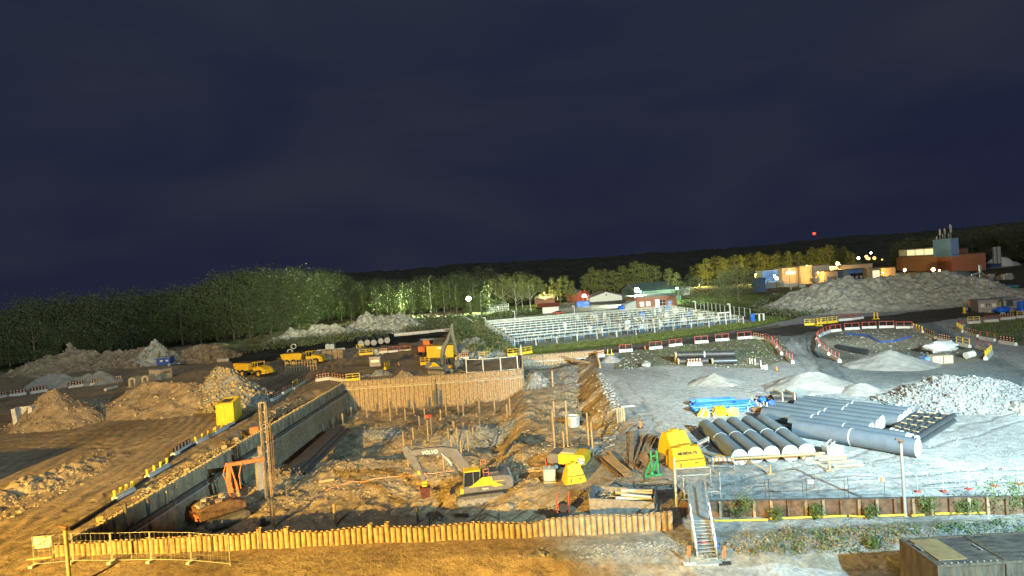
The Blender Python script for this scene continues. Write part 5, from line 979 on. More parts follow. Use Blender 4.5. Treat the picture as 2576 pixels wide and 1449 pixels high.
# ------------------------------------------------------------------ concrete barriers with railings
def barrier(r, a1, b1, a2, b2, kind, lab, grp, hs=1., r2=None):
    p, q = at(r, a1, b1), at(r2 or r, a2, b2); L_ = (q - p).length
    t = thing('concrete_barrier', lab, 'barrier', p, yaw(p, q), grp); B = M
    b = MB(); b.T = Matrix.Translation((0, 0, 0)); b.box((L_ / 2, 0, .22 * hs), (L_, .5, .44 * hs)); b.box((L_ / 2, 0, .5 * hs), (L_ * .99, .3, .14 * hs)); b.build('base', {'y': 'conc', 'Y': 'ybar', 'r': 'white', 'd': 'white', 'k': 'conc'}[kind], t)
    h0_, h1_ = .5 * hs, 1.5 * hs; b = MB()
    if kind in 'yYr':
        for x in (.03, .5, .97): b.beam((L_ * x, 0, h0_), (L_ * x, 0, h1_), .10)
        b.beam((0, 0, h1_), (L_, 0, h1_), .10)
        if kind != 'r': b.beam((0, 0, (h0_ + h1_) / 2), (L_, 0, (h0_ + h1_) / 2), .09)
        b.build('railing', 'red' if kind == 'r' else 'ybar', t)
    elif kind == 'd':
        b.box((L_ / 2, 0, .95 * hs), (L_ * .96, .08, .9 * hs)); b.build('board', 'darkred', t)
        b = MB()
        for i in range(5):
            for z in (.8, 1.2): b.box((L_ * (.12 + i * .19), -.06, z * hs), (.22, .06, .18)); b.box((L_ * (.12 + i * .19), .06, z * hs), (.22, .06, .18))
        b.build('reflector', 'reflect', t)
    elif kind == 'k':
        for x in (.03, .35, .66, .97): b = MB(); b.cyl((L_ * x, 0, h0_), (L_ * x, 0, h1_ * .95), .12, n=8); b.build('post', 'ybar', t)
    return t
M['darkred'] = mat('dark_red_board', (.05, .022, .02), .6, 0, .3, 2); M['reflect'] = mat('pale_orange_reflector', (.8, .5, .32), .5, 0, .1, 3)
lab = 'white footed concrete barrier with red railing in the row above the far black pipe stack'
for a in ((1078, 862, 1213, 852), (1382, 835, 1510, 822), (1582, 808, 1711, 793), (1838, 773, 1975, 765), (2046, 752, 2184, 743), (2268, 732, 2413, 722)): barrier('T3', *a, 'r', lab, 'row of red railed barriers above the pipe stack')
barrier('T3', 2425, 722, 2545, 742, 'd', 'dotted dark barrier at the right end of the red railed row above the pipe stack', None)
for a in ((2548, 742, 2620, 775), (2622, 778, 2668, 830), (2672, 838, 2712, 890)): barrier('T3', *a, 'r', 'red railed barrier where the row bends down towards the broad sand heap', 'bend of the red railed row')
barrier('T4', 190, 1400, 250, 1460, 'r', 'lowest red railed barrier of the row that bends towards the broad sand heap', None)
for i, a in enumerate(((365, 1075, 476, 1070), (490, 1063, 586, 1055), (600, 1053, 696, 1043))): barrier('T4', *a, 'Y', 'barrier with yellow railing and yellow foot in the trio below the very large spoil heap', 'yellow trio below the large heap')
for a in ((708, 1032, 830, 1022), (838, 1022, 955, 1005)): barrier('T4', *a, 'r', 'red railed barrier right of the yellow trio below the large heap', 'red pair below the large heap')
for a in ((770, 1122, 922, 1115), (944, 1110, 1092, 1104), (1117, 1102, 1272, 1100), (1288, 1108, 1457, 1108)): barrier('T4', *a, 'r', 'red railed barrier along the top of the ring round the sand cone', 'top of the ring round the sand cone')
for a in ((735, 1132, 630, 1142), (622, 1144, 560, 1168), (555, 1170, 512, 1196), (505, 1200, 490, 1230), (490, 1238, 520, 1298), (530, 1308, 612, 1378), (640, 1395, 722, 1448)): barrier('T4', *a, 'r', 'red railed barrier on the left curve of the ring round the sand cone', 'left curve of the ring round the sand cone')
barrier('T4', 1465, 1120, 1556, 1152, 'k', 'barrier with yellow posts at the upper right of the ring round the sand cone', None)
for a in ((1580, 1165, 1690, 1212), (1720, 1228, 1842, 1255)): barrier('T4', *a, 'd', 'dark dotted barrier on the right of the ring round the sand cone', 'dark barriers of the ring')
barrier('T4', 1895, 1270, 2032, 1300, 'y', 'yellow railed barrier on the right of the ring round the sand cone', None)
barrier('T4', 2105, 1305, 2232, 1350, 'r', 'red railed barrier before the group of yellow posts on the right of the ring', None)
barrier('T4', 2190, 1425, 2250, 1362, 'k', 'barrier with four yellow posts at the right end of the ring round the sand cone', None)
for a, k, l in (((1905, 1112, 1972, 1082), 'r', 'red railed barrier at the left corner of the ring at the right edge'), ((2010, 1060, 2135, 1052), 'y', 'yellow railed barrier next to the left corner of the ring at the right edge'), ((2180, 1045, 2315, 1035), 'r', 'red railed barrier on the upper side of the ring at the right edge'), ((2345, 1020, 2482, 1008), 'd', 'dotted barrier with blue and white bags on it in the ring at the right edge'), ((2505, 1002, 2640, 990), 'y', 'yellow railed barrier cut by the right edge of the picture'), ((1905, 1112, 1962, 1148), 'k', 'barrier with yellow posts at the lower left corner of the ring at the right edge'), ((2000, 1160, 2112, 1196), 'd', 'first dark barrier on the lower side of the ring at the right edge'), ((2132, 1212, 2285, 1240), 'r', 'red railed barrier on the lower side of the ring at the right edge'), ((2330, 1252, 2497, 1280), 'd', 'second dark barrier on the lower side of the ring at the right edge')): barrier('T4', *a, k, l, None)
for r, a, y0_, y1_, l in (('T4', 512, 1010, 1080, 'tall yellow marker stand among the yellow trio of barriers'), ('T4', 1085, 940, 1012, 'tall yellow marker stand alone at the foot of the very large spoil heap'), ('T3', 982, 828, 885, 'pair of yellow marker boards on the small grey cone at the head of the pit')):
    p = G(r, a, y1_); z = topz(p, r, a, y0_) - p.z; t = thing('marker_stand', l, 'marker', p); b = MB(); b.beam((-.45, 0, 0), (-.3, 0, z), .35, .12); b.beam((.5, 0, 0), (.4, 0, z), .35, .12); b.build('board', 'ybar', t); b = MB(); b.box((0, 0, .08), (1.6, .7, .14)); b.build('foot', 'ybar', t)
barrier('T2', 905, 1158, 1050, 1145, 'Y', 'yellow railed barrier above the left end of the far pit wall', None, .9)
barrier('T2', 1298, 1036, 1345, 1012, 'Y', 'small yellow railed barrier seen at an angle beside the rock pile', None, .9)
barrier('T2', 1655, 990, 1750, 982, 'Y', 'yellow railed barrier behind the counterweight of the far excavator', None)
barrier('T2', 2243, 932, 2360, 925, 'y', 'yellow railed barrier on its own at the foot of the bushy bank', None)
barrier('T3', -45, 902, 72, 890, 'Y', 'left one of the two yellow railed barriers above the step in the pit wall', None); barrier('T3', 78, 888, 200, 868, 'Y', 'right one of the two yellow railed barriers above the step in the pit wall', None)
barrier('T2', 600, 1158, 748, 1135, 'd', 'left one of two dotted barriers above the left end of the far pit wall', None); barrier('T2', 757, 1140, 900, 1160, 'd', 'right one of two dotted barriers above the left end of the far pit wall', None)
barrier('T2', 2035, 935, 2143, 930, 'd', 'dotted barrier right of the yellow container', None); barrier('T3', 858, 915, 930, 905, 'd', 'dotted barrier at the right corner of the narrow arm of the pit', None)
barrier('M3', 1762, 192, 1912, 185, 'd', 'dotted barrier leaning before the far black pipe stack', None, .85)
for a, k in (((1040, 892, 1180, 880), 'Y'), ((1240, 872, 1325, 865), 'd'), ((1330, 866, 1432, 856), 'r'), ((1445, 858, 1560, 850), 'r'), ((1010, 838, 1090, 832), 'y')): barrier('T2', *a, k, ['yellow footed barrier left of the white bag in the row beyond the haul road', 'dark barrier right of the white bag in the row beyond the haul road', 'left red railed barrier in the row beyond the haul road', 'right red railed barrier in the row beyond the haul road', 'pale barrier in front of the five black culvert pipes'][[1040, 1240, 1330, 1445, 1010].index(a[0])], None, .9)
for a, k in (((375, 1240, 490, 1168), 'd'), ((270, 1290, 350, 1245), 'd'), ((160, 1355, 240, 1312), 'd')): barrier('T2', *a, k, 'dark boarded barrier seen at an angle along the ledge left of the pit', 'angled barriers on the ledge', .85)
barrier('M2', 375, 430, 425, 405, 'Y', 'small yellow railed barrier among the angled ones on the ledge', None, .9)
for a in ((-60, 1335, 70, 1312), (90, 1312, 265, 1287), (305, 1283, 475, 1255), (690, 1226, 840, 1202), (905, 1198, 1040, 1180), (1120, 1165, 1230, 1150)): barrier('T1', *a, 'd', 'dark boarded pale footed barrier in the long row behind the earth cone', 'dark barriers at the left', .9)
for r, a, k, l in (('B1', (1152, 692, 1342, 590), 'k', 'lowest barrier with yellow posts beside the haul road'), ('B1', (1480, 470, 1690, 345), 'k', 'second barrier with yellow posts from the bottom beside the haul road'), ('B1', (1740, 245, 1915, 140), 'd', 'dark boarded barrier between the yellow ones beside the haul road'), ('M1', (1965, 1092, 2165, 992), 'k', 'third barrier with yellow posts from the bottom beside the haul road'), ('M1', (2168, 985, 2350, 890), 'k', 'barrier with yellow posts directly in front of the near yellow container')): barrier(r, *a, k, l, None, .62)
b = MB(); pts = [G('B1', *c) + Vector((0, 0, .1)) for c in ((690, 1000), (1160, 700), (1480, 475), (1730, 262), (2000, 110))] + [G('M1', *c) + Vector((0, 0, .1)) for c in ((2350, 900), (2560, 780))]
for u, v in zip(pts[:-1], pts[1:]): b.beam(u, v, .22, .2)
tag(b.build('kerb', 'rubber'), 'long dark kerb line between the haul road and the left pit wall', 'kerb')
for r, a, bb, s_, l in (('C1', 500, 480, .95, 'orange box on the ledge behind the drilling rig mast'), ('C1', 325, 555, .5, 'small pale box at the top of the left pit wall, below the orange box'), ('C1', 210, 635, .55, 'small tan box on the ledge, left of the pale one'), ('B1', 1880, 405, .5, 'small tan box at the top of the left pit wall, lower down'), ('B1', 1010, 905, .5, 'pair of small pale boxes near the lower end of the left pit wall')):
    p = G(r, a, bb); b = MB(); b.box((0, 0, s_ * .4), (s_, s_ * .7, s_ * .8), rz=.6); b.box((s_ * .1, 0, s_ * .83), (s_ * .6, s_ * .5, .06), rz=.6); tag(b.build('box', 'orange' if 'orange box on' in l else 'wood', loc=p, bevel=.03), l, 'box')
# ------------------------------------------------------------------ fences and signs in the foreground
xs_ = [(340, 1352), (740, 1312), (1130, 1312), (1525, 1302), (1928, 1312), (2322, 1350)]
for i in range(5):
    p, q = at('B1', *xs_[i]), at('B1', *xs_[i + 1]); t = thing('site_fence_panel', ['leftmost', 'second from left', 'middle', 'fourth from left', 'rightmost'][i] + ' wire mesh fence panel before the left end of the tube wall', 'fence', p, yaw(p, q), 'mesh fence in front of the tube wall'); L_ = (q - p).length; hh = 1.95; b = MB()
    for x in (.04, L_ - .04): b.cyl((x, 0, 0), (x, 0, hh), .022, n=6)
    b.beam((0, 0, hh), (L_, 0, hh), .022); b.beam((0, 0, .15), (L_, 0, .15), .03); b.beam((L_ / 2, 0, .15), (L_ / 2, 0, hh), .015); b.build('frame', 'galv', t)
    b = MB()
    for k in range(int(L_ / .35)): b.beam(((k + 1) * .35, 0, .15), ((k + 1) * .35, 0, hh), .007)
    for z in (.55, 1.0, 1.45): b.beam((0, 0, z), (L_, 0, z), .007)
    b.build('mesh', 'galv', t)
    b = MB(); b.box((0, 0, .07), (.25, .65, .13)); b.build('foot', 'conc', t)
p = at('B1', 440, 1255); z1 = topz(p, 'B1', 440, 1040); t = thing('notice_board', 'pale notice board with red lettering standing left of the tube wall', 'notice board', p, .1); b = MB(); b.box((0, 0, z1 * .70), (1.1, .05, z1 * .55)); b.build('board', 'signp', t)
b = MB()
for i, w_ in enumerate((.8, .65, .85, .5, .75, .6)): b.box((0, -.035, z1 * (.90 - i * .075)), (w_, .02, .05))
b.build('lettering', 'textr', t); b = MB(); b.box((0, 0, z1 * 1.0), (1.15, .2, .1)); b.box((-.5, 0, z1 * .3), (.06, .06, z1 * .6)); b.box((.5, 0, z1 * .3), (.06, .06, z1 * .6)); b.build('frame', 'steel', t); b = MB(); b.box((0, 0, .08), (1.6, .9, .12)); b.build('foot', 'wood', t)
for k, (a, y0_, y1_) in enumerate(((-560, 540, 715), (75, 540, 712), (465, 500, 702), (900, 495, 695), (1315, 492, 682))):
    if k == 4: break
    nxt = ((-560, 540, 715), (75, 540, 712), (465, 500, 702), (900, 495, 695), (1315, 492, 682))[k + 1]; p, q = at('B4', a, y1_, .9), at('B4', nxt[0], nxt[2], .9); p.z = q.z = .1; p.y += 1.2; q.y += 1.2
    t = thing('site_fence_panel', ['panel next to the stair', 'second panel from the stair', 'third panel from the stair', 'panel beside the tall pole'][k] + ' of the thin dark mesh fence behind the rusty wall', 'fence', p, yaw(p, q), 'dark mesh fence behind the rusty wall'); L_ = (q - p).length; b = MB()
    for x in (.12, L_ - .12): b.cyl((x, 0, 0), (x, 0, 1.95), .022, n=6)
    b.beam((0, 0, 1.7), (L_, 0, 1.75), .02); b.beam((0, 0, .75), (L_, 0, .7), .02); b.build('frame', 'steel', t)
    b = MB()
    for z in (.3, .6, 1, 1.35): b.beam((0, 0, z), (L_, 0, z), .006)
    for j in range(int(L_ / .5)): b.beam(((j + 1) * .5, 0, .1), ((j + 1) * .5, 0, 1.7), .005)
    b.build('mesh', 'galv', t); b = MB(); b.box((0, 0, .07), (.22, .6, .13)); b.build('foot', 'conc', t)
    if k in (2, 3): b = MB(); b.box((.4 if k == 2 else L_ - .3, -.05, 1.7), (.36, .02, .26)); b.build('sign_plate', 'signp', t)
pp = [(1505, 605), (1765, 600), (2020, 578), (2210, 525), (2285, 548), (2525, 528), (2760, 500)]
for k in range(6):
    if k == 3: continue
    p, q = at('B4', *pp[k]), at('B4', *pp[k + 1]); t = thing('barrier_net', ['leftmost', 'second', 'third', '', 'fourth', 'rightmost'][k] + ' section of the pale net barrier with red feet right of the tall pole', 'net barrier', p, yaw(p, q), 'net barrier with red feet'); L_ = (q - p).length; b = MB(); b.cyl((0, 0, 0), (0, 0, 1.3), .025, n=6); b.build('post', 'galv', t)
    b = MB()
    for z in (.3, .8): b.beam((0, 0, z), (L_, 0, z), .02)
    for j in range(int(L_ / .3)): b.beam((j * .3, 0, .3), (j * .3, 0, 1.1), .008)
    b.build('net', 'galv', t); b = MB(); b.box((0, 0, .05), (.36, .3, .08)); b.build('foot', 'red', t)
# ------------------------------------------------------------------ blue and yellow plastic pipes
def bundle(name, lab, r, a1, b1, a2, b2, rad, n_, m, cat='pipe bundle', tip=None):
    p, q = at(r, a1, b1), at(r, a2, b2); t = thing(name, lab, cat, p); d_ = q - p; sd_ = Vector((-d_.y, d_.x, 0)).normalized(); cnt = 0
    for lay in range(3):
        for i in range(n_ - lay):
            o = sd_ * ((i - (n_ - lay) / 2) * rad * 2.1) + Vector((0, 0, rad + lay * rad * 1.8)); j = d_ * random.uniform(-.06, .06); b = MB(); b.path([o + j, o + d_ * .35 + j + Vector((0, 0, random.uniform(-.05, .12))), o + d_ * .7 + j + sd_ * random.uniform(-.1, .1), o + d_ + j], rad, 8); b.build('pipe', m if (i + lay) % 3 or not tip else tip, t, smooth=True)
    return t
bundle('yellow_pipe_bundle', 'bundle of yellow plastic pipes left of the other yellow one behind the five grey pipes', 'C7', 395, 660, 420, 560, .12, 5, 'yplas', tip='pvc')
bundle('yellow_pipe_bundle', 'wider bundle of yellow plastic pipes behind the five grey pipes', 'C7', 760, 650, 640, 520, .14, 6, 'yplas')
bundle('blue_pipe_bundle', 'long bundle of blue plastic pipes behind the yellow bundles', 'C7', 230, 560, 1330, 505, .14, 7, 'blueplas')
bundle('blue_pipe_bundle', 'second bundle of blue plastic pipes, furthest back', 'C7', 210, 450, 1000, 400, .14, 6, 'blueplas')
bundle('blue_pipe_bundle', 'short blue plastic pipe bundle at the right of the stakes', 'C7', 1060, 480, 1380, 440, .14, 5, 'blueplas')
def lump(name, lab, cat, r, a, bb, sx, sy, sz, m, n=24):
    p = G(r, a, bb); b = MB(); V = []; 
    for i in range(n // 2 + 1):
        th = math.pi * i / (n // 2)
        for j in range(n):
            ph = 2 * math.pi * j / n; k = 1 + .22 * math.sin(ph * 3 + i) * math.sin(th) + random.uniform(-.07, .07); V.append((sx * k * math.sin(th) * math.cos(ph), sy * k * math.sin(th) * math.sin(ph), sz * .9 + sz * k * math.cos(th)))
    b.add(V, [(i * n + j, (i + 1) * n + j, (i + 1) * n + (j + 1) % n, i * n + (j + 1) % n) for i in range(n // 2) for j in range(n)]); return tag(b.build(name, m, loc=p, smooth=True), lab, cat)
lump('plastic_sack', 'lime green plastic wrapped sack right of the yellow bundles', 'sack', 'C7', 1000, 640, .75, .6, .5, 'gplas')
lump('plastic_sheet', 'crumpled blue plastic sheet beside the white stakes', 'sheet', 'C7', 1610, 370, .4, .4, .35, 'blueplas'); lump('plastic_sheet', 'dark blue covered lump left of the long grey pipes', 'sheet', 'C7', 1780, 440, .5, .5, .35, 'blue'); lump('plastic_sheet', 'crumpled blue sheet over the left end of the blue bundles', 'sheet', 'C7', 290, 580, .4, .4, .4, 'blueplas'); lump('plastic_sheet', 'blue sheet bulging over the right end of the blue bundles', 'sheet', 'C7', 1180, 470, .8, .5, .4, 'blueplas')
lump('earth_clod', 'reddish lump of tubes and clay behind the five grey pipes', 'lump', 'C7', 1480, 560, .7, .5, .3, 'rust')
lump('membrane_pile', 'crumpled pile of white membrane in the hollow with the sand cone', 'membrane', 'T4', 1745, 1345, 2.6, 1.6, 1.0, 'tarp'); lump('bag', 'white bag in the barrier row beyond the haul road', 'bag', 'T2', 1213, 888, .75, .7, .75, 'cap'); lump('boulder', 'pale boulder lying alone left of the far black pipe stack', 'boulder', 'T3', 1345, 1012, .85, .7, .5, 'stone', 10); lump('bag', 'small white bag beside the larger one beyond the haul road', 'bag', 'T2', 1270, 882, .4, .4, .3, 'cap')
lump('bag', 'blue bag at the right edge behind the ring of barriers', 'bag', 'C6', 2070, 1010, 1.7, 1.2, .8, 'blueplas'); lump('bag', 'white and blue bag standing on the dotted barrier at the right edge', 'bag', 'C6', 2090, 1120, .6, .5, .7, 'cap')
st = [('C7', x, y0_, y1_) for x, y0_, y1_ in ((480, 470, 560), (568, 470, 560), (595, 480, 560), (757, 455, 540), (785, 460, 540), (838, 450, 540), (868, 460, 540), (1058, 450, 540), (1098, 440, 530), (1130, 455, 550), (1315, 450, 560), (1358, 330, 480), (1413, 290, 430), (1492, 320, 430), (1428, 440, 520), (1575, 400, 470), (1635, 350, 440), (1705, 370, 470), (1510, 390, 440), (640, 580, 680))]
for r, a, y0_, y1_ in st: p = at(r, a, y1_); z = topz(p, r, a, y0_); b = MB(); b.beam((0, 0, 0), (-.04, 0, z), .09); tag(b.build('stake', 'white', loc=p), 'white stake among the blue and yellow pipe bundles', 'stake', 'white stakes among the pipe bundles')
for x, y0_, y1_ in ((2370, 925, 965), (2395, 920, 975), (2420, 925, 980), (2450, 925, 990), (2505, 940, 985), (2512, 985, 1030), (2530, 990, 1030), (2548, 990, 1035), (2568, 985, 1035)): p = at('T3', x, y1_); z = topz(p, 'T3', x, y0_); b = MB(); b.beam((0, 0, 0), (-.06, 0, z), .14); tag(b.build('stake', 'white', loc=p), 'white stake on the slope right of the far black pipe stack', 'stake', 'white stakes right of the pipe stack')
# black strapped bundle
p, q = at('C7', 1760, 370), at('C7', 2240, 385); t = thing('black_pipe_bundle', 'short thick bundle of black pipes with two pale straps, left behind the long grey pipes', 'pipe bundle', p); d_ = q - p; d_.z = 0
for lay, n_ in ((0, 3), (1, 2)):
    for i in range(n_): o = Vector((0, (i - n_ / 2) * .75, .36 + lay * .6)); b = MB(); b.cyl(o, o + d_, .36, n=16, inner=(.85, .4)); b.build('pipe', 'black', t, smooth=True)
for f in (.3, .8): b = MB(); b.box(d_ * f + Vector((0, -.35, .75)), (.1, 2.3, 1.5)); b.build('strap', 'cap', t)
# stakes with cross bars
for r, a, y0_, y1_, l, cb in (('M3', 1296, 745, 822, 'orange stake with a thin cross bar on the grey yard beside the pit', 1), ('M4', 1660, 505, 602, 'orange stake standing in the crushed rock heap', 1), ('M4', 92, 200, 248, 'leaning orange marker left of the broad sand heap', 0), ('T3', 1342, 797, 835, 'orange marker post between two red railed barriers', 0), ('T2', 1440, 962, 1000, 'orange traffic cone on the haul road near the far excavator', 0), ('T2', 1500, 790, 824, 'orange marker above the red railed barriers beyond the haul road', 0), ('T2', 1188, 822, 850, 'orange marker left of the white bag beyond the haul road', 0)):
    p = G(r, a, y1_); z = topz(p, r, a, y0_) - p.z; t = thing('marker_post', l, 'marker', p); b = MB(); b.cyl((0, 0, 0), (-.05, 0, z), .13, n=8); b.build('post', 'orange', t); b = MB(); b.box((0, 0, .05), (.45, .45, .08)); b.build('foot', 'rubber', t)
    if cb: b = MB(); b.beam((-1.4, .1, z * .9), (1.0, 0, z * 1.02), .04); b.build('cross_bar', 'steel', t)
p = at('M3', 1115, 608); b = MB(); b.box((.6, 0, .08), (1.7, .25, .14), rz=.1); tag(b.build('plank', 'cap', loc=p), 'short white plank lying on the grey yard', 'plank')
p = at('M3', 1092, 755); t = thing('plank_stack', 'small upright stack of pale planks at the torn edge of the yard', 'planks', p)
for i in range(4): b = MB(); b.box((-.3 + i * .24, 0, .7 + .05 * i), (.18, .1, 1.6), rx=-.1); b.build('plank', 'wood', t)
# pink hose across the pit
for l, pts in (('pinkish hose lying across the pit floor up to the near excavator', [('B2', 560, 905), ('B2', 700, 830), ('B2', 860, 760), ('B2', 1000, 722), ('B2', 1300, 682), ('B2', 1650, 655), ('B2', 2060, 602)]), ('pinkish hose between the near excavator and the caged tank', [('B2', 2470, 598), ('B3', 0, 608), ('B3', 130, 622), ('B3', 340, 618)]), ('thin pale cable running from the dark corner to the hose', [('B2', 0, 1140), ('B2', 200, 1105), ('B2', 380, 1040), ('B2', 560, 910)])):
    w = [G(*c) + Vector((0, 0, .08)) for c in pts]; b = MB(); ww = []
    for u, v in zip(w[:-1], w[1:]):
        for k in range(6): s_ = u.lerp(v, k / 6); s_.z = h1(s_.x, s_.y) + .1; ww.append(s_)
    b.path(ww + [w[-1]], .055 if 'hose' == l.split()[1] else .03, 5); tag(b.build('hose', 'hosepink' if 'pink' in l else 'galv'), l, 'hose')
M.setdefault('hosepink', mat('pinkish_hose', (.6, .3, .2), .6))
b = MB(); w = [G('T4', *c) + Vector((0, 0, .2)) for c in ((780, 1165), (900, 1175), (1010, 1190), (1070, 1225), (1130, 1252), (1260, 1245), (1350, 1222), (1430, 1198))]; b.path(w, .17, 6); tag(b.build('hose', 'blue'), 'blue violet hose lying in a curve in the hollow behind the sand cone', 'hose')
for k, (a1, b1, a2, b2) in enumerate(((695, 1296, 1010, 1352), (700, 1312, 1000, 1372))): lying('T4', a1, b1, 'T4', a2, b2, .32, 'black', 'black_pipe', ['upper', 'lower'][k] + ' of two slim black pipes lying left of the sand cone', 'pipe')
for k, (a, w_, h_, m, l) in enumerate(((1735, 2.9, 1.2, 'beige', 'tan block wall segment in front of the white membrane'), (1605, 1.3, 1.0, 'bluew', 'small blue grey box left of the tan block'))): p = G('T4', a, 1455); t = thing('block', l, 'block', p, -.05); b = MB(); b.box((0, 0, h_ / 2), (w_, 1.4, h_)); b.build('body', m, t, bevel=.08); b = MB(); b.box((0, -.71, h_ / 2), (.1, .05, h_ * .9)); b.build('joint', 'steel', t)
p = G('T4', 2040, 1410); b = MB(); b.cyl((-.7, 0, .5), (.6, .2, .7), .5, n=16, inner=(.8, .4)); tag(b.build('concrete_ring', 'conc', loc=p, smooth=True), 'broken concrete ring lying at the right of the hollow', 'ring')
# machine by the tube wall
p = G('B3', 520, 1075); t = thing('plate_compactor', 'small red and black machine standing behind the tube wall', 'machine', p); b = MB(); b.box((0, 0, .25), (.8, .6, .3)); b.cyl((0, -.3, .8), (0, .3, .8), .32, n=14); b.build('body', 'rubber', t); b = MB(); b.path([(-.4, 0, .2), (-.45, 0, 1.3), (-.3, 0, 1.9)], .05, 6); b.path([(.4, 0, .2), (.45, 0, 1.3), (.5, 0, 1.9)], .05, 6); b.beam((-.4, 0, .9), (.4, 0, .9), .08); b.build('handle', 'red', t)
# ------------------------------------------------------------------ left side objects
for i, (x, y) in enumerate(((1057, 800), (1122, 793), (1187, 793), (1257, 778), (1322, 770))):
    p = at('T2', x, y); q = at('T2', x - 25, y - 60); d_ = (q - p).normalized() * 14; rr = 29 / Z3 / 1.49 * p.y / F; t = thing('culvert_pipe', ['leftmost', 'second from left', 'middle', 'fourth from left', 'rightmost'][i] + ' of the five black culvert pipes with open ends', 'pipe', p, group='five black culvert pipes'); c = Vector((0, 0, rr)); b = MB(); b.cyl(c + d_, c, rr, n=20, inner=(.84, .9)); b.build('pipe_body', 'black', t, smooth=True); b = MB(); b.cyl(c, c - d_.normalized() * .15, rr * 1.01, n=20, inner=(.86, .1)); b.build('end_rim', 'lgray', t, smooth=True)
def ring(r, x, y, rz_, lab, grp, m='conc', dep=.8):
    p = at(r, x, y); rr = rz_ / Z3 / 1.49 * p.y / F; b = MB(); n = 24; V = []
    for rr2, yy in ((rr, -dep / 2), (rr, dep / 2), (rr * .8, dep / 2), (rr * .8, -dep / 2)):
        for j in range(n): a = 2 * math.pi * j / n; V.append((rr2 * math.cos(a), yy, rr + rr2 * math.sin(a)))
    b.add(V, [(k * n + j, k * n + (j + 1) % n, ((k + 1) % 4) * n + (j + 1) % n, ((k + 1) % 4) * n + j) for k in range(4) for j in range(n)]); return tag(b.build('concrete_ring', m, loc=p, smooth=False), lab, 'ring', grp)
for i, (x, y) in enumerate(((1415, 652), (1455, 645), (1494, 640), (1525, 634), (1556, 630), (1592, 626))): ring('T2', x, y, 22, ['leftmost', 'second from left', 'third from left', 'third from right', 'second from right', 'rightmost'][i] + ' of the six pale concrete rings beside the overgrown mound', 'six concrete rings')
ring('T2', 381, 828, 26, 'upper of two pale concrete rings in the black ditch', 'two rings in the ditch'); ring('T2', 345, 882, 27, 'lower of two pale concrete rings in the black ditch', 'two rings in the ditch')
for k, x in enumerate((728, 771)): p = at('T2', x, 832); b = MB(); b.box((0, 0, .75), (1.25, 1.2, 1.4)); b.box((0, 0, 1.5), (.7, .7, .15)); b.box((0, -.62, .75), (1.1, .05, .08)); tag(b.build('white_tank', 'cap', loc=p, bevel=.12), ['left', 'right'][k] + ' one of two white box tanks in the black ditch', 'tank', 'two white tanks')
for r, a1, b1, a2, b2, rad, m, l in (('T2', 1390, 708, 2000, 648, .55, 'conc', 'long pale pipeline on the ground behind the yellow container'), ('T2', 415, 768, 740, 735, .4, 'wood', 'pale orange lit pipe at the far side of the black ditch'), ('T2', 612, 866, 697, 858, .35, 'conc', 'pale kerb stone at the near side of the black ditch, left one'), ('T2', 805, 850, 890, 842, .35, 'conc', 'pale kerb stone at the near side of the black ditch, right one'), ('T1', 2200, 965, 2290, 958, .45, 'conc', 'pale rail at the left end of the black ditch'), ('T1', 1700, 1000, 1870, 970, .3, 'cap', 'bright strip on the ground beside the blue cabin'), ('M1', 200, 948, 305, 935, .22, 'ybar', 'yellow timber at the foot of the earth cone'), ('T1', 1060, 1255, 1175, 1225, .3, 'conc', 'pale slab lying on the dark hard standing behind the earth cone')): lying(r, a1, b1, r, a2, b2, rad, m, 'pipe' if 'pipe' in l else 'beam', l, 'pipe' if 'pipe' in l else 'beam', n=8)
p = at('T2', 740, 945); q = at('T2', 885, 925); t = thing('block_wall', 'dark row of stacked blocks behind the sideways dump truck', 'block wall', at('T2', 600, 950)); L_ = (q - t.location).length; yw_ = yaw(t.location, q); t.rotation_euler.z = yw_
for i in range(int(L_ / 1.3)): b = MB(); b.box((.65 + i * 1.3, 0, 1.2), (1.22, 1.2, 2.3 + .2 * (i % 2))); b.build('block', 'brown', t, bevel=.1)
for i, (x, w_) in enumerate(((1372, 1.), (1500, 1.))):
    p = at('T1', x, 1205 if i == 0 else 1185); t = thing('concrete_arch', ['left', 'right'][i] + ' one of two pale concrete arches standing on the dark hard standing', 'arch', p, group='two concrete arches'); s_ = p.y / F / 1.49 / Z3; H_ = 100 * s_; W_ = 75 * s_ ; b = MB(); pr = [(-W_ / 2, 0)]; n = 8
    for j in range(n + 1): a = math.pi - math.pi * j / n; pr.append((W_ / 2 * math.cos(a), H_ * .72 + H_ * .28 * math.sin(a)))
    pr.append((W_ / 2, 0)); pr.append((W_ * .22, 0))
    for j in range(n + 1): a = math.pi * j / n; pr.append((W_ * .22 * math.cos(a), H_ * .6 + H_ * .2 * math.sin(a)))
    pr.append((-W_ * .22, 0)); 
    for j in range(n + 2): 
        u0, u1 = pr[1 + j - 1] if j else pr[0], pr[min(j + 1, n + 1)]; v0 = pr[len(pr) - 1 - j]; v1 = pr[max(len(pr) - 2 - j, n + 3)]
        b.prism([u0, u1, v1, v0], -1.2, 1.2)
    b.build('shell', 'beige', t); b = MB(); b.box((0, 0, .08), (W_ * 1.5, 2.6, .14)); b.build('foot', 'wood', t)
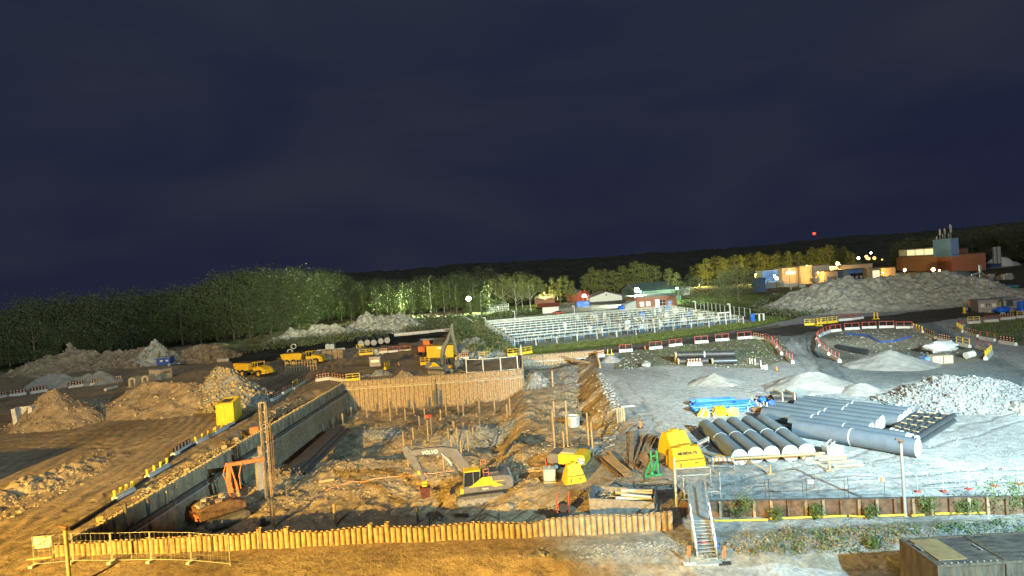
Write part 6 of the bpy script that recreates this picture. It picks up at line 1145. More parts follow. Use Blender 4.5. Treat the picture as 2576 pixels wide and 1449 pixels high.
for r, x, y, w_, h_, l in (('M1', 262, 925, 3.0, 3.0, 'pair of upright concrete slabs at the left foot of the earth cone'), ('M1', 565, 790, 2.4, 2.6, 'pair of upright concrete slabs on the slope of the earth cone')):
    p = G(r, x, y); t = thing('concrete_slabs', l, 'slabs', p, .3)
    for s_ in (-1, 1): b = MB(); b.box((s_ * w_ * .3, 0, h_ / 2), (.5, 1.6, h_), ry=s_ * .08); b.build('slab', 'conc', t)
    b = MB(); b.box((0, .6, h_ * .55), (w_ * .7, .2, h_ * .9)); b.build('back_slab', 'conc', t)
p = at('T2', 300, 1062); q = at('T2', 608, 1040); t = thing('post_rack', 'short row of white posts with cross rails in front of the sideways dump truck', 'rack', p, yaw(p, q)); L_ = (q - p).length
for i in range(12): b = MB(); b.beam((L_ * i / 11, 0, 0), (L_ * i / 11, 0, 2.6 - .4 * (i % 2)), .17); b.build('post', 'wood', t)
b = MB(); b.beam((0, 0, 1.0), (L_, 0, 1.0), .12); b.beam((0, 0, 1.8), (L_, 0, 1.8), .12); b.build('rail', 'wood', t)
p = G('T2', 1208, 1040); t = thing('pale_box', 'pale blue grey box standing on the rock pile near the far end of the pit', 'box', p, .1); b = MB(); b.box((0, 0, 1.7), (2.2, 1.6, 1.8)); b.build('body', 'lgray', t, bevel=.05); b = MB(); b.box((0, 0, 2.65), (2.3, 1.7, .12)); b.build('lid', 'cap', t)
b = MB(); b.box((0, -.82, 1.9), (1.6, .03, .5)); b.build('sign_plate', 'signp', t)
# wheel loader half hidden behind the yellow container
p = at('T2', 1700, 905); t = thing('wheel_loader', 'orange machine half hidden left behind the yellow container', 'loader', p + Vector((0, 3, 0)), R_(60)); b = MB(); b.prism([(-2, .9), (-2, 2.2), (0, 2.4), (0, 3.4), (1.4, 3.4), (1.6, .9)], -1, 1); b.build('body', 'orange', t, bevel=.08); b = MB(); b.box((.7, 0, 3.6), (2.0, 2.1, .16)); b.build('cab_roof', 'cap', t); b = MB(); b.box((.7, 0, 2.9), (1.3, 2.05, .9)); b.build('cab_window', 'glass', t)
for x in (-1.2, 1.5):
    for y in (-1.1, 1.1): b = MB(); b.cyl((x, y - .3, .75), (x, y + .3, .75), .75, n=16); b.build('wheel', 'rubber', t, smooth=True)
b = MB(); b.prism([(2.2, .2), (3.3, .2), (3.2, 1.5), (2.4, 1.2)], -1.3, 1.3); b.build('bucket', 'orange', t)
# guard rail on the far wall
pts = [at('T2', *c) for c in ((2018, 1045), (2122, 1080), (2290, 1075), (2467, 1062))] + [at('T3', *c) for c in ((60, 1045), (95, 905))]
t = thing('guard_rail', 'galvanised guard rail along the top of the far pit wall, turning at the step', 'railing', pts[0]); o_ = pts[0]
for p in pts: b = MB(); b.beam(p - o_, p - o_ + Vector((0, 0, 2.6)), .2); b.build('post', 'galv', t)
b = MB()
for u, v in zip(pts[:-1], pts[1:]):
    for z in (2.6, .3): b.beam(u - o_ + Vector((0, 0, z)), v - o_ + Vector((0, 0, z)), .14)
b.build('rail', 'galv', t)
# ------------------------------------------------------------------ pens
NL, FL, NR, FR = at('C2', 848, 1300), at('C2', 398, 985), at('T3', 2330, 575), at('C3', 985, 745)
fr = [0, .075, .17, .29, .41, .53, .66, .80, .92, 1.0]
names = ['front fence of the pens with a single pale rail, along the grass', 'first row', 'second row', 'third row', 'fourth row', 'fifth row', 'sixth row', 'seventh row', 'eighth row', 'rear fence of the pens']
M['pengalv'] = mat('weathered_galvanised_tube', (.62, .66, .60), .5, .2, .3, .5); M['penblue'] = mat('blue_trough_plastic', (.06, .12, .20), .5, 0, .3, .5)
for i, f in enumerate(fr):
    p = NL.lerp(FL, f); q = NR.lerp(FR, f); L_ = (q - p).length; lb = names[i] if i in (0, 9) else names[i] + ' of pale railings inside the lamp lit pens, counted from the front'
    t = thing('pen_railing', lb, 'railing', p, yaw(p, q), 'rows of railings in the pens'); b = MB(); H_ = 1.9 if i else 2.0; n_ = int(L_ / (1.75 if i else 5.2))
    for k in range(n_ + 1):
        x = L_ * k / n_
        if i: b.beam((x, 0, 0), (x, 0, H_), .08); 
        else: b.beam((x, 0, 0), (x, 0, 1.7), .2)
    b.build('posts', 'pengalv', t)['kind'] = 'stuff'
    b = MB()
    for z in ((H_, 1.15) if i else (1.4,)): b.beam((0, 0, z), (L_, 0, z), .10)
    if i: b.beam((0, 1.6, H_), (L_, 1.6, H_), .07)
    b.build('rail', 'pengalv', t)
    if 0 < i < 9:
        b = MB()
        for k in range(0, n_, 2): b.box((L_ * (k + .5) / n_, .7, .45), (L_ / n_ * .82, .8, .7))
        k_ = b.build('trough', 'penblue', t); k_['kind'] = 'stuff'
for nm, a, c_, lb in (('pen_railing', NL, FL, 'railing down the left side of the lamp lit pens'), ('pen_railing', NR, FR, 'railing down the right side of the lamp lit pens')):
    L_ = (c_ - a).length; t = thing(nm, lb, 'railing', a, yaw(a, c_)); b = MB()
    for k in range(int(L_ / 3) + 1): b.beam((k * 3, 0, 0), (k * 3, 0, 2), .15)
    b.build('posts', 'pengalv', t)['kind'] = 'stuff'; b = MB()
    for z in (.5, 1.0, 1.5, 2.0): b.beam((0, 0, z), (L_, 0, z), .13)
    b.build('rail', 'pengalv', t)
# cross railings and gates, denser to the right
for i in range(26):
    f = random.choice(fr[1:-2]); s = random.uniform(.3, .97); a = NL.lerp(FL, f).lerp(NR.lerp(FR, f), s); c_ = NL.lerp(FL, min(1, f + .11)).lerp(NR.lerp(FR, min(1, f + .11)), s + .01); L_ = (c_ - a).length
    t = thing('pen_gate', 'cross railing between two rows in the pens', 'railing', a, yaw(a, c_), 'cross railings in the pens'); b = MB()
    for z in (.5, 1.1, 1.7, 2.2): b.beam((0, 0, z), (L_, 0, z), .1)
    for k in range(6): b.beam((L_ * k / 5, 0, 0), (L_ * k / 5, 0, 2.2), .12)
    b.build('frame', 'pengalv', t)
for i in range(34):
    f = random.uniform(.1, .9); s = random.uniform(.45, .98); p = NL.lerp(FL, f).lerp(NR.lerp(FR, f), s); b = MB(); h_ = random.uniform(1, 2.4); b.box((0, 0, h_ / 2), (random.uniform(.6, 2.2), random.uniform(.6, 1.4), h_)); b.cyl((0, 0, h_), (0, 0, h_ + .7), .18, n=8); tag(b.build('feeder', random.choice(['galv', 'pale', 'dry', 'bluew']), loc=p), 'small pale cabinet among the railings in the right half of the pens', 'cabinet', 'cabinets in the pens')
p = at('C3', 548, 1010); q = at('C3', 692, 1020); t = thing('portal_gate', 'tall white portal frame standing in the middle of the pens', 'portal', p, yaw(p, q)); z = topz(p, 'C3', 545, 862); L_ = (q - p).length; b = MB(); b.beam((0, 0, 0), (0, 0, z), .25); b.beam((L_, 0, 0), (L_, 0, z), .3); b.beam((0, 0, z), (L_, 0, z), .2, .3); b.beam((L_ * .3, 0, 0), (L_ * .3, 0, z), .15); b.build('frame', 'white', t)
p = at('C3', 1670, 935); t = thing('portal_gate', 'narrow white double portal at the right end of the pens', 'portal', p); z = topz(p, 'C3', 1665, 780); b = MB()
for x in (0, 2, 3.4): b.beam((x, 0, 0), (x, 0, z), .28)
b.beam((0, 0, z), (3.4, 0, z), .28); b.build('frame', 'white', t)
for k, (r, x, y0_, y1_) in enumerate((('C2', 412, 850, 985), ('C2', 852, 752, 885), ('C2', 1752, 672, 830), ('C2', 715, 1010, 1095), ('C2', 683, 495, 640), ('C3', 1325, 602, 760), ('C3', 1848, 642, 810), ('C3', 897, 572, 690), ('C2', 1490, 520, 590), ('C2', 1655, 535, 600))):
    p = at(r, x, y1_); z = topz(p, r, x, y0_); t = thing('lamp_post', 'slim white lamp post with a small head around the pens', 'lamp post', p, group='white lamp posts around the pens'); b = MB(); b.cyl((0, 0, 0), (0, 0, z), .2, .14, n=8); b.build('post', 'white', t); b = MB(); b.box((-.45, 0, z), (.9, .35, .25)); b.build('lamp_head', 'white', t)
for k, (x0_, y0_, x1_, y1_) in enumerate(((430, 805, 760, 770), (470, 765, 760, 735), (490, 700, 720, 680))):
    p, q = at('C2', x0_, y0_), at('C2', x1_, y1_); L_ = (q - p).length; t = thing('pen_railing', ['nearest', 'middle', 'farthest'][k] + ' railing of the small pens under the thin crowned trees', 'railing', p, yaw(p, q)); b = MB()
    for i in range(12): b.beam((L_ * i / 11, 0, 0), (L_ * i / 11, 0, 3.2), .16)
    b.build('posts', 'pengalv', t)['kind'] = 'stuff'; b = MB(); [b.beam((0, 0, z), (L_, 0, z), .2) for z in (1, 2.1, 3.2)]; b.build('rail', 'pengalv', t)
p, q = at('C2', 30, 860), at('C2', 235, 985); L_ = (q - p).length; t = thing('wood_fence', 'pale post fence on the bank below the bright pen lamp', 'fence', p, yaw(p, q)); b = MB()
for i in range(14): b.beam((L_ * i / 13, 0, 0), (L_ * i / 13, 0, 1.9), .2)
b.build('posts', 'pengalv', t)['kind'] = 'stuff'; b = MB(); b.beam((0, 0, 1.2), (L_, 0, 1.2), .1); b.build('rail', 'pengalv', t)
# fence right of the pens
p, q = at('C3', 1400, 720), at('C3', 2150, 860); L_ = (q - p).length; t = thing('wire_fence', 'tall wire fence between the pens and the scrub', 'fence', p, yaw(p, q)); b = MB(); n_ = 11
for i in range(n_ + 1): b.beam((L_ * i / n_, 0, 0), (L_ * i / n_, 0, 2.9), .15)
b.build('posts', 'galv', t)['kind'] = 'stuff'; b = MB(); b.beam((0, 0, 2.8), (L_, 0, 2.8), .08); b.beam((0, 0, 1.4), (L_, 0, 1.4), .05); b.build('rail', 'galv', t)
p = at('C3', 2185, 905); z = topz(p, 'C3', 2185, 790); q = at('C3', 2350, 900); t = thing('gate_posts', 'pair of blue and white gate posts right of the pens', 'gate', p); b = MB(); b.box((0, 0, z / 2), (1.0, .5, z)); b.build('post', 'blueplas', t); dq = q - p
for v_ in (dq, dq - Vector((1.2, 0, 0))): b = MB(); b.box(v_ + Vector((0, 0, z / 2)), (.4, .4, z)); b.build('post', 'white', t)
b = MB(); b.beam((0, 0, z * .95), dq + Vector((0, 0, z * .95)), .1); b.build('cross_bar', 'white', t)
# ------------------------------------------------------------------ lamps of the place
def lamp(name, lab, r, x, y, D, m, rad, power, col, zoff=0, post=True, wall=False):
    p = atY(r, x, y, D); g0 = h1(p.x, p.y); t = thing(name, lab, 'lamp', (p.x, p.y, g0))
    z = p.z - g0
    if post: b = MB(); b.cyl((0, .4, 0), (0, .4, z - rad * .3), .16, .1, n=8); b.box((0, .3, z + rad * .2), (rad * 1.6, .5, .15)); b.build('post', 'steel', t)
    b = MB(); b.cyl((0, -.12, z), (0, .12, z), rad, n=12); b.cyl((0, -.3, z), (0, -.12, z), rad * .6, rad, n=12); b.build('lamp_head', m, t)
    if power: l = plamp(name + '_light', (p.x, p.y - 1.0, p.z), power, col, .4); l.parent = t; l.matrix_parent_inverse = Matrix(); l.location = (0, -1.0, z); 
    return t
Wc = (.85, 1., .72); Oc = (1., .5, .1); Gc = (.4, 1., .7)
lamp('floodlight_mast', 'dazzling white floodlight on a mast at the far left corner of the pens', 'C2', 150, 565, 284, 'lampw', 1.15, 7e4, Wc)
lamp('floodlight', 'dazzling white floodlight at the left gable of the green roofed hall', 'C3', 432, 432, 268, 'lampw', 1.0, 1.5e5, Wc)
lamp('wall_floodlight', 'bright warm white floodlight in front of the brick building by the pens', 'C3', 755, 578, 244, 'lampw', .9, 1.2e5, (1., .97, .72))
lamp('wall_lamp', 'green glowing lamp on the wall of the hall beside the white floodlight', 'C3', 487, 460, 279, 'lampg', .55, 2500, Gc, post=False)
lamp('wall_lamp', 'green glowing lamp at the right end of the hall wall', 'C3', 1042, 410, 279, 'lampg', .55, 2500, Gc, post=False)
lamp('street_lamp', 'orange street lamp left of the big brick works, above the low lit buildings', 'T4', 700, 452, 375, 'lampo', 1.15, 1.6e4, Oc)
lamp('street_lamp', 'left orange lamp in front of the wall of the big brick works', 'T4', 1376, 515, 372, 'lampo', 1.05, 7e3, Oc)
lamp('street_lamp', 'right orange lamp in front of the wall of the big brick works', 'T4', 1662, 512, 366, 'lampo', 1.2, 9e3, Oc)
lamp('street_lamp', 'small orange lamp just right of the right works lamp', 'T4', 1722, 522, 366, 'lampo', .6, 2e3, Oc)
lamp('floodlight', 'green white floodlight in front of the fabric dome at the brick works', 'T4', 1896, 567, 300, 'lampw', .9, 5e3, (.7, 1., .85))
lamp('wall_lamp', 'white lamp at the left end of the orange lit works', 'T4', 66, 580, 345, 'lampw', .55, 3e3, Wc)
lamp('wall_lamp', 'lower white lamp at the left end of the orange lit works', 'T4', 92, 601, 345, 'lampw', .6, 3e3, Wc)
lamp('street_lamp', 'orange lamp near the left end of the orange lit works', 'T4', 215, 520, 352, 'lampo', .3, 6e3, Oc)
lamp('street_lamp', 'orange lamp over the yard between the beige block and the grey shed', 'T4', 500, 545, 350, 'lampo', .4, 1.0e4, Oc)
lamp('street_lamp', 'orange lamp at the beige building next to the brick works', 'T4', 1150, 545, 356, 'lampo', .35, 8e3, Oc)
lamp('street_lamp', 'low yellow light behind the small brick hut, lighting the poplars', 'C2', 1290, 480, 330, 'lampo', .2, 1.6e4, (1., .85, .25))
for i, (x, y, s_, m) in enumerate(((990, 383, 1.5, 'lampo'), (1015, 402, 1.3, 'lampo'), (996, 402, 1., 'lampo'), (1070, 397, 1.5, 'lampo'), (910, 397, 1.0, 'lampw'), (1035, 345, .7, 'lampw'), (1148, 412, .7, 'lampo'))): lamp('street_lamp', ['upper orange lamp of the distant cluster left of the brick works', 'lower orange lamp of the distant cluster left of the brick works', 'small orange lamp in the distant cluster left of the brick works', 'orange lamp alone at the right of the distant cluster', 'white lamp left of the distant orange cluster', 'faint white lamp above the distant orange cluster', 'faint orange lamp nearest the brick works in the distance'][i], 'T4', x, y, 505, m, s_, 0, Oc)
# golden light on the poplar row (street lamps between works and trees)
for i, (x, y, D) in enumerate(((1760, 712, 418), (1900, 690, 412), (2030, 668, 405))): lamp('street_lamp', ['left', 'middle', 'right'][i] + ' of three street lamps hidden behind the trees in front of the golden poplars', 'P', x, y, D, 'lampo', .25, 8e4, (1., .80, .25))
p = atY('P', 2048, 586, 1400); t = thing('radio_mast', 'distant mast on the ridge with a red warning lamp', 'mast', (p.x, p.y, 60)); b = MB(); b.cyl((0, 0, 0), (0, 0, p.z - 60), .6, .3, n=6); b.build('mast', 'steel', t); b = MB(); b.cyl((0, -1.8, p.z - 61.5), (0, 1.8, p.z - 61.5), 2.6, n=12); b.build('warning_lamp', 'redl', t)
# ------------------------------------------------------------------ buildings
def gable(name, lab, p, q, eave, apex, depth, wm, rm, base=None, cat='shed', over=.4, f=.5):
    L_ = (q - p).length; t = thing(name, lab, cat, p, yaw(p, q)); b = MB(); b.prism([(0, -.5), (0, eave), (L_ * f, apex), (L_, eave), (L_, -.5)], 0, depth); b.build('wall', wm, t)
    b = MB(); b.prism([(-over, eave - over * .3), (-over, eave - over * .3 + .3), (L_ * f, apex + .32), (L_ * f, apex + .02)], -.3, depth + .3); b.prism([(L_ + over, eave - over * .3), (L_ * f, apex + .02), (L_ * f, apex + .32), (L_ + over, eave - over * .3 + .3)], -.3, depth + .3); b.build('roof', rm, t); return t, L_
def block(name, lab, p, q, h, depth, wm, rm='roof', cat='building', rh=.4, grp=None):
    L_ = (q - p).length; t = thing(name, lab, cat, p, yaw(p, q), grp); b = MB(); b.box((L_ / 2, depth / 2, h / 2 - .5), (L_, depth, h + 1)); b.build('wall', wm, t); b = MB(); b.box((L_ / 2, depth / 2, h + rh / 2), (L_ + .5, depth + .5, rh)); b.build('roof', rm, t); return t, L_
def win(t, x, z, w, h, m, y=-.06, name='window'):
    b = MB(); b.box((x, y, z), (w, .08, h)); f_ = b.build(name, m, t); b = MB(); b.box((x, y - .03, z), (.1, .06, h)); b.box((x, y - .03, z), (w, .06, .1)); b.box((x, y - .02, z - h / 2 - .05), (w + .2, .1, .1)); b.build('frame', 'white', f_); return f_
p, q = at('C3', 440, 722), at('C3', 1042, 692); h_ = topz(p, 'C3', 437, 548); h2 = topz(q, 'C3', 1040, 487)
t, L_ = block('brick_building', 'low red brick building behind the pens, two lit windows and a lit door', p, q, h_, 16, 'brick', 'groof')
for x, z, w, h, m in ((.13, .42, 1.6, 1.7, 'winw'), (.29, .42, 1.6, 1.7, 'winw'), (.52, .42, 1.5, 3.2, 'winw'), (.83, .42, 1.6, 1.7, 'bluew'), (.65, .45, 2.0, 2.2, 'glass')): win(t, L_ * x, h_ * z, w, h, m, name='door' if x == .52 else 'window')
p2 = at('C3', 300, 690); t2, L2 = block('brick_building', 'small left wing of the brick building with a row of lit slots', p2 + Vector((0, 4, 0)), p + Vector((-.4, 2, 0)), h_ * .93, 14, 'brick', 'groof')
for i in range(4): win(t2, L2 * (.25 + i * .2), h_ * .45, .8, .6, 'winw')
p, q = at('C3', 480, 560), at('C3', 1100, 530); d_ = 300 / p.y; p, q = Vector((p.x * 282 / p.y, 282, 0)), Vector((q.x * 284 / q.y, 284, 0)); he = topz(p, 'C3', 480, 455); ha = topz(p, 'C3', 500, 385)
L_ = (q - p).length; t = thing('green_hall', 'long green roofed hall behind the brick building', 'hall', p, yaw(p, q)); b = MB(); b.box((L_ / 2, 15, he / 2), (L_, 30, he)); b.build('wall', 'hallg', t) if 'hallg' in M else b.build('wall', 'groof', t)
b = MB(); b.T = Matrix.Rotation(math.pi / 2, 4, 'Z'); b.prism([(-.5, he), (15, ha + 1.5), (30.5, he)], -L_ - .5, .5); b.build('roof', 'groof', t)
for x0_, y0_, x1_, y1_, ax, ay, D, lab, wm in ((1985, 618, 2478, 585, 2245, 465, 300, 'white boarded gabled shed, left of the two', 'pale'), (2480, 585, 2700, 560, 2590, 440, 285, 'cream gabled shed between the white one and the green roofed hall', 'pale')):
    p, q = at('C2', x0_, y0_), at('C2', x1_, y1_); q = Vector((q.x * p.y / q.y, p.y, 0)); ap = topz(p, 'C2', ax, ay) ; t, L_ = gable('gabled_shed', lab, p, q, 2.2, ap, 22, wm, 'lgray')
    b = MB(); b.box((L_ * .5, -.06, ap * .7), (.9, .06, .8)); b.build('vent', 'steel', t); b = MB()
    for i in range(int(L_ / 1.2)): b.box((.6 + i * 1.2, -.03, 1.0), (.08, .05, 2.0))
    b.build('board_joint', 'lgray', t)
p, q = at('C2', 1150, 650), at('C2', 1452, 632); h_ = topz(p, 'C2', 1180, 575); t, L_ = block('brick_hut', 'small dark roofed brick house left of the white railings', p, q, h_, 9, 'brick'); b = MB(); b.T = Matrix.Rotation(math.pi / 2, 4, 'Z'); b.prism([(-.5, h_ + .3), (4.5, topz(p, 'C2', 1240, 512)), (9.5, h_ + .3)], -L_ - .5, .5); b.build('roof_slope', 'roof', t)
p, q = at('C2', 1270, 790), at('C2', 1512, 775); h_ = topz(p, 'C2', 1272, 695); L_ = (q - p).length; t = thing('white_hut', 'white walled hut with a brown roof at the back of the pens', 'hut', p, yaw(p, q)); b = MB(); b.box((L_ / 2, 3.5, h_ / 2), (L_, 7, h_)); b.build('wall', 'white', t); b = MB(); b.T = Matrix.Rotation(math.pi / 2, 4, 'Z'); b.prism([(-.8, h_ + .02), (3.5, topz(p, 'C2', 1280, 640)), (7.5, h_ + .02)], -L_ - .5, 2.2); b.build('roof', 'broof', t)
p, q = at('C2', 1660, 610), at('C2', 1845, 600); h_ = topz(p, 'C2', 1660, 475); t, L_ = block('red_house', 'red two storey house with a dark roof behind the blue container', p, q, h_, 10, 'redwall' if 'redwall' in M else 'brick', rh=1.4)
p, q = at('C2', 1850, 610), at('C2', 1965, 600); z = topz(p, 'C2', 1850, 500); za = topz(p, 'C2', 1900, 440); L_ = (q - p).length; t = thing('gate_pavilion', 'gabled steel frame pavilion with a pink glowing arch beside the red house', 'pavilion', p, yaw(p, q)); b = MB()
for x in (0, L_):
    for y in (0, 5): b.beam((x, y, 0), (x, y, z), .3)
for y in (0, 5): b.beam((0, y, z), (L_ / 2, y, za), .25); b.beam((L_, y, z), (L_ / 2, y, za), .25); b.beam((0, y, z * .5), (L_, y, z * .5), .25)
b.build('frame', 'red', t); b = MB(); b.prism([(.3, .0), (.3, z), (L_ / 2, za - .3), (L_ - .3, z), (L_ - .3, 0)], 5.2, 5.4); b.build('back_wall', 'brick', t); n = 10; b = MB(); b.prism([(L_ / 2 + 1.6 * math.cos(math.pi * i / n), z * .62 + 1.7 * math.sin(math.pi * i / n)) for i in range(n + 1)], .4, .6); b.build('arch_light', 'pinkl', t)
l = plamp('arch_glow', (0, 0, 0), 1500, (1, .4, .35), .5); l.parent = t; l.location = (L_ / 2, -.8, z * .7)
p, q = at('C2', 1790, 692), at('C2', 1972, 680); container('storage_container', 'blue container in front of the red house', p, yaw(p, q), (q - p).length, 3, topz(p, 'C2', 1790, 608), 'blue')
p = at('C2', 1500, 800); t = thing('parked_car', 'small red car parked right of the white hut', 'car', p, .2); b = MB(); b.prism([(-2.1, .3), (-2.1, .8), (-1.2, .95), (-.7, 1.45), (.9, 1.45), (1.5, .95), (2.1, .85), (2.1, .3)], -.85, .85); b.build('body', 'red', t, bevel=.08); b = MB(); b.prism([(-1.05, .97), (-.65, 1.4), (.85, 1.4), (1.35, .97)], -.87, .87); b.build('window', 'glass', t)
for x in (-1.3, 1.3):
    for y in (-.8, .8): b = MB(); b.cyl((x, y - .1, .32), (x, y + .1, .32), .32, n=12); b.build('wheel', 'rubber', t)
p = at('C3', 345, 720); t = thing('silver_tent', 'silver cover over a blue car left of the brick building', 'cover', p, .3); b = MB(); b.prism([(-4, 0), (-3.4, 2.2), (1, 3.4), (5, 1.0), (5.5, 0)], -2.2, 2.2); b.build('cover', 'cap', t); b = MB(); b.prism([(-5.6, .3), (-5.2, 1.6), (-4.0, 2.0), (-3.6, .3)], -1, 1); b.build('car_front', 'blueplas', t)
# works at the right
def W3(r, x0, x1, ytop, D, zb=0):
    p = atY(r, x0, ytop, D); q = atY(r, x1, ytop, D); return Vector((p.x, D, 0)), Vector((q.x, D, 0)), p.z
p = atY('T4', 1287, 360, 455); q = atY('T4', 1848, 366, 382); h_ = q.z; p.z = q.z = 0; d1 = (q - p).normalized(); d2 = Vector((-d1.y, d1.x, 0)); dep = 5.
while pxof(q.x + d2.x * dep, q.y + d2.y * dep, h_)[0] < P('T4', 2180, 0)[0]: dep += .5
t, L_ = block('brick_works', 'big red brick works with a strip of lit roof lights and a blue tower', p, q, h_, dep, 'brick')
b = MB(); zt = topz(p, 'T4', 1288, 318) + 0; zt = max(zt, h_ + 5); b.box((L_ * .37, 8, (h_ + zt) / 2 + .2), (L_ * .73, 12, zt - h_)); b.build('roof_light_storey', 'lgray', t)
for i in range(4): b = MB(); b.box((L_ * (.215 + i * .165) - L_ * .13, 1.94, (h_ + zt) / 2 + .2), (L_ * .15, .1, (zt - h_) * .72)); b.build('roof_light', 'winy' if i else 'pale', t)
b = MB(); zz = topz(q, 'T4', 1800, 200); b.box((L_ * .86, dep * .11 - .1, (h_ + zz) / 2 - .5), (L_ * .282, dep * .24, zz - h_ + 1)); b.build('tower', 'bluew', t)
b = MB(); b.beam((L_ * .12, -.1, h_ * .72), (L_ * .68, -.1, h_ * .76), .2); b.beam((L_ * .12, -.1, h_ * .72), (L_ * .12, -.1, h_ * .5), .2); b.build('pipe_run', 'steel', t)
b = MB(); b.cyl((L_ * .11, -.1, h_ * .93), (L_ * .11, .1, h_ * .93), .5, n=10); b.build('round_vent', 'glass', t)
for k, (x, y0_, y1_, w_) in enumerate(((1732, 100, 200, 12), (1780, 95, 200, 12), (1840, 48, 190, 18), (1697, 180, 210, 8), (1757, 150, 200, 7), (1818, 145, 200, 7))):
    p_ = atY('T4', x, y1_, 402); z = topz(p_, 'T4', x, y0_); b = MB(); b.cyl((0, 0, 0), (0, 0, z - p_.z + .6), .22, n=6); b.box((0, -.2, (z - p_.z) * .72), (w_ * .07, .5, (z - p_.z) * .5)); tag(b.build('antenna', 'white', loc=(p_.x, p_.y, zz - .2)), ['left tall', 'middle tall', 'tallest, leaning', 'short left', 'short middle', 'short right'][k] + ' mobile antenna on the blue tower of the brick works', 'antenna')
p3, q3, h3 = W3('T4', 1905, 2012, 303, 430); block('brick_tower', 'square brick block rising behind the wing of the works', p3, q3, h3, 12, 'brick')
for r, x0, x1, yt, D, dp, m, rm, lab, nm, cat in (('T4', 140, 300, 500, 358, 12, 'beige', 'roof', 'orange lit flat building at the left end of the works', 'low_building', 'building'), ('T4', 326, 436, 483, 356, 12, 'beige', 'lgray', 'beige block with a lit gable end between the low works buildings', 'low_building', 'building'), ('T4', 437, 620, 478, 372, 12, 'pale', 'lgray', 'pale flat building with a white upper band behind the lit yard', 'low_building', 'building'), ('T4', 560, 700, 535, 350, 10, 'beige', 'roof', 'low orange lit shed under the street lamp', 'low_building', 'building'), ('T4', 700, 1050, 480, 380, 25, 'lgray', 'lgray', 'long flat roofed grey hall behind the blue grey shed', 'low_building', 'hall'), ('T4', 802, 1018, 515, 356, 15, 'bluew', 'navy', 'blue grey open shed in the middle of the works', 'blue_shed', 'shed'), ('T4', 1012, 1130, 505, 350, 12, 'beige', 'lgray', 'beige building with a lit door beside the blue grey shed', 'low_building', 'building'), ('T4', 1132, 1282, 500, 360, 14, 'beige', 'roof', 'tan building against the left side of the brick works', 'low_building', 'building'), ('T4', -60, 100, 530, 352, 9, 'bluew', 'lgray', 'grey blue hut at the far left of the works', 'low_building', 'building'), ('C3', 2260, 2375, 265, 300, 8, 'navy', 'navy', 'dark blue cubic tank house right of the massive dark tree', 'tank_house', 'building'), ('C3', 1100, 1240, 400, 320, 20, 'pale', 'lgray', 'pale hall end to the right of the green roofed hall', 'low_building', 'hall')):
    p, q, h_ = W3(r, x0, x1, yt, D); t, L_ = block(nm, lab, p, q, h_, dp, m, rm, cat)
    if 'lit door' in lab: win(t, L_ * .62, 3.0, 4.2, 5, 'winw', name='door')
    if 'orange lit flat' in lab: [win(t, L_ * (.35 + .18 * i), h_ * .7, 2.2, 1.6, 'winw') for i in range(3)]
    if 'open shed' in lab: b = MB(); b.box((L_ / 2, -.1, h_ * .35), (L_ * .8, .1, h_ * .6)); b.build('opening', 'glass', t); [win(t, L_ * (.2 + .2 * i), h_ * .3, 1.5, 1.5, 'galv', y=-.2) for i in range(4)]
for k, (x, y, w_) in enumerate(((480, 600, 3), (440, 605, 2), (610, 590, 3.), (660, 588, 2.4), (1325, 555, 3), (1450, 550, 4), (1500, 552, 3), (1560, 550, 3.4), (1600, 552, 2.4), (1690, 548, 3), (20, 640, 3), (55, 650, 4), (100, 645, 3), (130, 640, 2), (20, 690, 6))):
    p = atY('T4', x, y, 345 - k * .9); p.z = max(0, p.z - 2); t = thing('crate', 'pale crate standing in the lamp lit yard of the works', 'crate', p, group='crates in the works yard'); b = MB(); b.box((0, 0, 1.2), (w_, 2, 2.6)); b.build('body', random.choice(['pale', 'wood', 'galv']), t)
# domes
for x, y, rx, lab in ((2335, 478, 120, 'pale storage dome at the right edge behind the silver chimney'), (2470, 478, 62, 'second storage dome, darker, at the right edge')):
    p = atY('T4', x, y, 420); rr = rx / Z3 / 1.49 * 420 / F; b = MB(); n = 20; V = [(rr * math.cos(2 * math.pi * j / n) * math.cos(i * math.pi / 16), rr * .8 * math.sin(2 * math.pi * j / n) * math.cos(i * math.pi / 16), rr * .78 * math.sin(i * math.pi / 16)) for i in range(9) for j in range(n)]
    b.add(V, [(i * n + j, i * n + (j + 1) % n, (i + 1) * n + (j + 1) % n, (i + 1) * n + j) for i in range(8) for j in range(n)]); b.cyl((0, 0, -p.z), (0, 0, .1), rr, n=20); tag(b.build('storage_dome', 'lgray' if 'darker' in lab else 'pale', loc=p, smooth=True), lab, 'dome')
p = atY('T4', 2308, 470, 405); z = topz(p, 'T4', 2308, 282); t = thing('chimney', 'pair of silver chimney pipes in front of the pale dome', 'chimney', (p.x, p.y, 0)); 
for dx in (-1.6, 1.4): b = MB(); b.cyl((dx, 0, 0), (dx, 0, z), 1.3, n=12); b.build('flue', 'galv', t, smooth=True)
b = MB(); b.box((0, 0, z * .6), (6, 1, .6)); b.build('bracket', 'steel', t)
p, q, h_ = W3('T4', 2235, 2345, 462, 400); block('navy_tank', 'dark blue box building at the foot of the silver chimneys', p, q, h_, 8, 'navy', 'navy')
p, q, h_ = W3('T4', 2235, 2460, 505, 396); block('low_building', 'orange and white low building under the dark blue box', p, q, h_, 6, 'orange', 'lgray')
p = atY('T4', 1925, 600, 330); rr = 130 / Z3 / 1.49 * 330 / F; b = MB(); n = 24; V = [(rr * math.cos(2 * math.pi * j / n) * math.cos(i * math.pi / 16), rr * .6 * math.sin(2 * math.pi * j / n) * math.cos(i * math.pi / 16), rr * .62 * math.sin(i * math.pi / 16)) for i in range(9) for j in range(n)]
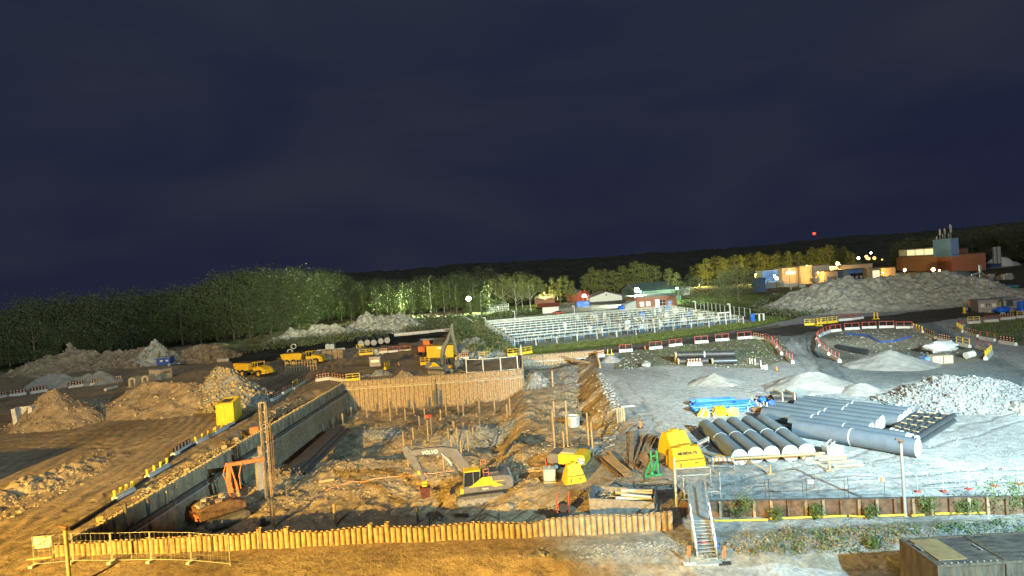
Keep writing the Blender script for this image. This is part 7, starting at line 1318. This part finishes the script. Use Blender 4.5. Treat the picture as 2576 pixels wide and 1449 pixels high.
b.add(V, [(i * n + j, i * n + (j + 1) % n, (i + 1) * n + (j + 1) % n, (i + 1) * n + j) for i in range(8) for j in range(n)]); b.cyl((0, 0, -p.z), (0, 0, .1), rr, n=20); tag(b.build('fabric_dome', 'groof', loc=p, smooth=True), 'low green grey fabric dome lit by the green white floodlight', 'dome')
p = atY('C6', 1600, 130, 300); t = thing('conveyor', 'thin pale conveyor with two sloping arms right of the fabric dome', 'conveyor', (p.x, 300, 0)); z = p.z; b = MB(); e1 = atY('C6', 1400, 180, 300) ; e2 = atY('C6', 1840, 290, 300); b.beam((0, 0, z), (e1.x - p.x, 0, e1.z), .8); b.beam((0, 0, z), (e2.x - p.x, 0, e2.z), .9); b.beam((0, 0, 0), (0, 0, z + 4), .9); b.beam((-2, 0, z - 8), (0, 0, z), .4); b.build('arm', 'galv', t)
# machines and containers beyond the ring at the right edge
for x0, x1, yt, yb, dp, m, lab in ((1565, 1990, 750, 990, 3, 'lgray', 'grey site hut at the right edge, beyond the ring of barriers'), (2110, 2410, 700, 860, 3, 'galv', 'pale grey container behind the site hut at the right edge'), (2430, 2700, 740, 880, 3, 'bluew', 'blue grey container cut by the right edge')):
    p, q = at('C6', x0, yb), at('C6', x1, yb - 15); h_ = topz(p, 'C6', x0, yt); t, L_ = block('site_hut', lab, p, q, h_, dp + 2, m, 'lgray', 'hut', .2)
    for i in range(3): win(t, L_ * (.2 + .3 * i), h_ * .6, L_ * .2, h_ * .28, 'pale' if i != 1 else 'glass')
for k, (x, y, w_, h_, m) in enumerate(((1830, 905, 3.8, .7, 'cap'), (1830, 995, 2.4, .6, 'cap'), (2290, 925, 2.4, .6, 'cap'), (1770, 850, 3, 1.0, 'pale'), (2240, 985, 3., .8, 'lgray'), (2490, 1000, 1.0, 2.6, 'blueplas'), (2520, 960, 1.0, 2.2, 'blueplas'), (2420, 900, 1.4, 1.8, 'cap'))):
    p = at('C6', x, y); t = thing('stacked_goods', ['upper white pallet load in front of the site hut', 'lower white pallet load in front of the site hut', 'white pallet load before the pale grey container', 'pale load leaning on the wall of the site hut', 'grey load right of the blue bag', 'left upright blue drum at the right edge', 'right upright blue drum at the right edge', 'white sack beside the blue drums at the right edge'][k], 'goods', p, .1); b = MB(); b.box((0, 0, h_ / 2 + .12), (w_, 1.4, h_)); b.build('load', m, t, bevel=.12); b = MB(); b.box((0, 0, .06), (w_ * 1.05, 1.5, .12)); b.build('pallet', 'wood', t)
for k, (x, y) in enumerate(((1255, 1010), (1360, 870), (1410, 870), (1515, 850), (2030, 890), (2500, 840))): p = at('C6', x, y); b = MB(); b.cyl((0, 0, 0), (0, 0, 1.5), .28, n=10); b.box((0, 0, .06), (.8, .8, .1)); tag(b.build('marker_drum', 'orange' if k % 2 else 'ybar', loc=p), ['yellow drum at the left end of the short row of drums at the right edge', 'orange drum in the middle of the short row of drums', 'yellow drum beside the orange one in the short row', 'orange drum next to the grey site hut', 'yellow drum right of the site hut window', 'orange drum far right beside the blue drums'][k], 'drum')
p, q = at('C6', 1300, 960), at('C6', 1390, 880); lying('C6', 1290, 965, 'C6', 1390, 885, .4, 'cap', 'plastic_roll', 'pale roll lying between the drums at the right edge', 'roll')
p, q, h_ = W3('C6', 2200, 2420, 440, 205); block('green_machine_shed', 'dark green low shed at the right end of the very large heap', p, q, h_, 6, 'green', 'bluew')
for k, (x0, x1, y) in enumerate(((160, 300, 672), (315, 375, 678))): p, q = atY('T4', x0, y, 300), atY('T4', x1, y, 300); b = MB(); b.box(((q.x - p.x) / 2, 0, 0), (q.x - p.x, .5, 1.5)); b.box(((q.x - p.x) / 2, 0, -p.z / 2), (.4, .4, p.z)); tag(b.build('white_trailer', 'cap', loc=p), ['longer', 'shorter'][k] + ' white trailer board left of the very large spoil heap', 'trailer')
for k in range(26):
    x = 1130 + k * 55; p = atY('C6', x, 300 + random.uniform(-15, 40), 262 + (k * 7) % 5 * 1.7 + k * .05); b = MB(); s_ = random.uniform(.6, 1.6); p.z = max(p.z - 1, 0); b.box((0, 0, s_), (s_ * 1.5, 1.2, s_ * 2)); b.box((0, 0, -3), (.5, .5, 8)); tag(b.build('stacked_block', random.choice(['pale', 'dry', 'galv']), loc=p), 'small pale object in the row behind the very large spoil heap', 'block', 'pale objects behind the large heap')
    if k > 20: break
# unseen block added outside the picture on the left; its corner casts the long wedge of shadow over the haul road
t = thing('unseen_shadow_block', 'tall dark block added outside the picture on the left to shade the road', 'building', (-62, 12, 0)); b = MB(); b.box((5.95, 4, 5.6), (11.9, 8, 11.2)); b.build('wall', 'ctbrown', t); b = MB(); b.box((5.95, 4, 11.3), (12, 8.2, .2)); b.build('roof', 'roof', t)
for i in range(3): b = MB(); b.box((2 + i * 3.5, 8.05, 3), (1.8, .08, 1.4)); b.build('window', 'glass', t)
